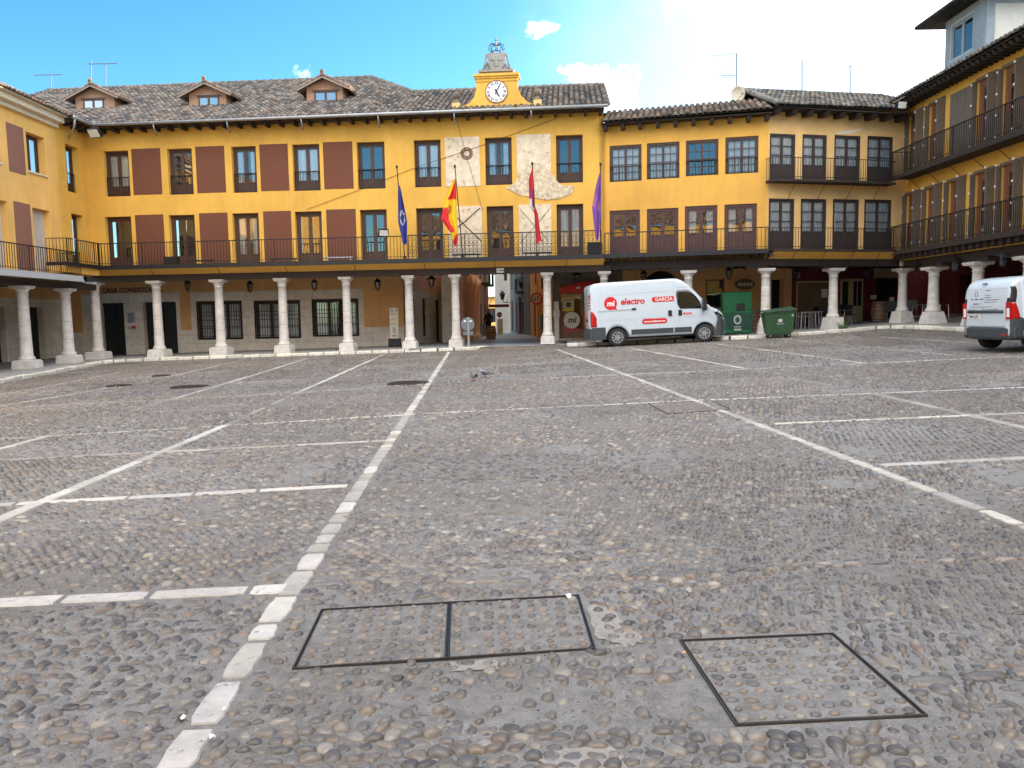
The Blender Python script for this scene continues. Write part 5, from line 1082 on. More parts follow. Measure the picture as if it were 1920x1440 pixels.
    seam([(3.42, 2.2), (3.9, 2.2), (4.15, 1.98), (4.5, 1.55)]); seam([(4.6, 1.32), (4.62, .9)]); seam([(.4, 1.02), (1.7, 1.05)]); seam([(1.74, 1.05), (3.28, 1.07)]); seam([(4.0, .66), (3.98, .4)]); seam([(1.72, 2.42), (2.4, 2.44), (3.3, 2.46)])
    obj('panel_seam', mb, M_lgrey, body)
    mb = MB(); mb.beam((.26, e1(.26, 1.44)-.008, 1.41), (1.66, e1(1.6, 1.44)-.008, 1.44), .016, .03); mb.cm = 1; mb.beam((1.6, e1(1.6, 1.44)-.012, 1.44), (1.76, e1(1.7, 1.44)-.012, 1.445), .03, .07)
    obj('door_rail', mb, [M_lgrey, M_blk], v)
    for x in (3.10, 3.5):
        mb = MB(); mb.box(x-.07, x+.07, e1(x, 1.2)-.025, e1(x, 1.2), 1.1, 1.32); obj('door_handle', mb, M_blk, v)
    for sg in (-1, 1):
        mb = MB(); mb.box(4.36, 4.5, sg*1.03-.0 if sg > 0 else -1.27, 1.27 if sg > 0 else -1.03, 1.25, 1.68); mb.cm = 1; mb.box(4.352, 4.359, min(sg*1.06, sg*1.24), max(sg*1.06, sg*1.24), 1.36, 1.62); obj('wing_mirror', mb, [M_blk, M_alu], v)
        mb = MB(); w_ = lambda x: sg*(wx(x)+.0); P = [(4.86, 1.2), (5.02, 1.2), (5.26, 1.02), (5.3, .94), (5.1, .95), (4.92, 1.08)]; surf_patch(mb, P, wf, sg, .012); obj('headlight', mb, [G_van], v)
        mb = MB(); P = [(.0, 1.42), (.08, 1.4), (.2, 1.15), (.2, .8), (.0, .8)]; surf_patch(mb, P, wf, sg, .012); mb.box(-.012, .03, *(sorted((sg*.78, sg*.965))), .8, 1.42); obj('tail_light', mb, M_redl, v)
    # rear doors detail
    mb = MB(); mb.box(-.006, .01, -.006, .006, .8, 2.35); mb.box(-.02, .0, .1, .5, 1.0, 1.12); mb.box(-.02, 0, -.9, -.84, 1.1, 1.3); mb.box(-.02, 0, -.9, -.84, 1.9, 2.1); obj('rear_trim', mb, M_blk, v)
    mb = MB(); 
    for i in range(5): mb.box(-.005, .0, -.8, -.2, 1.5+i*.12, 1.56+i*.12)
    obj('rear_lettering', mb, M_red, v)
    mb = MB(); mb.box(-.012, 0, -.75, -.25, .84, .95); obj('number_plate', mb, M_white, v)
    # graphics on the sliding side
    mb = MB(); c = (.77, 1.70); r = .255; mb.poly([(c[0]+r*math.cos(a), e2(c[0]+r*math.cos(a), c[1]+r*math.sin(a)), c[1]+r*math.sin(a)) for a in np.linspace(0, 2*math.pi, 37)[:-1]]); mb.poly([(.84, e2(.84, 1.5), 1.47), (1.02, e2(1.02, 1.45), 1.435), (.97, e2(.97, 1.6), 1.58)])
    Xv, Yv = (1, 0, 0), (0, .05, 1)
    text_mb(mb, 'electro', .335, (1.64, e2(1.64, 1.74)-.0, 1.74), Xv, Yv, .002, bold=.010, shear=.12, sx=.98)
    def pill(x0, x1, z, h, flat=False):
        pts = [(x0+h/2-h/2*math.cos(a), z+h/2*math.sin(a)) for a in np.linspace(-math.pi/2, math.pi/2, 9)]
        pts += [(x1, z+h/2), (x1, z-h/2)] if flat else [(x1-h/2+h/2*math.sin(a), z+h/2*math.cos(a)) for a in np.linspace(0, math.pi, 9)]
        mb.poly([(x, e2(x, zz), zz) for x, zz in pts])
    pill(2.4, 3.27, 1.77, .2, True); pill(1.98, 2.98, .93, .2); pill(3.62, 3.96, 1.17, .06)
    for i in range(2): mb.box(3.66, 4.1, e2(3.8, 1.1)-.001, e2(3.8, 1.1), 1.09-i*.09, 1.096-i*.09)
    obj('red_graphics', mb, M_red, v)
    mb = MB(); text_mb(mb, 'mi', .30, (.77, e3(.77, 1.7)-.002, 1.69), Xv, Yv, .002, bold=.009, shear=.12); text_mb(mb, 'GARCÍA', .19, (2.87, e3(2.87, 1.77)-.002, 1.765), Xv, Yv, .002, bold=.002)
    text_mb(mb, 'www.mielectro.es', .115, (2.48, e3(2.48, .93)-.002, .925), Xv, Yv, .002, bold=.003); text_mb(mb, 'GARCÍA', .05, (3.79, e3(3.79, 1.17)-.002, 1.168), Xv, Yv, .002)
    obj('white_lettering', mb, M_white, v)
    for x, st_ in ((xr, 0), (xf, -.18)):
        wheel(v, x, -.90, wr, .24, -1, st_); wheel(v, x, .90, wr, .24, 1, st_)
        mb = MB()
        for sg in (-1, 1):
            for k in range(14):
                a, b = math.pi*k/14, math.pi*(k+1)/14; mb.beam((x+.445*math.cos(a), sg*(wf(x, .6)+.004), .34+.445*math.sin(a)), (x+.445*math.cos(b), sg*(wf(x, .6)+.004), .34+.445*math.sin(b)), .03, .03, up=(0, 1, 0))
        obj('wheel_arch', mb, M_blk if x == xr else M_blk, v)
    for x in (xr, xf): mb = MB(); mb.box(x-.43, x+.43, -.78, .78, .5, .8); obj('wheel_well', mb, M_blk, v)
    return v
VB = van_big()
P0v = gp(1156, 652); P1v = gp(1317, 641); az = math.atan2(P1v[1]-P0v[1], P1v[0]-P0v[0]); 
print('van wheel pts', P0v, P1v, math.hypot(*(P1v-P0v)[:2]))
VX, VY = P0v[0], P0v[1]; VA = R(0.5)
def place_van(v, wx_, wy_, xr, wb, yoff, ang):
    # put near-side rear wheel contact at wx_, wy_
    c, s = math.cos(ang), math.sin(ang); zr = float(G(wx_, wy_)); fx_, fy_ = wx_+c*wb, wy_+s*wb; zf = float(G(fx_, fy_)); pt = math.atan2(zf-zr, wb)
    ox, oy = wx_-(c*xr*math.cos(pt)-s*yoff), wy_-(s*xr*math.cos(pt)+c*yoff); v.location = (ox, oy, zr-math.sin(pt)*xr+.008); v.rotation_euler = (0, -pt, ang)
place_van(VB, 4.19, 30.0, 1.0, 3.46, -1.0, R(2))
def van_small():
    v = top('panel_van', 'small white panel van seen from its rear corner, cut by the right edge', 'van', local=True)
    xr, xf, wr = .68, 3.49, .315
    zbm = interp([(0, .4), (.25, .34), (4.36, .3)])
    def zb(x):
        z = zbm(x)
        for c in (xr, xf):
            d = abs(x-c); r = .37
            if d < r: z = max(z, .32+math.sqrt(r*r-d*d))
        return z
    zt = interp([(0, 1.45), (.03, 1.58), (.1, 1.70), (.25, 1.78), (.6, 1.82), (2.4, 1.83), (2.7, 1.78), (3.0, 1.56), (3.35, 1.2), (3.6, 1.1), (4.0, 1.02), (4.2, .92), (4.36, .72)])
    wx = interp([(0, .80), (.06, .84), (.2, .87), (3.4, .87), (3.9, .83), (4.2, .72), (4.36, .55)])
    def wf(x, z): return wx(x)*(1-.10*max(0, (z-.95)/.87)**1.5-.05*max(0, .6-z))
    st = sorted(set([0, .015, .03, .06, .1, .17, .25, .31]+[c+.37*math.cos(a)*s for c in (xr, xf) for s in (-1, 1) for a in np.linspace(0, math.pi/2, 9)]+[1.06, 1.3, 1.8, 2.2, 2.4, 2.6, 2.8, 3.0, 3.11, 3.9, 4.0, 4.1, 4.2, 4.3, 4.36]))
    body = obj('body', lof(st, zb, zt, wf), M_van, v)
    mb = MB(); mb.box(.1, 4.2, -.7, .7, .28, .5); mb.box(xr-.36, xr+.36, -.66, .66, .4, .7); mb.box(xf-.36, xf+.36, -.66, .66, .4, .7); obj('underbody', mb, M_blk, v)
    mb = MB(); ys_ = np.linspace(-1, 1, 13); fx = lambda y: -.08+.16*abs(y)**4
    for a, b in zip(ys_, ys_[1:]):
        for (z0, z1, o0, o1) in ((.30, .36, .04, 0), (.36, .56, 0, .0), (.56, .60, .0, .05)): mb.poly([(fx(a)+o0, a*.88, z0), (fx(b)+o0, b*.88, z0), (fx(b)+o1, b*.88, z1), (fx(a)+o1, a*.88, z1)])
        mb.poly([(fx(a)+.04, a*.88, .3), (fx(b)+.04, b*.88, .3), (.3, b*.8, .3), (.3, a*.8, .3)]); mb.poly([(fx(a)+.05, a*.88, .6), (fx(b)+.05, b*.88, .6), (.1, b*.82, .6), (.1, a*.82, .6)])
    for sg in (-1, 1):
        for P in ([(.0, .32), (.30, .32), (.29, .5), (.33, .62), (.3, .8), (.12, .88), (.0, .85)], [(.33, .6), (.45, .72), (.68, .78), (.66, .83), (.3, .82)]): surf_patch(mb, P, wf, sg, .012)
    obj('rear_bumper', mb, M_grey, v)
    for sg in (-1, 1):
        mb = MB(); P = [(.0, 1.2), (.1, 1.2), (.16, 1.0), (.2, .80), (.0, .80)]; surf_patch(mb, P, wf, sg, .014); y0, y1 = sorted((sg*.69, sg*.835)); mb.box(-.03, .02, y0, y1, .80, 1.2); mb.cm = 1; mb.box(-.036, -.03, y0+.02, y1-.04, .85, 1.06); obj('tail_light', mb, [M_redl, M_white], v)
        mb = MB(); P = [(.0, 1.21), (.11, 1.21), (.14, 1.35), (.15, 1.5), (.12, 1.58), (.04, 1.58)]; surf_patch(mb, P, wf, sg, .010); mb.poly([(-.012, sg*.70, 1.205), (-.012, sg*.80, 1.205), (.008, sg*.785, 1.4), (.045, sg*.76, 1.57), (.03, sg*.70, 1.57)]); obj('pillar_trim', mb, M_blk, v)
        mb = MB(); mb.beam((1.0, sg*(wf(1, 1.08)+.006), 1.08), (3.0, sg*(wf(1, 1.08)+.006), 1.08), .012, .035); obj('side_rail', mb, M_blk, v)
        mb = MB(); P = [(2.2, 1.25), (2.9, 1.25), (2.75, 1.6), (2.25, 1.64)]; mb.poly([(x, sg*(wf(x, z)+.004), z) for x, z in P]); obj('side_window', mb, G_van, v)
        mb = MB(); y0, y1 = sorted((sg*.88, sg*1.06)); mb.box(2.9, 3.0, y0, y1, 1.1, 1.26); obj('wing_mirror', mb, M_white, v)
    # rear doors: shell panels slightly proud, seam between
    ins = .02
    rx = lambda z: -.028 if z < 1.12 else -.028+(z-1.12)*.105
    for (y0, y1) in ((-.685, -.006+.12), (.006+.12, .685)):
        mb = MB(); P = [(y0, .63), (y1, .63), (y1, 1.12), (y1, 1.56), (y0, 1.56), (y0, 1.12)]; a = [(y0, .63), (y1, .63), (y1, 1.12), (y0, 1.12)]; b = [(y0, 1.12), (y1, 1.12), (y1-.0, 1.56), (y0, 1.56)]
        for q in (a, b):
            mb.poly([(rx(z), y, z) for y, z in q]); 
        for (p, q) in (((y0, .63), (y1, .63)), ((y0, 1.56), (y1, 1.56))): mb.poly([(rx(p[1]), p[0], p[1]), (rx(q[1]), q[0], q[1]), (.06, q[0], q[1]), (.06, p[0], p[1])])
        for y in (y0, y1): mb.poly([(rx(.63), y, .63), (rx(1.12), y, 1.12), (rx(1.56), y, 1.56), (.08, y, 1.56), (.06, y, .63)])
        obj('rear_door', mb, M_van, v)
    mb = MB(); mb.smooth = True; mb.beam((-.045, -.62, .985), (-.045, .62, .985), .03, .07); obj('door_handle', mb, M_grey, v); mb = MB(); mb.box(.02, .06, .04, .18, 1.66, 1.69); obj('brake_light', mb, M_grey, v)
    yv, zv = (0, -1, 0), (0, 0, 1)    # reading direction seen from behind: left is +y
    mb = MB(); mb.box(-.04, -.03, .12+.08, .60, .80, .92); pl = obj('number_plate', mb, M_white, v); mb = MB(); text_mb(mb, '7604 JZK', .1, (-.043, .405, .86), yv, zv, .002, bold=.002, sx=.95); obj('lettering', mb, M_blk, pl)
    mb = MB(); 
    def rt(z, y, n, h=.03, w=.055, sl=1):
        for k in range(n): 
            if random.random() < .12: continue
            x = rx(z)-.004; mb.box8([(x, y-k*w, z), (x, y-k*w-w*.7, z), (x+.002, y-k*w-w*.7, z), (x+.002, y-k*w, z), (rx(z+h)-.004, y-k*w, z+h), (rx(z+h)-.004, y-k*w-w*.7, z+h), (rx(z+h)-.002, y-k*w-w*.7, z+h), (rx(z+h)-.002, y-k*w, z+h)])
    for i, n in enumerate((7, 4, 5, 6, 14, 11)): rt(1.50-i*.058, .05, n, .016, .036)
    rt(1.28, .58, 11, .03, .045); rt(1.165, .45, 7, .03, .04); rt(1.10, .55, 26, .012, .03); rt(1.03, .62, 8, .012, .03); rt(1.03, .1, 18, .014, .03)
    for k in range(20):
        a, b = k*math.pi/10, (k+1)*math.pi/10
        if k in (4, 5, 14, 15): continue
        mb.beam((rx(1.43+.06*math.sin(a))-.006, .36+.055*math.cos(a), 1.43+.065*math.sin(a)), (rx(1.43+.06*math.sin(b))-.006, .36+.055*math.cos(b), 1.43+.065*math.sin(b)), .014, .004, up=(1, 0, 0))
    obj('rear_lettering', mb, M_grey, v)
    mb = MB(); mb.box(-.05, -.03, -.72, -.5, .4, .44); obj('reflector', mb, M_redl, v)
    for x in (xr, xf): wheel(v, x, -.76, wr, .2, -1); wheel(v, x, .76, wr, .2, 1)
    return v
VS = van_small()
ang = R(5); qv = atp = None
# far-side rear wheel touches the ground under pixel 1857,655
gq_ = gp(1857, 655); k_ = 19.6/np.hypot(*gq_[:2])*1.0
dr_ = ray(1857, 655); PW = EYE+dr_*(19.9/dr_[1]); print('small van wheel', PW, G(PW[0], PW[1]))
c_, s_ = math.cos(ang), math.sin(ang)
ox, oy = PW[0]-(c_*.68-s_*.76), PW[1]-(s_*.68+c_*.76)
zc = float(G(PW[0], PW[1])); zn = float(G(ox+c_*.68+s_*.76, oy+s_*.68-c_*.76)); zf = float(G(ox+c_*3.49, oy+s_*3.49))
VS.location = (ox, oy, (zc+zn)/2+.01-.0*zf); VS.rotation_euler = (0, 0, ang); VS.rotation_euler[1] = -math.atan2(zf-(zc+zn)/2, 2.81)
# ------------------------------------------------------------------ street furniture and loose things
def pxy(x, y, Y): d = ray(x, y); return EYE+d*(Y/d[1])
def onpave(x, y):  return float(G(x, y))+KH
# wheeled bin
def wheeled_bin():
    p = gp(1462, 626); t_ = top('waste_container', 'big olive green wheeled waste container with a dented lid', 'bin', local=True)
    mb = MB(); mb.smooth = False; mb.box8([(-.56, -.42, .22), (.56, -.42, .22), (.56, .42, .22), (-.56, .42, .22), (-.68, -.53, 1.12), (.68, -.53, 1.12), (.68, .53, 1.12), (-.68, .53, 1.12)]); mb.box(-.71, .71, -.56, .56, 1.12, 1.17); mb.box(-.5, .5, -.38, .38, .16, .22)
    for x in (-.45, .45): mb.box8([(x-.03, -.45, .24), (x+.03, -.45, .24), (x+.03, -.42, .24), (x-.03, -.42, .24), (x-.03, -.565, 1.1), (x+.03, -.565, 1.1), (x+.03, -.53, 1.1), (x-.03, -.53, 1.1)]) if False else None
    obj('tub', mb, M_gbin, t_)
    mb = MB(); mb.box8([(-.74, -.6, 1.175), (.74, -.6, 1.21), (.74, .58, 1.3), (-.74, .58, 1.22), (-.74, -.6, 1.215), (.74, -.6, 1.27), (.70, .5, 1.40), (-.70, .5, 1.27)]); mb.box(.1, .7, .1, .5, 1.3, 1.36); obj('lid', mb, mat('dark_green_lid', (.03, .075, .04), rough=.5, var=.2, vs=4), t_)
    mb = MB()
    for x in (-.7, .7): mb.tube([(x, -.35, 1.02), (x*1.06, -.35, 1.02), (x*1.06, .35, 1.02), (x, .35, 1.02)], .02, 6)
    obj('handle', mb, M_iron, t_)
    for x in (-.42, .42):
        for y in (-.3, .3): mb = MB(); mb.lathe([(.1, -.025), (.1, .025)], (x, y, .1), 14, axis='Y'); mb.cm = 1; mb.box(x-.05, x+.05, y-.04, y+.04, .1, .2); obj('castor', mb, [M_tyre, M_gal], t_)
    mb = MB(); sl = lambda z: -.42-(z-.22)*.11/.9-.004; 
    mb.box(-.08, .1, sl(.8)-.003, sl(.72), .72, .8+.06)
    mb.box(-.17, .2, sl(.66)-.003, sl(.66), .655, .668); mb.box(-.13, .16, sl(.63)-.003, sl(.63), .62, .632); mb.box(.52, .6, sl(1)-.003, sl(1), .96, 1.04); obj('emblem_print', mb, M_lgrey, t_)
    t_.location = (10.6, 30.3, float(G(10.6, 30.3))); t_.scale = (.84, .84, .88); t_.rotation_euler = (0, -R(2), R(-8))
wheeled_bin()
# green recycling containers, the smaller one standing on the larger
def recyclers():
    q = FC.P(5.6, 0, -1.2); q = (q[0]-.05, q[1]); z = onpave(q[0], q[1])
    t_ = top('recycling_container', 'bright green recycling container with posters, carrying a second one on top', 'container', local=True)
    mb = MB(); mb.box8([(-.62, -.42, .05), (.62, -.42, .05), (.62, .42, .05), (-.62, .42, .05), (-.66, -.46, .92), (.66, -.46, .92), (.66, .46, .92), (-.66, .46, .92)]); mb.box(-.68, .68, -.48, .48, .92, .99); mb.box(-.8, -.63, -.3, .3, .1, .85); obj('tub', mb, M_green, t_)
    mb = MB(); mb.cm = 0; mb.box8([(-.38, -.455, .25), (.6, -.455, .25), (.6, -.43, .25), (-.38, -.43, .25), (-.5, -.485, .9), (.62, -.485, .9), (.62, -.46, .9), (-.5, -.46, .9)]); obj('poster', mb, mat('dark_green_poster', (.02, .07, .045), rough=.4, var=.4, vs=5), t_)
    mb = MB(); mb.cm = 0; pr = [(.02+.16*math.cos(a), -.50, .62+.2*math.sin(a)) for a in np.linspace(0, 2*math.pi, 21)[:-1]]; mb.prism(pr, (0, .006, 0)); mb.box(-.12, .18, -.495, -.49, .16, .24); mb.box(-.12, .18, -.495, -.49, .3, .34)
    mb.cm = 1; mb.prism([(.02+.1*math.cos(a), -.504, .62+.13*math.sin(a)) for a in np.linspace(0, 2*math.pi, 21)[:-1]], (0, .003, 0)); obj('poster_emblem', mb, [M_lgrey, M_gbin], t_)
    t_.location = (q[0], q[1], z); t_.rotation_euler = (0, 0, R(-9))
    u = top('recycling_container', 'bright green container with a dark chute, stacked on the poster container', 'container', local=True)
    mb = MB(); mb.box8([(-.56, -.4, 0), (.6, -.4, 0), (.6, .4, 0), (-.56, .4, 0), (-.6, -.44, .72), (.62, -.44, .72), (.62, .44, .72), (-.6, .44, .72)]); mb.box(-.63, .65, -.47, .47, .72, .78); mb.box8([(-.5, -.4, .78), (.55, -.4, .78), (.55, .4, .78), (-.5, .4, .78), (-.45, -.3, .83), (.5, -.3, .83), (.5, .3, .83), (-.45, .3, .83)]); obj('tub', mb, M_green, u)
    mb = MB(); mb.prism([(-.02, -.43, .02), (.34, -.43, .02), (.34, -.43, .26), (.28, -.43, .33), (.04, -.43, .33), (-.02, -.43, .26)], (0, .012, 0)); obj('chute', mb, M_blk, u)
    u.location = (q[0], q[1]+.02, z+.995); u.rotation_euler = (0, 0, R(-9))
recyclers()
def barrel(label, x, y, z, h=.9, r=.34, rz=0, grp=None):
    t_ = top('barrel', label, 'barrel', local=True, group=grp)
    mb = MB(); mb.smooth = True; n = 24
    pr = [(r*.78, 0), (r*.87, h*.15), (r*.95, h*.3), (r, h*.5), (r*.95, h*.7), (r*.87, h*.85), (r*.78, h), (r*.72, h), (r*.72, h-.03)]; mb.lathe(pr, (0, 0, 0), n, .006); obj('staves', mb, M_barrel, t_)
    for zz in (.04, .2, .36, .64, .8, .95):
        rr = r*float(np.interp(zz, [0, .3, .5, .7, 1], [.79, .955, 1.003, .955, .79])); hb = MB(); hb.smooth = True; hb.lathe([(rr, h*zz-.02), (rr+.008, h*zz-.018), (rr+.008, h*zz+.018), (rr, h*zz+.02)], (0, 0, 0), n); obj('hoop', hb, M_gal if zz != 0 else M_iron, t_)
    t_.location = (x, y, z); t_.rotation_euler = (0, 0, rz)
p = FD.P(1, 0, -3.3); p = pxy(1411, 600, 34.6); barrel('wooden barrel standing beside the green recycling containers', p[0], p[1], onpave(p[0], p[1]), .95, .36)
p = pxy(1648, 604, 36.0); barrel('wooden barrel table by the dark bar doorway under the arcade', p[0], p[1], onpave(p[0], 33), .95, .37, 1)
p = pxy(921, 637, 43.4); barrel('wooden barrel in the side street in front of the standing person', p[0], 43.4, zs, .8, .3, 2)
# person in the side street
def person():
    t_ = top('person', 'person in dark clothes standing behind a barrel in the side street', 'person', (-1.3, 44.4, zs))
    me = bpy.data.meshes.new('body'); V = [(0, 0, .95), (0, 0, 1.15), (0, 0, 1.38), (0, 0, 1.5), (0, 0, 1.6), (0, 0, 1.72), (.17, 0, 1.4), (.24, -.03, 1.14), (.18, -.2, .98), (.13, -.27, .97), (-.17, 0, 1.4), (-.25, -.02, 1.14), (-.2, -.18, .96), (-.15, -.25, .95), (.09, 0, .9), (.1, -.02, .5), (.1, .03, .08), (.11, -.12, .04), (-.09, 0, .9), (-.1, 0, .5), (-.12, .04, .08), (-.13, -.1, .04)]
    E_ = [(0, 1), (1, 2), (2, 3), (3, 4), (4, 5), (2, 6), (6, 7), (7, 8), (8, 9), (2, 10), (10, 11), (11, 12), (12, 13), (0, 14), (14, 15), (15, 16), (16, 17), (0, 18), (18, 19), (19, 20), (20, 21)]
    rad = [.16, .15, .17, .065, .09, .08, .075, .055, .042, .035, .075, .055, .042, .035, .1, .07, .05, .04, .1, .07, .05, .04]
    me.from_pydata(V, E_, []); o = bpy.data.objects.new('body', me); COL.objects.link(o); o.parent = t_; m = o.modifiers.new('s', 'SKIN'); sv = me.skin_vertices or None
    if not me.skin_vertices: me.skin_vertices.new() if hasattr(me.skin_vertices, 'new') else None
    bm = bmesh.new(); bm.from_mesh(me); lay = bm.verts.layers.skin.verify(); 
    for v_, r_ in zip(bm.verts, rad): v_[lay].radius = (r_, r_*.85)
    bm.verts.ensure_lookup_table(); bm.verts[0][lay].use_root = True; bm.to_mesh(me); bm.free()
    o.modifiers.new('u', 'SUBSURF').levels = 1; o.modifiers['u'].render_levels = 2; me.materials.append(mat('dark_clothing', (.015, .017, .022), rough=.9))
    mb = MB(); mb.smooth = True; mb.sphere((-1.3, 44.38, zs+1.66), .098, 12, 8, (1, 1, 1.2)); mb.sphere((-1.3, 44.28, zs+1.655), .02, 6, 5); obj('head', mb, mat('skin', (.35, .2, .14), rough=.6), t_)
    mb = MB(); mb.smooth = True; mb.sphere((-1.3, 44.4, zs+1.70), .104, 12, 8, (1, 1, .98)); obj('hair', mb, M_blk, t_)
person()
# information totem
def totem():
    p = pxy(740, 640, 36.1); z = onpave(p[0], 34); t_ = top('information_totem', 'tall cream information totem on a black base by the orange wall', 'information sign', (p[0], p[1], z)); x, y = p[0], p[1]
    mb = MB(); mb.box(x-.27, x+.27, y-.2, y+.2, z, z+.4); obj('base', mb, M_blk, t_)
    mb = MB(); mb.box(x-.2, x+.2, y-.05, y+.05, z+.4, z+1.84); pn_ = obj('panel', mb, M_crn, t_)
    mb = MB(); yy = y-.051
    mb.cm = 0; mb.box(x-.15, x-.02, yy-.004, yy, z+1.73, z+1.76); mb.box(x-.15, x-.02, yy-.004, yy, z+1.68, z+1.70); mb.box(x+.09, x+.15, yy-.004, yy, z+1.68, z+1.76); mb.box(x-.1, x+.12, yy-.004, yy, z+.5, z+.54)
    mb.cm = 1
    for a, b in ((1.5, 1.62), (1.27, 1.38), (1.05, 1.15)):
        n = int((b-a)/.03)
        for k in range(n): mb.box(x-.16, x+.13, yy-.003, yy, z+a+k*.03, z+a+k*.03+.014)
    mb.cm = 2; mb.box(x-.08, x+.1, yy-.003, yy, z+.62, z+.95); mb.cm = 0; mb.box(x-.0, x+.02, yy-.006, yy-.003, z+.68, z+.88)
    obj('print', mb, [M_blk, mat('olive_print', (.35, .36, .2), rough=.7), M_lgrey], pn_)
totem()
# back of a round traffic sign
def signback():
    p = pxy(878, 652, 32.75); x, y = p[0], p[1]; z = onpave(x, y); t_ = top('traffic_sign', 'low round traffic sign seen from its grey back, on a galvanised post at the kerb', 'traffic sign', (x, y, z))
    mb = MB(); mb.beam((x+.02, y-.03, z), (x+.03, y-.03, z+1.28), .09, .05, up=(0, 1, 0)); obj('post', mb, M_gal, t_)
    c = z+.98; mb = MB(); mb.prism([(x+.29*math.cos(a), y, c+.29*math.sin(a)) for a in np.linspace(0, 2*math.pi, 33)[:-1]], (0, .02, 0)); obj('disc', mb, mat('sign_back_grey', (.20, .23, .26), rough=.4, metal=.5), t_)
    mb = MB(); 
    for sg in (-1, 1): mb.prism([(x+sg*.2, y-.008, c+.12), (x+sg*.12, y-.008, c+.18), (x+sg*.06, y-.008, c+.13), (x+sg*.1, y-.008, c+.08)], (0, .007, 0)) if sg > 0 else mb.prism([(x-.1, y-.008, c+.08), (x-.06, y-.008, c+.13), (x-.12, y-.008, c+.18), (x-.2, y-.008, c+.12)], (0, .007, 0))
    obj_split('sticker', mb, M_white, t_)
    mb = MB(); mb.box(x-.2, x+.22, y-.004, y+.015, c-.47, c-.31); obj('plate', mb, MATS['sign_back_grey'], t_)
signback()
def round_sign(name, label, c, r, n, kind, post=None):
    fx_ = Fac((c[0]-n[1]*-1*0, c[1]), (c[0]+1, c[1])); t_ = top(name, label, 'traffic sign', tuple(c)); x, y, z = c
    mb = MB(); mb.prism([(x+r*math.cos(a), y, z+r*math.sin(a)) for a in np.linspace(0, 2*math.pi, 33)[:-1]], (0, .03, 0)); obj('disc', mb, M_red, t_)
    mb = MB()
    if kind == 'two':
        rr = r*.72; mb.prism([(x+rr*math.cos(a), y-.006, z+rr*math.sin(a)) for a in np.linspace(0, 2*math.pi, 33)[:-1]], (0, .005, 0)); obj('face', mb, M_crn, t_)
        for sg, m_ in ((-1, M_blk), (1, M_red)):
            mb = MB(); xx = x+sg*r*.27; dn = -sg; mb.box(xx-.02, xx+.02, y-.012, y-.007, z-r*.42, z+r*.42); tz = z+dn*sg*0; e = -1 if sg < 0 else 1; mb.prism([(xx-.06, y-.012, z+e*r*.15), (xx+.06, y-.012, z+e*r*.15), (xx, y-.012, z+e*r*.5)], (0, .004, 0)); obj('arrow', mb, m_, t_)
    else: mb.box(x-r*.7, x+r*.7, y-.008, y, z-r*.17, z+r*.17); obj('bar', mb, M_white, t_)
    mb = MB(); mb.tube([(x, y+.05, z), (x+.5, y+.05, z)], .025, 6) if post is None else mb.tube([(x, y+.05, post), (x, y+.05, z+r)], .03, 6); obj('bracket' if post is None else 'post', mb, M_gal, t_)
c = pxy(1006, 560, 42.0); round_sign('traffic_sign', 'round red-rimmed sign with two arrows on the orange house in the side street', c, .33, (0, -1), 'two')
c = pxy(936.5, 590, 57.5); round_sign('traffic_sign', 'red no entry sign at the far end of the side street', c, .2, (0, -1), 'no', post=zs)
c = pxy(938, 626, 55); ab = top('banner_stand', 'narrow beige banner stand below the no entry sign', 'banner', (c[0], 55, zs)); mb = MB(); mb.box(c[0]-.2, c[0]+.2, 54.97, 55, zs, zs+1.15); mb.box(c[0]-.25, c[0]+.25, 54.9, 55.1, zs, zs+.05); obj('banner', mb, M_cream, ab)
# lanterns
def lantern(x, y, z, label, cap=False, wallarm=None):
    t_ = top('lantern', label, 'lantern', local=True, group='lanterns hanging under the arcades'); t_.location = (x, y, z)
    mb = MB(); mb.lathe([(.02, .52), (.05, .5), (.09, .46), (.24 if cap else .17, .36), (.25 if cap else .18, .345), (.1, .34)], (0, 0, 0), 6 if not cap else 16); mb.tube([(0, 0, .5), (0, 0, .78)], .014, 5)
    for k in range(6): a = k*math.pi/3; mb.beam((.15*math.cos(a), .15*math.sin(a), .345), (.09*math.cos(a), .09*math.sin(a), .02), .015, .015)
    mb.lathe([(.1, -.0), (.1, .025), (.03, .03)], (0, 0, 0), 6); mb.lathe([(.02, -.06), (.03, 0)], (0, 0, 0), 6)
    obj('frame', mb, M_iron, t_); mb = MB(); mb.lathe([(.08, .03), (.138, .34)], (0, 0, 0), 6); obj('glass', mb, G_lamp, t_)
LAN = [(352, 535, 31.0+5, 'left of the fifth column from the corner'), (469, 537, 36, 'second along from the town hall corner'), (590, 534, 36, 'in front of the grilled windows'), (708, 533, 35.6, 'above the orange wall panel and information totem'), (809, 528, 35.2, 'over the passage side wall'), (1081, 520, 35, 'in front of the red shop fascia'), (1207, 518, 34.6, 'left of the dark archway behind the van'), (1367, 512, 33.6, 'above the green recycling containers'), (1495, 515, 34.5, 'in front of the brown board'), (1625, 512, 34.6, 'by the cream double door'), (1720, 503, 31.5, 'nearest the corner column of the right arcade'), (1790, 497, 28.6, 'between the two right-hand arcade columns'), (1880, 488, 25.4, 'above the small white van')]
for x, y, Y, w in LAN:
    c = pxy(x, y+8, Y+.3); lantern(c[0], c[1], c[2]-.05, 'black iron arcade lantern '+w, cap=x in (809, 1081, 1625, 1720, 1790, 1880))
c = pxy(822, 0, 50)
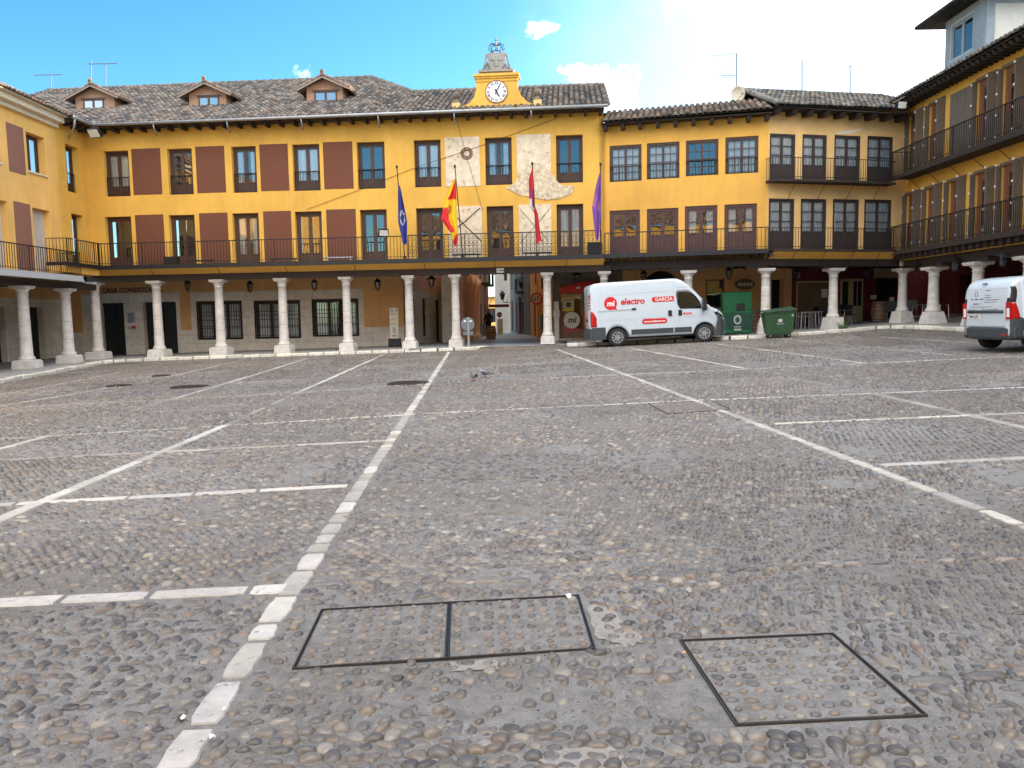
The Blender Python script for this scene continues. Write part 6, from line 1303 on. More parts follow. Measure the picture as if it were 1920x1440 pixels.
for (x, y, Y, l) in ((942, 562, 58, 'wall lantern on the narrow white house in the side street'), (977, 540, 54, 'wall lantern on the grey house in the side street')):
    c = pxy(x, y, Y); t_ = top('lantern', l, 'lantern', local=True); t_.location = tuple(c); mb = MB(); mb.lathe([(.1, 0), (.2, .4), (.24, .42), (.05, .65), (.02, .7)], (0, 0, 0), 6); mb.tube([(0, 0, 0), (.1, 0, -.2), (.6, .1, -.2)], .03, 5); obj('frame', mb, M_iron, t_)
# floodlights
def flood(x, y, z, rz, tilt, m, label, s=.4):
    t_ = top('floodlight', label, 'floodlight', local=True); t_.location = (x, y, z); t_.rotation_euler = (tilt, 0, rz)
    mb = MB(); mb.box(-s/2, s/2, -.06, .08, -s*.36, s*.36)
    for k in range(5): mb.box(-s/2+.04+k*s*.2, -s/2+.06+k*s*.2, .08, .12, -s*.3, s*.3)
    mb.tube([(-s/2-.02, .02, 0), (-s/2-.02, .16, -.2), (s/2+.02, .16, -.2), (s/2+.02, .02, 0)], .012, 5); obj('housing', mb, M_blk, t_)
    mb = MB(); mb.box(-s/2+.03, s/2-.03, -.066, -.061, -s*.36+.03, s*.36-.03); obj('lens', mb, m, t_)
M_lens = mat('frosted_lens', (.75, .74, .68), rough=.3)
c = FB.P(.45, *(9.72, .6)[:1], .62); c = pxy(177, 249, 33.4); flood(c[0], c[1], c[2], R(-12), R(35), M_lens, 'grey floodlight under the eaves at the left inner corner', .55)
c = pxy(1690, 197, 31.6); flood(c[0], c[1], c[2], R(12), R(12), M_lens, 'white faced floodlight under the eaves at the right inner corner', .42)
c = pxy(719, 436, 32.8); flood(c[0], c[1], c[2], R(20), R(25), M_lens, 'black floodlight on the town hall balcony railing', .42)
# loudspeakers / planter boxes on the balcony
for (x, y, l, w, h) in ((322, 488, 'black loudspeaker box on the town hall balcony near the second door', .55, .34), (1115, 471, 'black quilted loudspeaker at the right end of the town hall balcony', .62, .5)):
    r = FB.px(x, y, .5); t_ = top('loudspeaker', l, 'loudspeaker', FB.P(r[0], 4.03, .5)); mb = MB(); FB.box(mb, r[0]-w/2, r[0]+w/2, 4.035, 4.035+h, .3, .7); FB.box(mb, r[0]-w/2+.04, r[0]+w/2-.04, 4.08, 4.0+h, .7, .715); obj('cabinet', mb, M_blk, t_)
for i, x in enumerate((375, 532, 636, 875, 1008)):
    r = FB.px(x, 488, .6); n_ = ['second', 'third', 'fourth', 'first', 'second'][i]; t_ = top('floor_lamp_bar', 'low metal light bar on the town hall balcony below the %s %s' % (n_, 'maroon panel' if i < 3 else 'stone panel'), 'light bar', FB.P(r[0], 4.03, .6)); mb = MB(); FB.box(mb, r[0]-.6, r[0]+.6, 4.13, 4.2, .56, .64); [FB.box(mb, r[0]+a-.02, r[0]+a+.02, 4.035, 4.13, .58, .62) for a in (-.5, .5)]; obj('bar', mb, M_lgrey if i == 2 else M_blk, t_)
M_mast = mat('weathered_mast_metal', (.12, .14, .16), rough=.6)
# antennas
def antenna(x, ytop, ybot, Y, label, kind=0):
    a = pxy(x, ybot, Y); b = pxy(x, ytop, Y); t_ = top('antenna', label, 'antenna', tuple(a)); mb = MB(); mb.tube([a, b], .03, 5); obj('mast', mb, M_mast, t_)
    mb = MB(); L = b-a
    if kind == 1: mb.tube([b+np.array([-1., 0, -.1]), b+np.array([.7, 0, -.1])], .02, 4); [mb.tube([b+np.array([-.9+k*.22, -.2, -.1]), b+np.array([-.9+k*.22, .2, -.1])], .01, 4) for k in range(7)]
    if kind == 2:
        m_ = b-np.array([0, 0, 1.0]); mb.tube([m_+np.array([-.7, 0, 0]), m_], .015, 4); [mb.tube([m_+np.array([-.1-k*.12, 0, -.28+.02*k]), m_+np.array([-.16-k*.12, 0, .28-.02*k])], .012, 4) for k in range(5)]; mb.tube([m_+np.array([-.7, 0, 0]), m_+np.array([-.8, 0, .12]), m_+np.array([-.6, 0, .2])], .012, 4)
        mb.tube([b, b+np.array([-1.1, 0, -.1])], .012, 4)
    if kind == 3:
        m_ = b-np.array([0, 0, .1]);  mb.tube([m_+np.array([-.35, 0, .0]), m_+np.array([.2, 0, .05])], .012, 4)
    if kind: obj_split('element', mb, M_mast, t_)
antenna(96, 137, 170, 46, 'small cross-shaped television antenna on the left roof', 1); antenna(171, 113, 160, 45, 'thin mast antenna behind the left dormer', 0); antenna(198, 116, 160, 45, 'television antenna with side elements right of the left dormer', 1)
antenna(1381, 100, 178, 37.2, 'tall yagi antenna beside the satellite dish', 2); antenna(1504, 113, 176, 37, 'thin plain antenna rod on the right corner roof', 0); antenna(1594, 122, 176, 37, 'television antenna with long crossbars on the right corner roof', 3)
a = pxy(1384, 176, 34.3); t_ = top('satellite_dish', 'pale round satellite dish on the roof edge between the two right houses', 'satellite dish', local=True); t_.location = tuple(a); t_.rotation_euler = (R(8), 0, R(10)); mb = MB(); mb.smooth = True; mb.lathe([(.01, .08), (.15, .06), (.28, .02), (.33, -.02), (.33, 0), (.28, .04), (.01, .1)], (0, 0, 0), 24, axis='Y'); obj('reflector', mb, M_crn, t_); mb = MB(); mb.tube([(0, .05, -.3), (0, -.4, -.05)], .012, 5); mb.box(-.04, .04, -.46, -.38, -.08, 0); mb.tube([(0, .1, -.7), (0, .1, .1)], .02, 5); obj('arm', mb, M_gal, t_)
# flags
def flagpole(xb, yb, xt, yt, label):
    a = FB.px(xb, yb, .80); A = np.array(FB.P(a[0], 4.05, .80)); 
    d = ray(xt, yt); B_ = EYE+d*((A[1]-.55)/d[1]); t_ = top('flagpole', label, 'flagpole', tuple(A), group='flagpoles on the town hall balcony'); mb = MB(); mb.tube([A, B_], .022, 6); mb.sphere(B_, .05, 8, 6, (1, 1, 1.6)); mb.box(A[0]-.06, A[0]+.06, A[1]-.06, A[1]+.06, A[2]-.02, A[2]+.1); obj('pole', mb, M_iron, t_); return A, B_
def flagmat(name, fn):
    m = bpy.data.materials.new(name); m.use_nodes = True; t = m.node_tree; b = t.nodes['Principled BSDF']; b.inputs['Roughness'].default_value = .8; at = t.nodes.new('ShaderNodeVertexColor'); at.layer_name = 'tint'; t.links.new(at.outputs[0], b.inputs['Base Color']); return m
M_flag = flagmat('flag_cloth', None)
def flag(A, B_, u0, label, cols, out, name='flag', emblem=None):
    """cloth hanging from the pole; cols(s,t) colour; outline out(t)->(x0,x1) metres relative to pole point, t down from attachment"""
    t_ = top(name, label, 'flag', tuple(B_)); mb = MB(); mb.smooth = True; nu, nv = 18, 46; H = out['h']; P0 = A+(B_-A)*u0; idx = []
    random.seed(hash(label) % 100 if False else len(label))
    for j in range(nv+1):
        tv = j/nv; row = []
        x0, x1 = np.interp(tv, out['t'], out['x0']), np.interp(tv, out['t'], out['x1'])
        for i in range(nu+1):
            s = i/nu; fold = .07*math.sin(s*math.pi*out.get('f', 3)+tv*2)*min(1, tv*3+.2); mb.ct = cols(s, tv); mb.ct = tuple(c+1e-5 for c in mb.ct)
            row.append(mb.V((P0[0]+x0+(x1-x0)*s, P0[1]-.05+fold, P0[2]-H*tv-.06*math.sin(s*7)*tv)))
        idx.append(row)
    for j in range(nv):
        for i in range(nu): mb.F(idx[j][i], idx[j][i+1], idx[j+1][i+1], idx[j+1][i])
    obj('cloth', mb, M_flag, t_)
Re, Ye, Bl, Pu, Wh = (.60, .015, .02), (.75, .50, .01), (.028, .035, .22), (.20, .07, .36), (.6, .58, .6)
A, B_ = flagpole(759, 488, 744, 313, 'leftmost black flagpole with the blue flag')
stars = [(.5+.22*math.cos(k*math.pi/6), .55+.11*math.sin(k*math.pi/6)) for k in range(12)]
flag(A, B_, .80, 'drooping blue flag with small pale stars on the leftmost pole', lambda s, t: Wh if any((s-a)**2+((t-b)*1.9)**2 < .0022 for a, b in stars) else Bl, dict(h=2.45, t=[0, .1, .6, 1], x0=[0, -.02, -.06, .12], x1=[.06, .12, .34, .30]), name='flag')
A, B_ = flagpole(868, 488, 853, 312, 'black flagpole carrying the red and yellow flag')
def spain(s, t):
    q = s*.8+.1*math.sin(t*4)
    if t < .06: return Re
    v = (1-s)*.9-(.0)+t*.0
    if (s-.45)**2*1.2+(t-.47)**2*2.6 < .018: return (.40, .07, .03) if (int(s*22)+int(t*50)) % 2 else (.62, .35, .02)
    k = s+.42*(t-.5)   # bands slide diagonally across the hanging cloth
    return Re if k < .17 or k > .86 else (Ye if True else Re)
def spain2(s, t):
    if (s-.5)**2*1.0+(t-.46)**2*3.2 < .016: return (.38, .05, .03) if (int(s*26)+int(t*60)) % 2 else (.6, .3, .03)
    if t < .42: return Re if s > .55+(.1-t)*1.5 and t < .32 else Ye
    if t < .80: return Ye if s > .48+(t-.6)*.2 else Re
    return Re if t > .84-.1*(s-.8) else Ye
flag(A, B_, .87, 'red and yellow flag with a crest, the widest one, on the second pole', spain2, dict(h=2.75, t=[0, .1, .3, .6, .8, 1], x0=[-.04, -.22, -.48, -.66, -.28, -.14], x1=[.0, .0, .0, .02, .03, .0], f=4))
A, B_ = flagpole(1007, 486, 998, 307, 'black flagpole carrying the narrow dark red flag')
flag(A, B_, .95, 'narrow furled dark red and white flag on the third pole', lambda s, t: (Wh if .40 < t < .55 and s < .5 else ((.35, .02, .12) if .28 < t < .42 and s < .6 else ((.45, .015, .02) if t < .3 or t > .55 else (.12, .015, .02)))), dict(h=3.0, t=[0, .15, .5, .6, .9, 1], x0=[-.02, -.16, -.15, .05, .12, .08], x1=[0, .05, .08, .2, .30, .38], f=2))
A, B_ = flagpole(1126, 484, 1126, 308, 'rightmost black flagpole with the purple flag')
flag(A, B_, .90, 'purple flag with a small gold crest on the rightmost pole', lambda s, t: ((.5, .22, .12) if (s-.75)**2+(t-.5)**2*4 < .02 and (int(s*20)+int(t*50)) % 2 else ((.45, .12, .28) if (s < .3 and .3 < t < .5) else Pu)), dict(h=2.7, t=[0, .15, .5, .7, 1], x0=[-.05, -.17, -.36, -.30, -.2], x1=[0, 0, .0, -.04, -.12], f=3))
# aluminium tables stacked and chairs
def table(x, y, z, rz, label, h=.75, grp='stacked aluminium terrace tables'):
    t_ = top('terrace_table', label, 'table', local=True, group=grp); mb = MB(); mb.box(-.35, .35, -.35, .35, h-.03, h); obj('table_top', mb, M_alu, t_)
    for a, b in ((-1, -1), (1, -1), (1, 1), (-1, 1)): mb = MB(); mb.tube([(a*.3, b*.3, h-.03), (a*.33, b*.33, .0)], .02, 8); obj('leg', mb, M_alu, t_)
    t_.location = (x, y, z); t_.rotation_euler = (0, 0, rz)
for i in range(4): c = pxy(1506+i*9, 607, 34.3); table(c[0]+.0, 34.0+i*.25, onpave(c[0], 33)+.0, .1*i, ['leftmost', 'second', 'third', 'rightmost'][i]+' of the aluminium tables crowded before the brown board', .74+.0*i)
c = pxy(1738, 604, 33.3); table(c[0], 33.6, onpave(17, 33), .2, 'aluminium table left of the second right arcade column', .78, None); c = pxy(1760, 604, 33.6); table(c[0]+.1, 33.9, onpave(17, 33), .5, 'aluminium table right of the second right arcade column', .78, None)
def chair(x, y, z, rz, label):
    t_ = top('terrace_chair', label, 'chair', local=True, group='dark terrace chairs under the right arcade'); mb = MB(); mb.box(-.22, .22, -.22, .22, .43, .46); obj('seat', mb, M_blk, t_); mb = MB(); mb.box8([(-.22, .2, .48), (.22, .2, .48), (.22, .23, .48), (-.22, .23, .48), (-.21, .28, .92), (.21, .28, .92), (.21, .31, .92), (-.21, .31, .92)]); obj('backrest', mb, M_blk, t_)
    for a in (-1, 1):
        for b in (-1, 1): mb = MB(); mb.tube([(a*.2, b*.2, .44), (a*.23, b*.24, 0)], .014, 6); obj('leg', mb, M_alu, t_)
        mb = MB(); mb.tube([(a*.23, -.2, .44), (a*.24, -.2, .66), (a*.24, .2, .68), (a*.22, .24, .7)], .014, 6); obj('armrest', mb, M_alu, t_)
    t_.location = (x, y, z); t_.rotation_euler = (0, 0, rz)
for (x, Y, rz, l) in ((1540, 35.3, .3, 'dark chair behind the crowded aluminium tables'), (1550, 34.6, 2.2, 'dark chair just left of the middle right column'), (1582, 34.8, -1.2, 'dark chair right of the middle column before the cream door'), (1590, 35.6, .4, 'dark chair closest to the cream double door'), (1672, 35.2, 2.6, 'dark chair left of the corner column'), (1708, 34.6, -.6, 'dark chair right of the corner column')):
    c = pxy(x, 606, Y); chair(c[0], c[1], onpave(c[0], 33.5), rz, l)
mb = MB(); p = FD.P(3.3, 0, .62); t_ = top('weed', 'tuft of weeds growing at the base of the middle right column', 'plant', (p[0], p[1], onpave(p[0], p[1])-.02))
for k in range(60):
    a = random.uniform(0, 6.28); l = random.uniform(.12, .4); q = np.array([p[0]+random.uniform(-.25, .1), p[1]+random.uniform(-.05, .05), onpave(p[0], p[1])-.02]); tip = q+np.array([math.cos(a)*l*.5, math.sin(a)*l*.5, l]); mb.poly([q-np.array([.012, 0, 0]), q+np.array([.012, 0, 0]), tip])
obj('blade', mb, mat('weed_green', (.06, .11, .03), rough=.8), t_)
# pigeons
def pigeon(px_, py_, rz, label):
    p = gp(px_, py_); t_ = top('pigeon', label, 'pigeon', local=True); s = .95
    mb = MB(); mb.smooth = True
    sec = [(-.17, .13, .012, .008), (-.12, .12, .035, .02), (-.05, .12, .058, .05), (.02, .13, .066, .062), (.08, .15, .055, .06), (.115, .18, .036, .045), (.13, .215, .024, .028), (.14, .24, .026, .028), (.155, .25, .022, .022), (.172, .248, .008, .008)]
    rg = []
    for (x, z, a, b) in sec: rg.append([mb.V((x*s, a*s*math.cos(k*math.pi/5), z*s+b*s*math.sin(k*math.pi/5))) for k in range(10)])
    for a, b in zip(rg, rg[1:]):
        for k in range(10): mb.F(a[k], b[k], b[(k+1) % 10], a[(k+1) % 10])
    mb.F(*rg[0][::-1]); mb.F(*rg[-1]); obj('body', mb, mat('pigeon_grey', (.30, .32, .36), rough=.7, var=.3, vs=20), t_)
    mb = MB()
    for sg in (-1, 1): mb.prism([(.07*s, sg*.06*s, .17*s), (-.02*s, sg*.072*s, .18*s), (-.2*s, sg*.03*s, .12*s), (-.08*s, sg*.068*s, .09*s), (.04*s, sg*.068*s, .11*s)], (0, sg*.008, 0))
    mb.box(-.25*s, -.15*s, -.03*s, .03*s, .105*s, .12*s); obj('wing', mb, mat('pigeon_dark', (.05, .055, .07), rough=.7), t_)
    mb = MB(); [mb.tube([(0, sg*.025, .1*s), (.01, sg*.025, 0)], .006, 5) for sg in (-1, 1)]; mb.tube([(.17*s, 0, .247*s), (.2*s, 0, .237*s)], [.006, .002], 5); obj('legs_and_beak', mb, M_redl, t_)
    t_.location = tuple(p); t_.rotation_euler = (0, 0, rz)
pigeon(888, 715, R(250), 'left pigeon with white chest facing the viewer on the cobbles'); pigeon(909, 709, R(150), 'right pigeon with raised dark head and tail to the right')
# round and square metal covers
HATCH = []
def drain(x, y, r, label):
    p = gp(x, y); t_ = top('manhole_cover', label, 'manhole cover', (p[0], p[1], p[2])); mb = MB(); n = 28
    z = lambda a, b: float(G(a, b))
    T = [(p[0]+r*math.cos(k*2*math.pi/n), p[1]+r*math.sin(k*2*math.pi/n)) for k in range(n)]; mb.poly([(a, b, z(a, b)+.022) for a, b in T])
    for k in range(n): a, b = T[k], T[(k+1) % n]; mb.poly([(a[0], a[1], z(*a)-.01), (b[0], b[1], z(*b)-.01), (b[0], b[1], z(*b)+.022), (a[0], a[1], z(*a)+.022)])
    for k in range(-4, 5): w_ = math.sqrt(max(0, r*r*.8-(k*r*.2)**2)); mb.box(p[0]-w_, p[0]+w_, p[1]+k*r*.2-.012, p[1]+k*r*.2+.012, p[2]+.01, p[2]+.032)
    obj('lid', mb, mat('dark_cast_iron', (.055, .045, .04), rough=.6, metal=.4), t_); HATCH.append(('c', p[0], p[1], r+.02))
drain(223, 724, .33, 'dark round manhole cover nearest the left edge'); drain(355, 726, .46, 'large dark round manhole cover crossed by a stone strip on the left'); drain(765, 719, .48, 'dark round manhole cover beside the central stone strip'); drain(303, 705, .28, 'small dark round manhole cover farthest back on the left')
def inpoly(x, y, P):
    c = np.zeros(np.shape(x), bool); n = len(P)
    for i in range(n):
        x1, y1 = P[i]; x2, y2 = P[(i+1) % n]; c ^= ((y1 > y) != (y2 > y)) & (x < (x2-x1)*(y-y1)/(y2-y1+1e-12)+x1)
    return c
M_conc = mat('cover_mortar', (.215, .207, .197), rough=.85, var=.25, vs=9, bump=.5, bs=70, coord='World')
COV = []
def hatch(pts, label, div=None, sunk=.006, lab2=None):
    P = [gp(*q)[:2] for q in pts]; c = sum(P)/4; t_ = top('utility_hatch', label, 'utility cover', (c[0], c[1], float(G(*c)))); HATCH.append(('p', [tuple(c+(p-c)*(1+.035/np.linalg.norm(p-c)*1.4)) for p in P]))
    fr = MB(); z = float(G(*c))
    def edge(a, b, w=.02, h=.018, off=0):
        fr.beam((a[0], a[1], float(G(*a))+h/2-.004), (b[0], b[1], float(G(*b))+h/2-.004), w, h)
    for a, b in zip(P, P[1:]+P[:1]):
        d = (b-a)/np.linalg.norm(b-a); n = np.array([-d[1], d[0]]); n = n if (c-a)@n > 0 else -n
        edge(a-d*.003, b+d*.003, .006, .014); edge(a+n*.012+d*.01, b+n*.012-d*.01, .004, .010)
    cells = [P]
    if div:
        d0, d1 = gp(*div[0])[:2], gp(*div[1])[:2]; cells = [[P[0], d0, d1, P[3]], [d0, P[1], P[2], d1]]; n = np.array([.007, 0]); edge(d0-n, d1-n, .004); edge(d0+n, d1+n, .004)
    obj('frame', fr, mat('rusty_frame_iron', (.05, .04, .035), rough=.6, var=.5, vs=20, coord='World'), t_)
    for Q in cells:
        cc_ = sum(Q)/4; Q2 = [cc_+(q-cc_)*(1-.016/np.linalg.norm(q-cc_)) for q in Q]; mb = MB(); k = 18; jit_ = [[random.uniform(-1, 1) for _ in range(k+1)] for _ in range(4)]
        out_ = []
        for e in range(4):
            for i in range(k): out_.append(Q2[e]+(Q2[(e+1) % 4]-Q2[e])*i/k+(cc_-Q2[e])*(.006*abs(jit_[e][i])*(12 if i in (0, 1) and e in (2,) else 1)))
        mb.poly([(q[0], q[1], float(G(*q))+.004) for q in out_]); 
        for a, b in zip(out_, out_[1:]+out_[:1]): mb.poly([(a[0], a[1], float(G(*a))-.02), (b[0], b[1], float(G(*b))-.02), (b[0], b[1], float(G(*b))+.004), (a[0], a[1], float(G(*a))+.004)])
        cv = obj('cover', mb, M_mort, t_); COV.append((Q2, cv, t_))
        mb = MB(); mb.poly([(q[0], q[1], float(G(*q))-.001+.002) for q in Q]); obj('frame_shadow_gap', mb, M_blk, cv)
hatch([(603, 1145), (1085, 1118), (1116, 1218), (549, 1256)], 'double iron framed hatch filled with cobbles in the foreground', div=((843, 1131), (838, 1239)))
hatch([(1275, 1203), (1562, 1190), (1738, 1344), (1380, 1362)], 'single iron framed hatch filled with cobbles at the lower right')
hatch([(1215, 757), (1335, 752), (1370, 768), (1252, 777)], 'small dark hatch beside the transverse stone strip at mid distance')
# litter
def litter(x, y, s, label, m=None):
    p = gp(x, y); t_ = top('litter', label, 'litter', (p[0], p[1], p[2]+.01)); mb = MB(); n = 7
    pts = [(p[0]+s*math.cos(a)*random.uniform(.4, 1), p[1]+s*math.sin(a)*random.uniform(.4, 1), p[2]+random.uniform(.012, .026)) for a in np.linspace(0, 6.28, n+1)[:-1]]; c = (p[0], p[1], p[2]+.03)
    for i in range(n): mb.poly([pts[i], pts[(i+1) % n], c])
    obj('paper', mb, m or M_white, t_)
litter(1066, 1123, .026, 'crumpled white and blue wrapper at the far corner of the double hatch'); litter(345, 1353, .02, 'white scrap on the cobbles left of the central strip'); litter(398, 1390, .016, 'tiny white scrap between strip and cobbles at bottom left'); litter(421, 1338, .012, 'small white chip lying on a strip slab'); litter(1283, 1232, .016, 'orange cigarette butt by the left edge of the lower right hatch', M_ora)
litter(563, 675, .06, 'pale paper scrap lying near the left kerb') if False else None
# loose concrete patches
def patch_ground(name, pts, m):
    P = [gp(*q)[:2] for q in pts]; c = sum(P)/len(P); out_ = []
    for a, b in zip(P, P[1:]+P[:1]):
        for i in range(7): q = a+(b-a)*i/7; out_.append(q+(c-q)*random.uniform(-.08, .10))
    mb = MB(); mb.poly([(q[0], q[1], float(G(*q))+.005) for q in out_]); o = obj(name, mb, m); o['kind'] = 'structure'; return out_
M_lc = mat('light_concrete', (.33, .305, .28), rough=.9, var=.25, vs=14, bump=.6, bs=60, coord='World', stain=((.2, .18, .165), 18, .57))
patch_ground('concrete_patch', [(1098, 1140), (1140, 1133), (1165, 1165), (1210, 1200), (1190, 1215), (1120, 1200)], M_lc)
patch_ground('concrete_patch', [(1010, 1422), (1060, 1405), (1150, 1400), (1190, 1450), (1020, 1460)], M_lc); patch_ground('concrete_patch', [(845, 1243), (935, 1238), (936, 1256), (850, 1260)], M_lc)
# ------------------------------------------------------------------ the cobbles
DIRV = np.array([-.05, 1.]); DIRV /= np.linalg.norm(DIRV); PERP = np.array([DIRV[1], -DIRV[0]])
KP = [(a, b) for a, b in KL]+[(2.35, 33.0)]+KR[1:]
PLZ = [(KL[0][0], -3)]+KL+KR+[(16.1, -3)]
def vnoise(x, y, s, seed):
    r = np.random.default_rng(seed).random((64, 64)); X, Y = x/s+1000, y/s+1000; i, j = np.floor(X).astype(int), np.floor(Y).astype(int); u, v = X-i, Y-j; u = u*u*(3-2*u); v = v*v*(3-2*v); g = lambda a, b: r[a % 64, b % 64]
    return (g(i, j)*(1-u)+g(i+1, j)*u)*(1-v)+(g(i, j+1)*(1-u)+g(i+1, j+1)*u)*v
def scatter(y0, y1, p, seed):
    ys = np.arange(y0, y1, p*.88); C = []
    for r_, y in enumerate(ys):
        hw = .70*y*1.04+(4.0 if y < 10 else 2.5); xs_ = np.arange(-hw, hw, p); C.append(np.stack([xs_+(r_ % 2)*0.0, np.full(len(xs_), y)], 1))
    C = np.concatenate(C); return C
def build_cobbles(name, bands):
    global rng
    out_v, out_f, out_c = [], [], []; base = 0
    for (y0, y1, pitch, nr, ring) in bands:
        C = scatter(y0, y1, pitch, 1)
        n = len(C)
        # patches laid with different manners
        u, v = C@PERP, C@DIRV; cell = (np.floor((u+1.1)/2.7).astype(int)*7+np.floor(v/1.35+.15*np.sin(u)).astype(int)*13) % 23
        rs = np.random.default_rng(5); jitc = rs.choice([.10, .13, .18, .3, .42], 23); dens = rs.choice([.97, .98, .9, 1.0, .95], 23); szc = rs.uniform(.82, 1.14, 23); elo = rs.choice([1.15, 1.35, 1.6, 1.9], 23); ang = rs.choice([0, 0, .1, 1.57, .7], 23)
        jt = jitc[cell]
        P = PERP*((C[:, 0:1]))+DIRV*(C[:, 1:2])+rng.uniform(-1, 1, (n, 2))*jt[:, None]*pitch
        keep = rng.random(n) < dens[cell]*np.where(vnoise(P[:, 0], P[:, 1], .7, 3) < .16, .35, 1)
        if pitch < .04: keep = rng.random(n) < .6; P = P+rng.uniform(-.5, .5, (n, 2))*pitch
        for a, b, w in STR:
            d = b-a; L = np.linalg.norm(d); d = d/L; q = P-a; t_ = q@d; s_ = np.abs(q@np.array([-d[1], d[0]])); keep &= ~((t_ > -.02) & (t_ < L+.02) & (s_ < w+.016))
        keep &= inpoly(P[:, 0], P[:, 1], PLZ)
        for h in HATCH:
            if h[0] == 'c': keep &= (P[:, 0]-h[1])**2+(P[:, 1]-h[2])**2 > h[3]**2
            else: keep &= ~inpoly(P[:, 0], P[:, 1], h[1])
        P = P[keep]; cell = cell[keep]; n = len(P)
        big = vnoise(P[:, 0], P[:, 1], .5, 9)
        a = pitch*.39*szc[cell]*rng.uniform(.68, 1.25, n)*(.85+.4*big); e = elo[cell]*rng.uniform(.8, 1.15, n); sx = a/np.sqrt(e); sy = a*np.sqrt(e); sy = np.minimum(sy, pitch*.56)
        th = ang[cell]+rng.normal(0, .28, n)+np.where(jitc[cell] > .3, rng.uniform(-1.2, 1.2, n), 0)+math.pi/2*(rng.random(n) < .12)-.05
        h = rng.uniform(.36, .82, n)*sx; sink = rng.uniform(-.001, .004, n)
        # dome template
        V = [(0, 0, 1.)]; Fc = []
        for k in range(1, ring+1):
            f = k/ring
            for m_ in range(nr): g = 2*math.pi*m_/nr; V.append((math.sin(f*math.pi/2)*math.cos(g), math.sin(f*math.pi/2)*math.sin(g), math.cos(f*math.pi/2)))
        for m_ in range(nr): Fc.append((0, 1+m_, 1+(m_+1) % nr, 1+(m_+1) % nr))
        for k in range(ring-1):
            for m_ in range(nr): A = 1+k*nr; B2 = A+nr; Fc.append((A+m_, B2+m_, B2+(m_+1) % nr, A+(m_+1) % nr))
        V = np.array(V); nv = len(V)
        sh = 1+.16*rng.normal(0, 1, (n, 1))*np.cos(2*np.arctan2(V[:, 1], V[:, 0])+rng.uniform(0, 6, (n, 1)))+.09*np.cos(3*np.arctan2(V[:, 1], V[:, 0])+rng.uniform(0, 6, (n, 1)))
        sh[:, 0] = 0
        if pitch < .04: h = h*.7
        lx = V[:, 0]*sh*sx[:, None]; ly = V[:, 1]*sh*sy[:, None]; lz = V[:, 2]*(h[:, None])
        lz = lz*(1+.25*(lx/sx[:, None])*rng.normal(0, 1, (n, 1)))
        X = P[:, 0:1]+lx*np.cos(th)[:, None]-ly*np.sin(th)[:, None]; Y = P[:, 1:2]+lx*np.sin(th)[:, None]+ly*np.cos(th)[:, None]; Z = G(P[:, 0], P[:, 1])[:, None]+lz+.001-sink[:, None]; Z[:, -nr:] = Z[:, -nr:]-.006
        out_v.append(np.stack([X, Y, Z], -1).reshape(-1, 3)); F_ = np.array(Fc)[None]+(np.arange(n)*nv)[:, None, None]+base; out_f.append(F_.reshape(-1, 4)); base += n*nv
        pal = np.array([(.80, .80, .84), (.62, .62, .66), (1.0, .92, .84), (1.15, 1.0, .85), (.88, .74, .65), (1.45, 1.38, 1.25), (.74, .69, .66), (.5, .5, .54), (1.12, 1.1, 1.06), (1.2, .93, .72)]); w = np.array([.2, .14, .16, .07, .08, .05, .14, .07, .06, .03])
        c = pal[rng.choice(len(pal), n, p=w/w.sum())]*rng.uniform(.8, 1.15, (n, 1))
        tr = rs.uniform(.82, 1.15, 23)[cell][:, None]; c = (c*.72+.28*c.mean(1, keepdims=True))*tr
        out_c.append(np.repeat(np.concatenate([c, np.ones((n, 1))], 1)[:, None], nv, 1).reshape(-1, 4))
    Vv = np.concatenate(out_v); Ff = np.concatenate(out_f); Cc = np.concatenate(out_c); me = bpy.data.meshes.new(name)
    tri = Ff[:, 2] == Ff[:, 3]; cnt = np.where(tri, 3, 4); starts = np.concatenate([[0], np.cumsum(cnt)[:-1]]); lp = Ff.ravel()[~(np.stack([np.zeros_like(tri)]*3+[tri], 1).ravel())]
    me.vertices.add(len(Vv)); me.vertices.foreach_set('co', Vv.astype(np.float32).ravel()); me.loops.add(len(lp)); me.loops.foreach_set('vertex_index', lp.astype(np.int32)); me.polygons.add(len(cnt)); me.polygons.foreach_set('loop_start', starts.astype(np.int32)); me.polygons.foreach_set('loop_total', cnt.astype(np.int32)); me.polygons.foreach_set('use_smooth', np.ones(len(cnt), bool))
    me.update(calc_edges=True); at = me.color_attributes.new('tint', 'FLOAT_COLOR', 'POINT'); at.data.foreach_set('color', Cc.astype(np.float32).ravel()); me.materials.append(M_cob)
    o = bpy.data.objects.new(name, me); COL.objects.link(o); print(name, len(Vv)); return o
cb = build_cobbles('cobbles', [(.6, 5.6, .034, 5, 1), (.6, 5, .070, 10, 3), (5, 9.5, .072, 8, 2), (9.5, 17, .08, 6, 2), (17, 33.6, .11, 5, 1)])
tag(cb, 'grey and brown river cobbles set in mortar over the whole square', 'cobbles', kind='stuff')
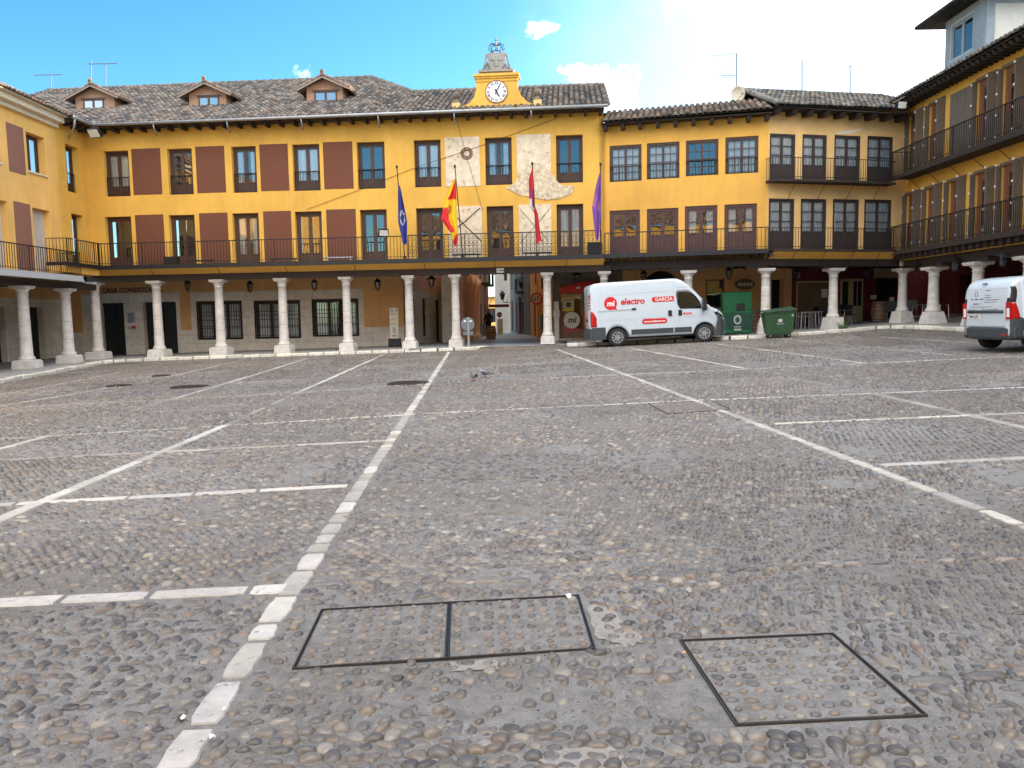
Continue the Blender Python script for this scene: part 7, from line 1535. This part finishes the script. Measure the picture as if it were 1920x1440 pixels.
def one_cobble(mb, x, y, a, b, h, th, z0=.0):
    c = random.choice([(.8, .8, .83), (.62, .62, .65), (1, .95, .9), (1.12, 1, .9), (.85, .74, .68), (1.3, 1.25, 1.15), (.72, .68, .65)]); q = random.uniform(.8, 1.2); mb.ct = tuple(v*q for v in c); z = float(G(x, y))+z0; mb.smooth = True
    nr, ring = 10, 4; t_ = mb.V((x, y, z+h)); rg = []; ph = random.uniform(0, 6)
    for k in range(1, ring+1):
        f = k/ring*math.pi/2; rg.append([mb.V((x+(a*math.sin(f)*math.cos(g)*(1+.1*math.cos(3*g+ph)))*math.cos(th)-b*math.sin(f)*math.sin(g)*math.sin(th), y+a*math.sin(f)*math.cos(g)*math.sin(th)+b*math.sin(f)*math.sin(g)*(1+.1*math.cos(2*g+ph))*math.cos(th), z+h*math.cos(f)-(.006 if k == ring else 0))) for g in [2*math.pi*m/nr for m in range(nr)]])
    for m in range(nr): mb.F(t_, rg[0][m], rg[0][(m+1) % nr])
    for A, B2 in zip(rg, rg[1:]):
        for m in range(nr): mb.F(A[m], B2[m], B2[(m+1) % nr], A[(m+1) % nr])
# larger cobbles lined up as dividing rows
mb = MB()
def brow(x0, y0, x1, y1, l=.16, w=.045, prob=.9):
    a = gp(x0, y0)[:2]; b = gp(x1, y1)[:2]; d = b-a; L = np.linalg.norm(d); d /= L; s = 0
    while s < L:
        ll = l*random.uniform(.6, 1.25)
        if random.random() < prob: q = a+d*(s+ll/2)+np.array([-d[1], d[0]])*random.uniform(-.012, .012); one_cobble(mb, q[0], q[1], ll*.47, w*random.uniform(.75, 1.1), .02, math.atan2(d[1], d[0])+random.uniform(-.08, .08))
        s += ll
brow(585, 1095, 1230, 1083, .17, .04); brow(1230, 1078, 1560, 1062, .12, .03, .6); brow(1480, 1062, 1980, 1046, .14, .022); brow(640, 972, 1180, 958, .12, .025, .6); brow(-40, 1400, 360, 1372, .12, .035, .7); brow(1180, 1262, 1270, 1258, .1, .03)
brow(905, 1262, 1100, 1268, .1, .04, .7); brow(1600, 1215, 1760, 1290, .14, .05, .9); brow(1690, 1285, 1900, 1262, .2, .05); brow(730, 905, 1180, 890, .1, .02, .5)
tag(obj('row_cobbles', mb, M_cob), 'larger elongated cobbles laid end to end as dividing rows in the paving', 'cobbles', kind='stuff')
for Q, cv, t_ in COV:
    mb = MB(); u = (Q[1]-Q[0]+Q[2]-Q[3])/2; v = (Q[3]-Q[0]+Q[2]-Q[1])/2; nu = max(3, int(np.linalg.norm(u)/.066)); nv = max(2, int(np.linalg.norm(v)/.062))
    for i in range(nu):
        for j in range(nv):
            if random.random() < .08: continue
            a, b = (i+.5+random.uniform(-.12, .12))/nu, (j+.5+random.uniform(-.12, .12))/nv; p = (Q[0]*(1-a)+Q[1]*a)*(1-b)+(Q[3]*(1-a)+Q[2]*a)*b; s = random.uniform(.6, 1.1); one_cobble(mb, p[0], p[1], .027*s, .022*s*random.uniform(.8, 1.3), .012, random.uniform(-.6, .6), .004)
    o = obj('cobbles', mb, M_cob, cv); o['kind'] = 'stuff'
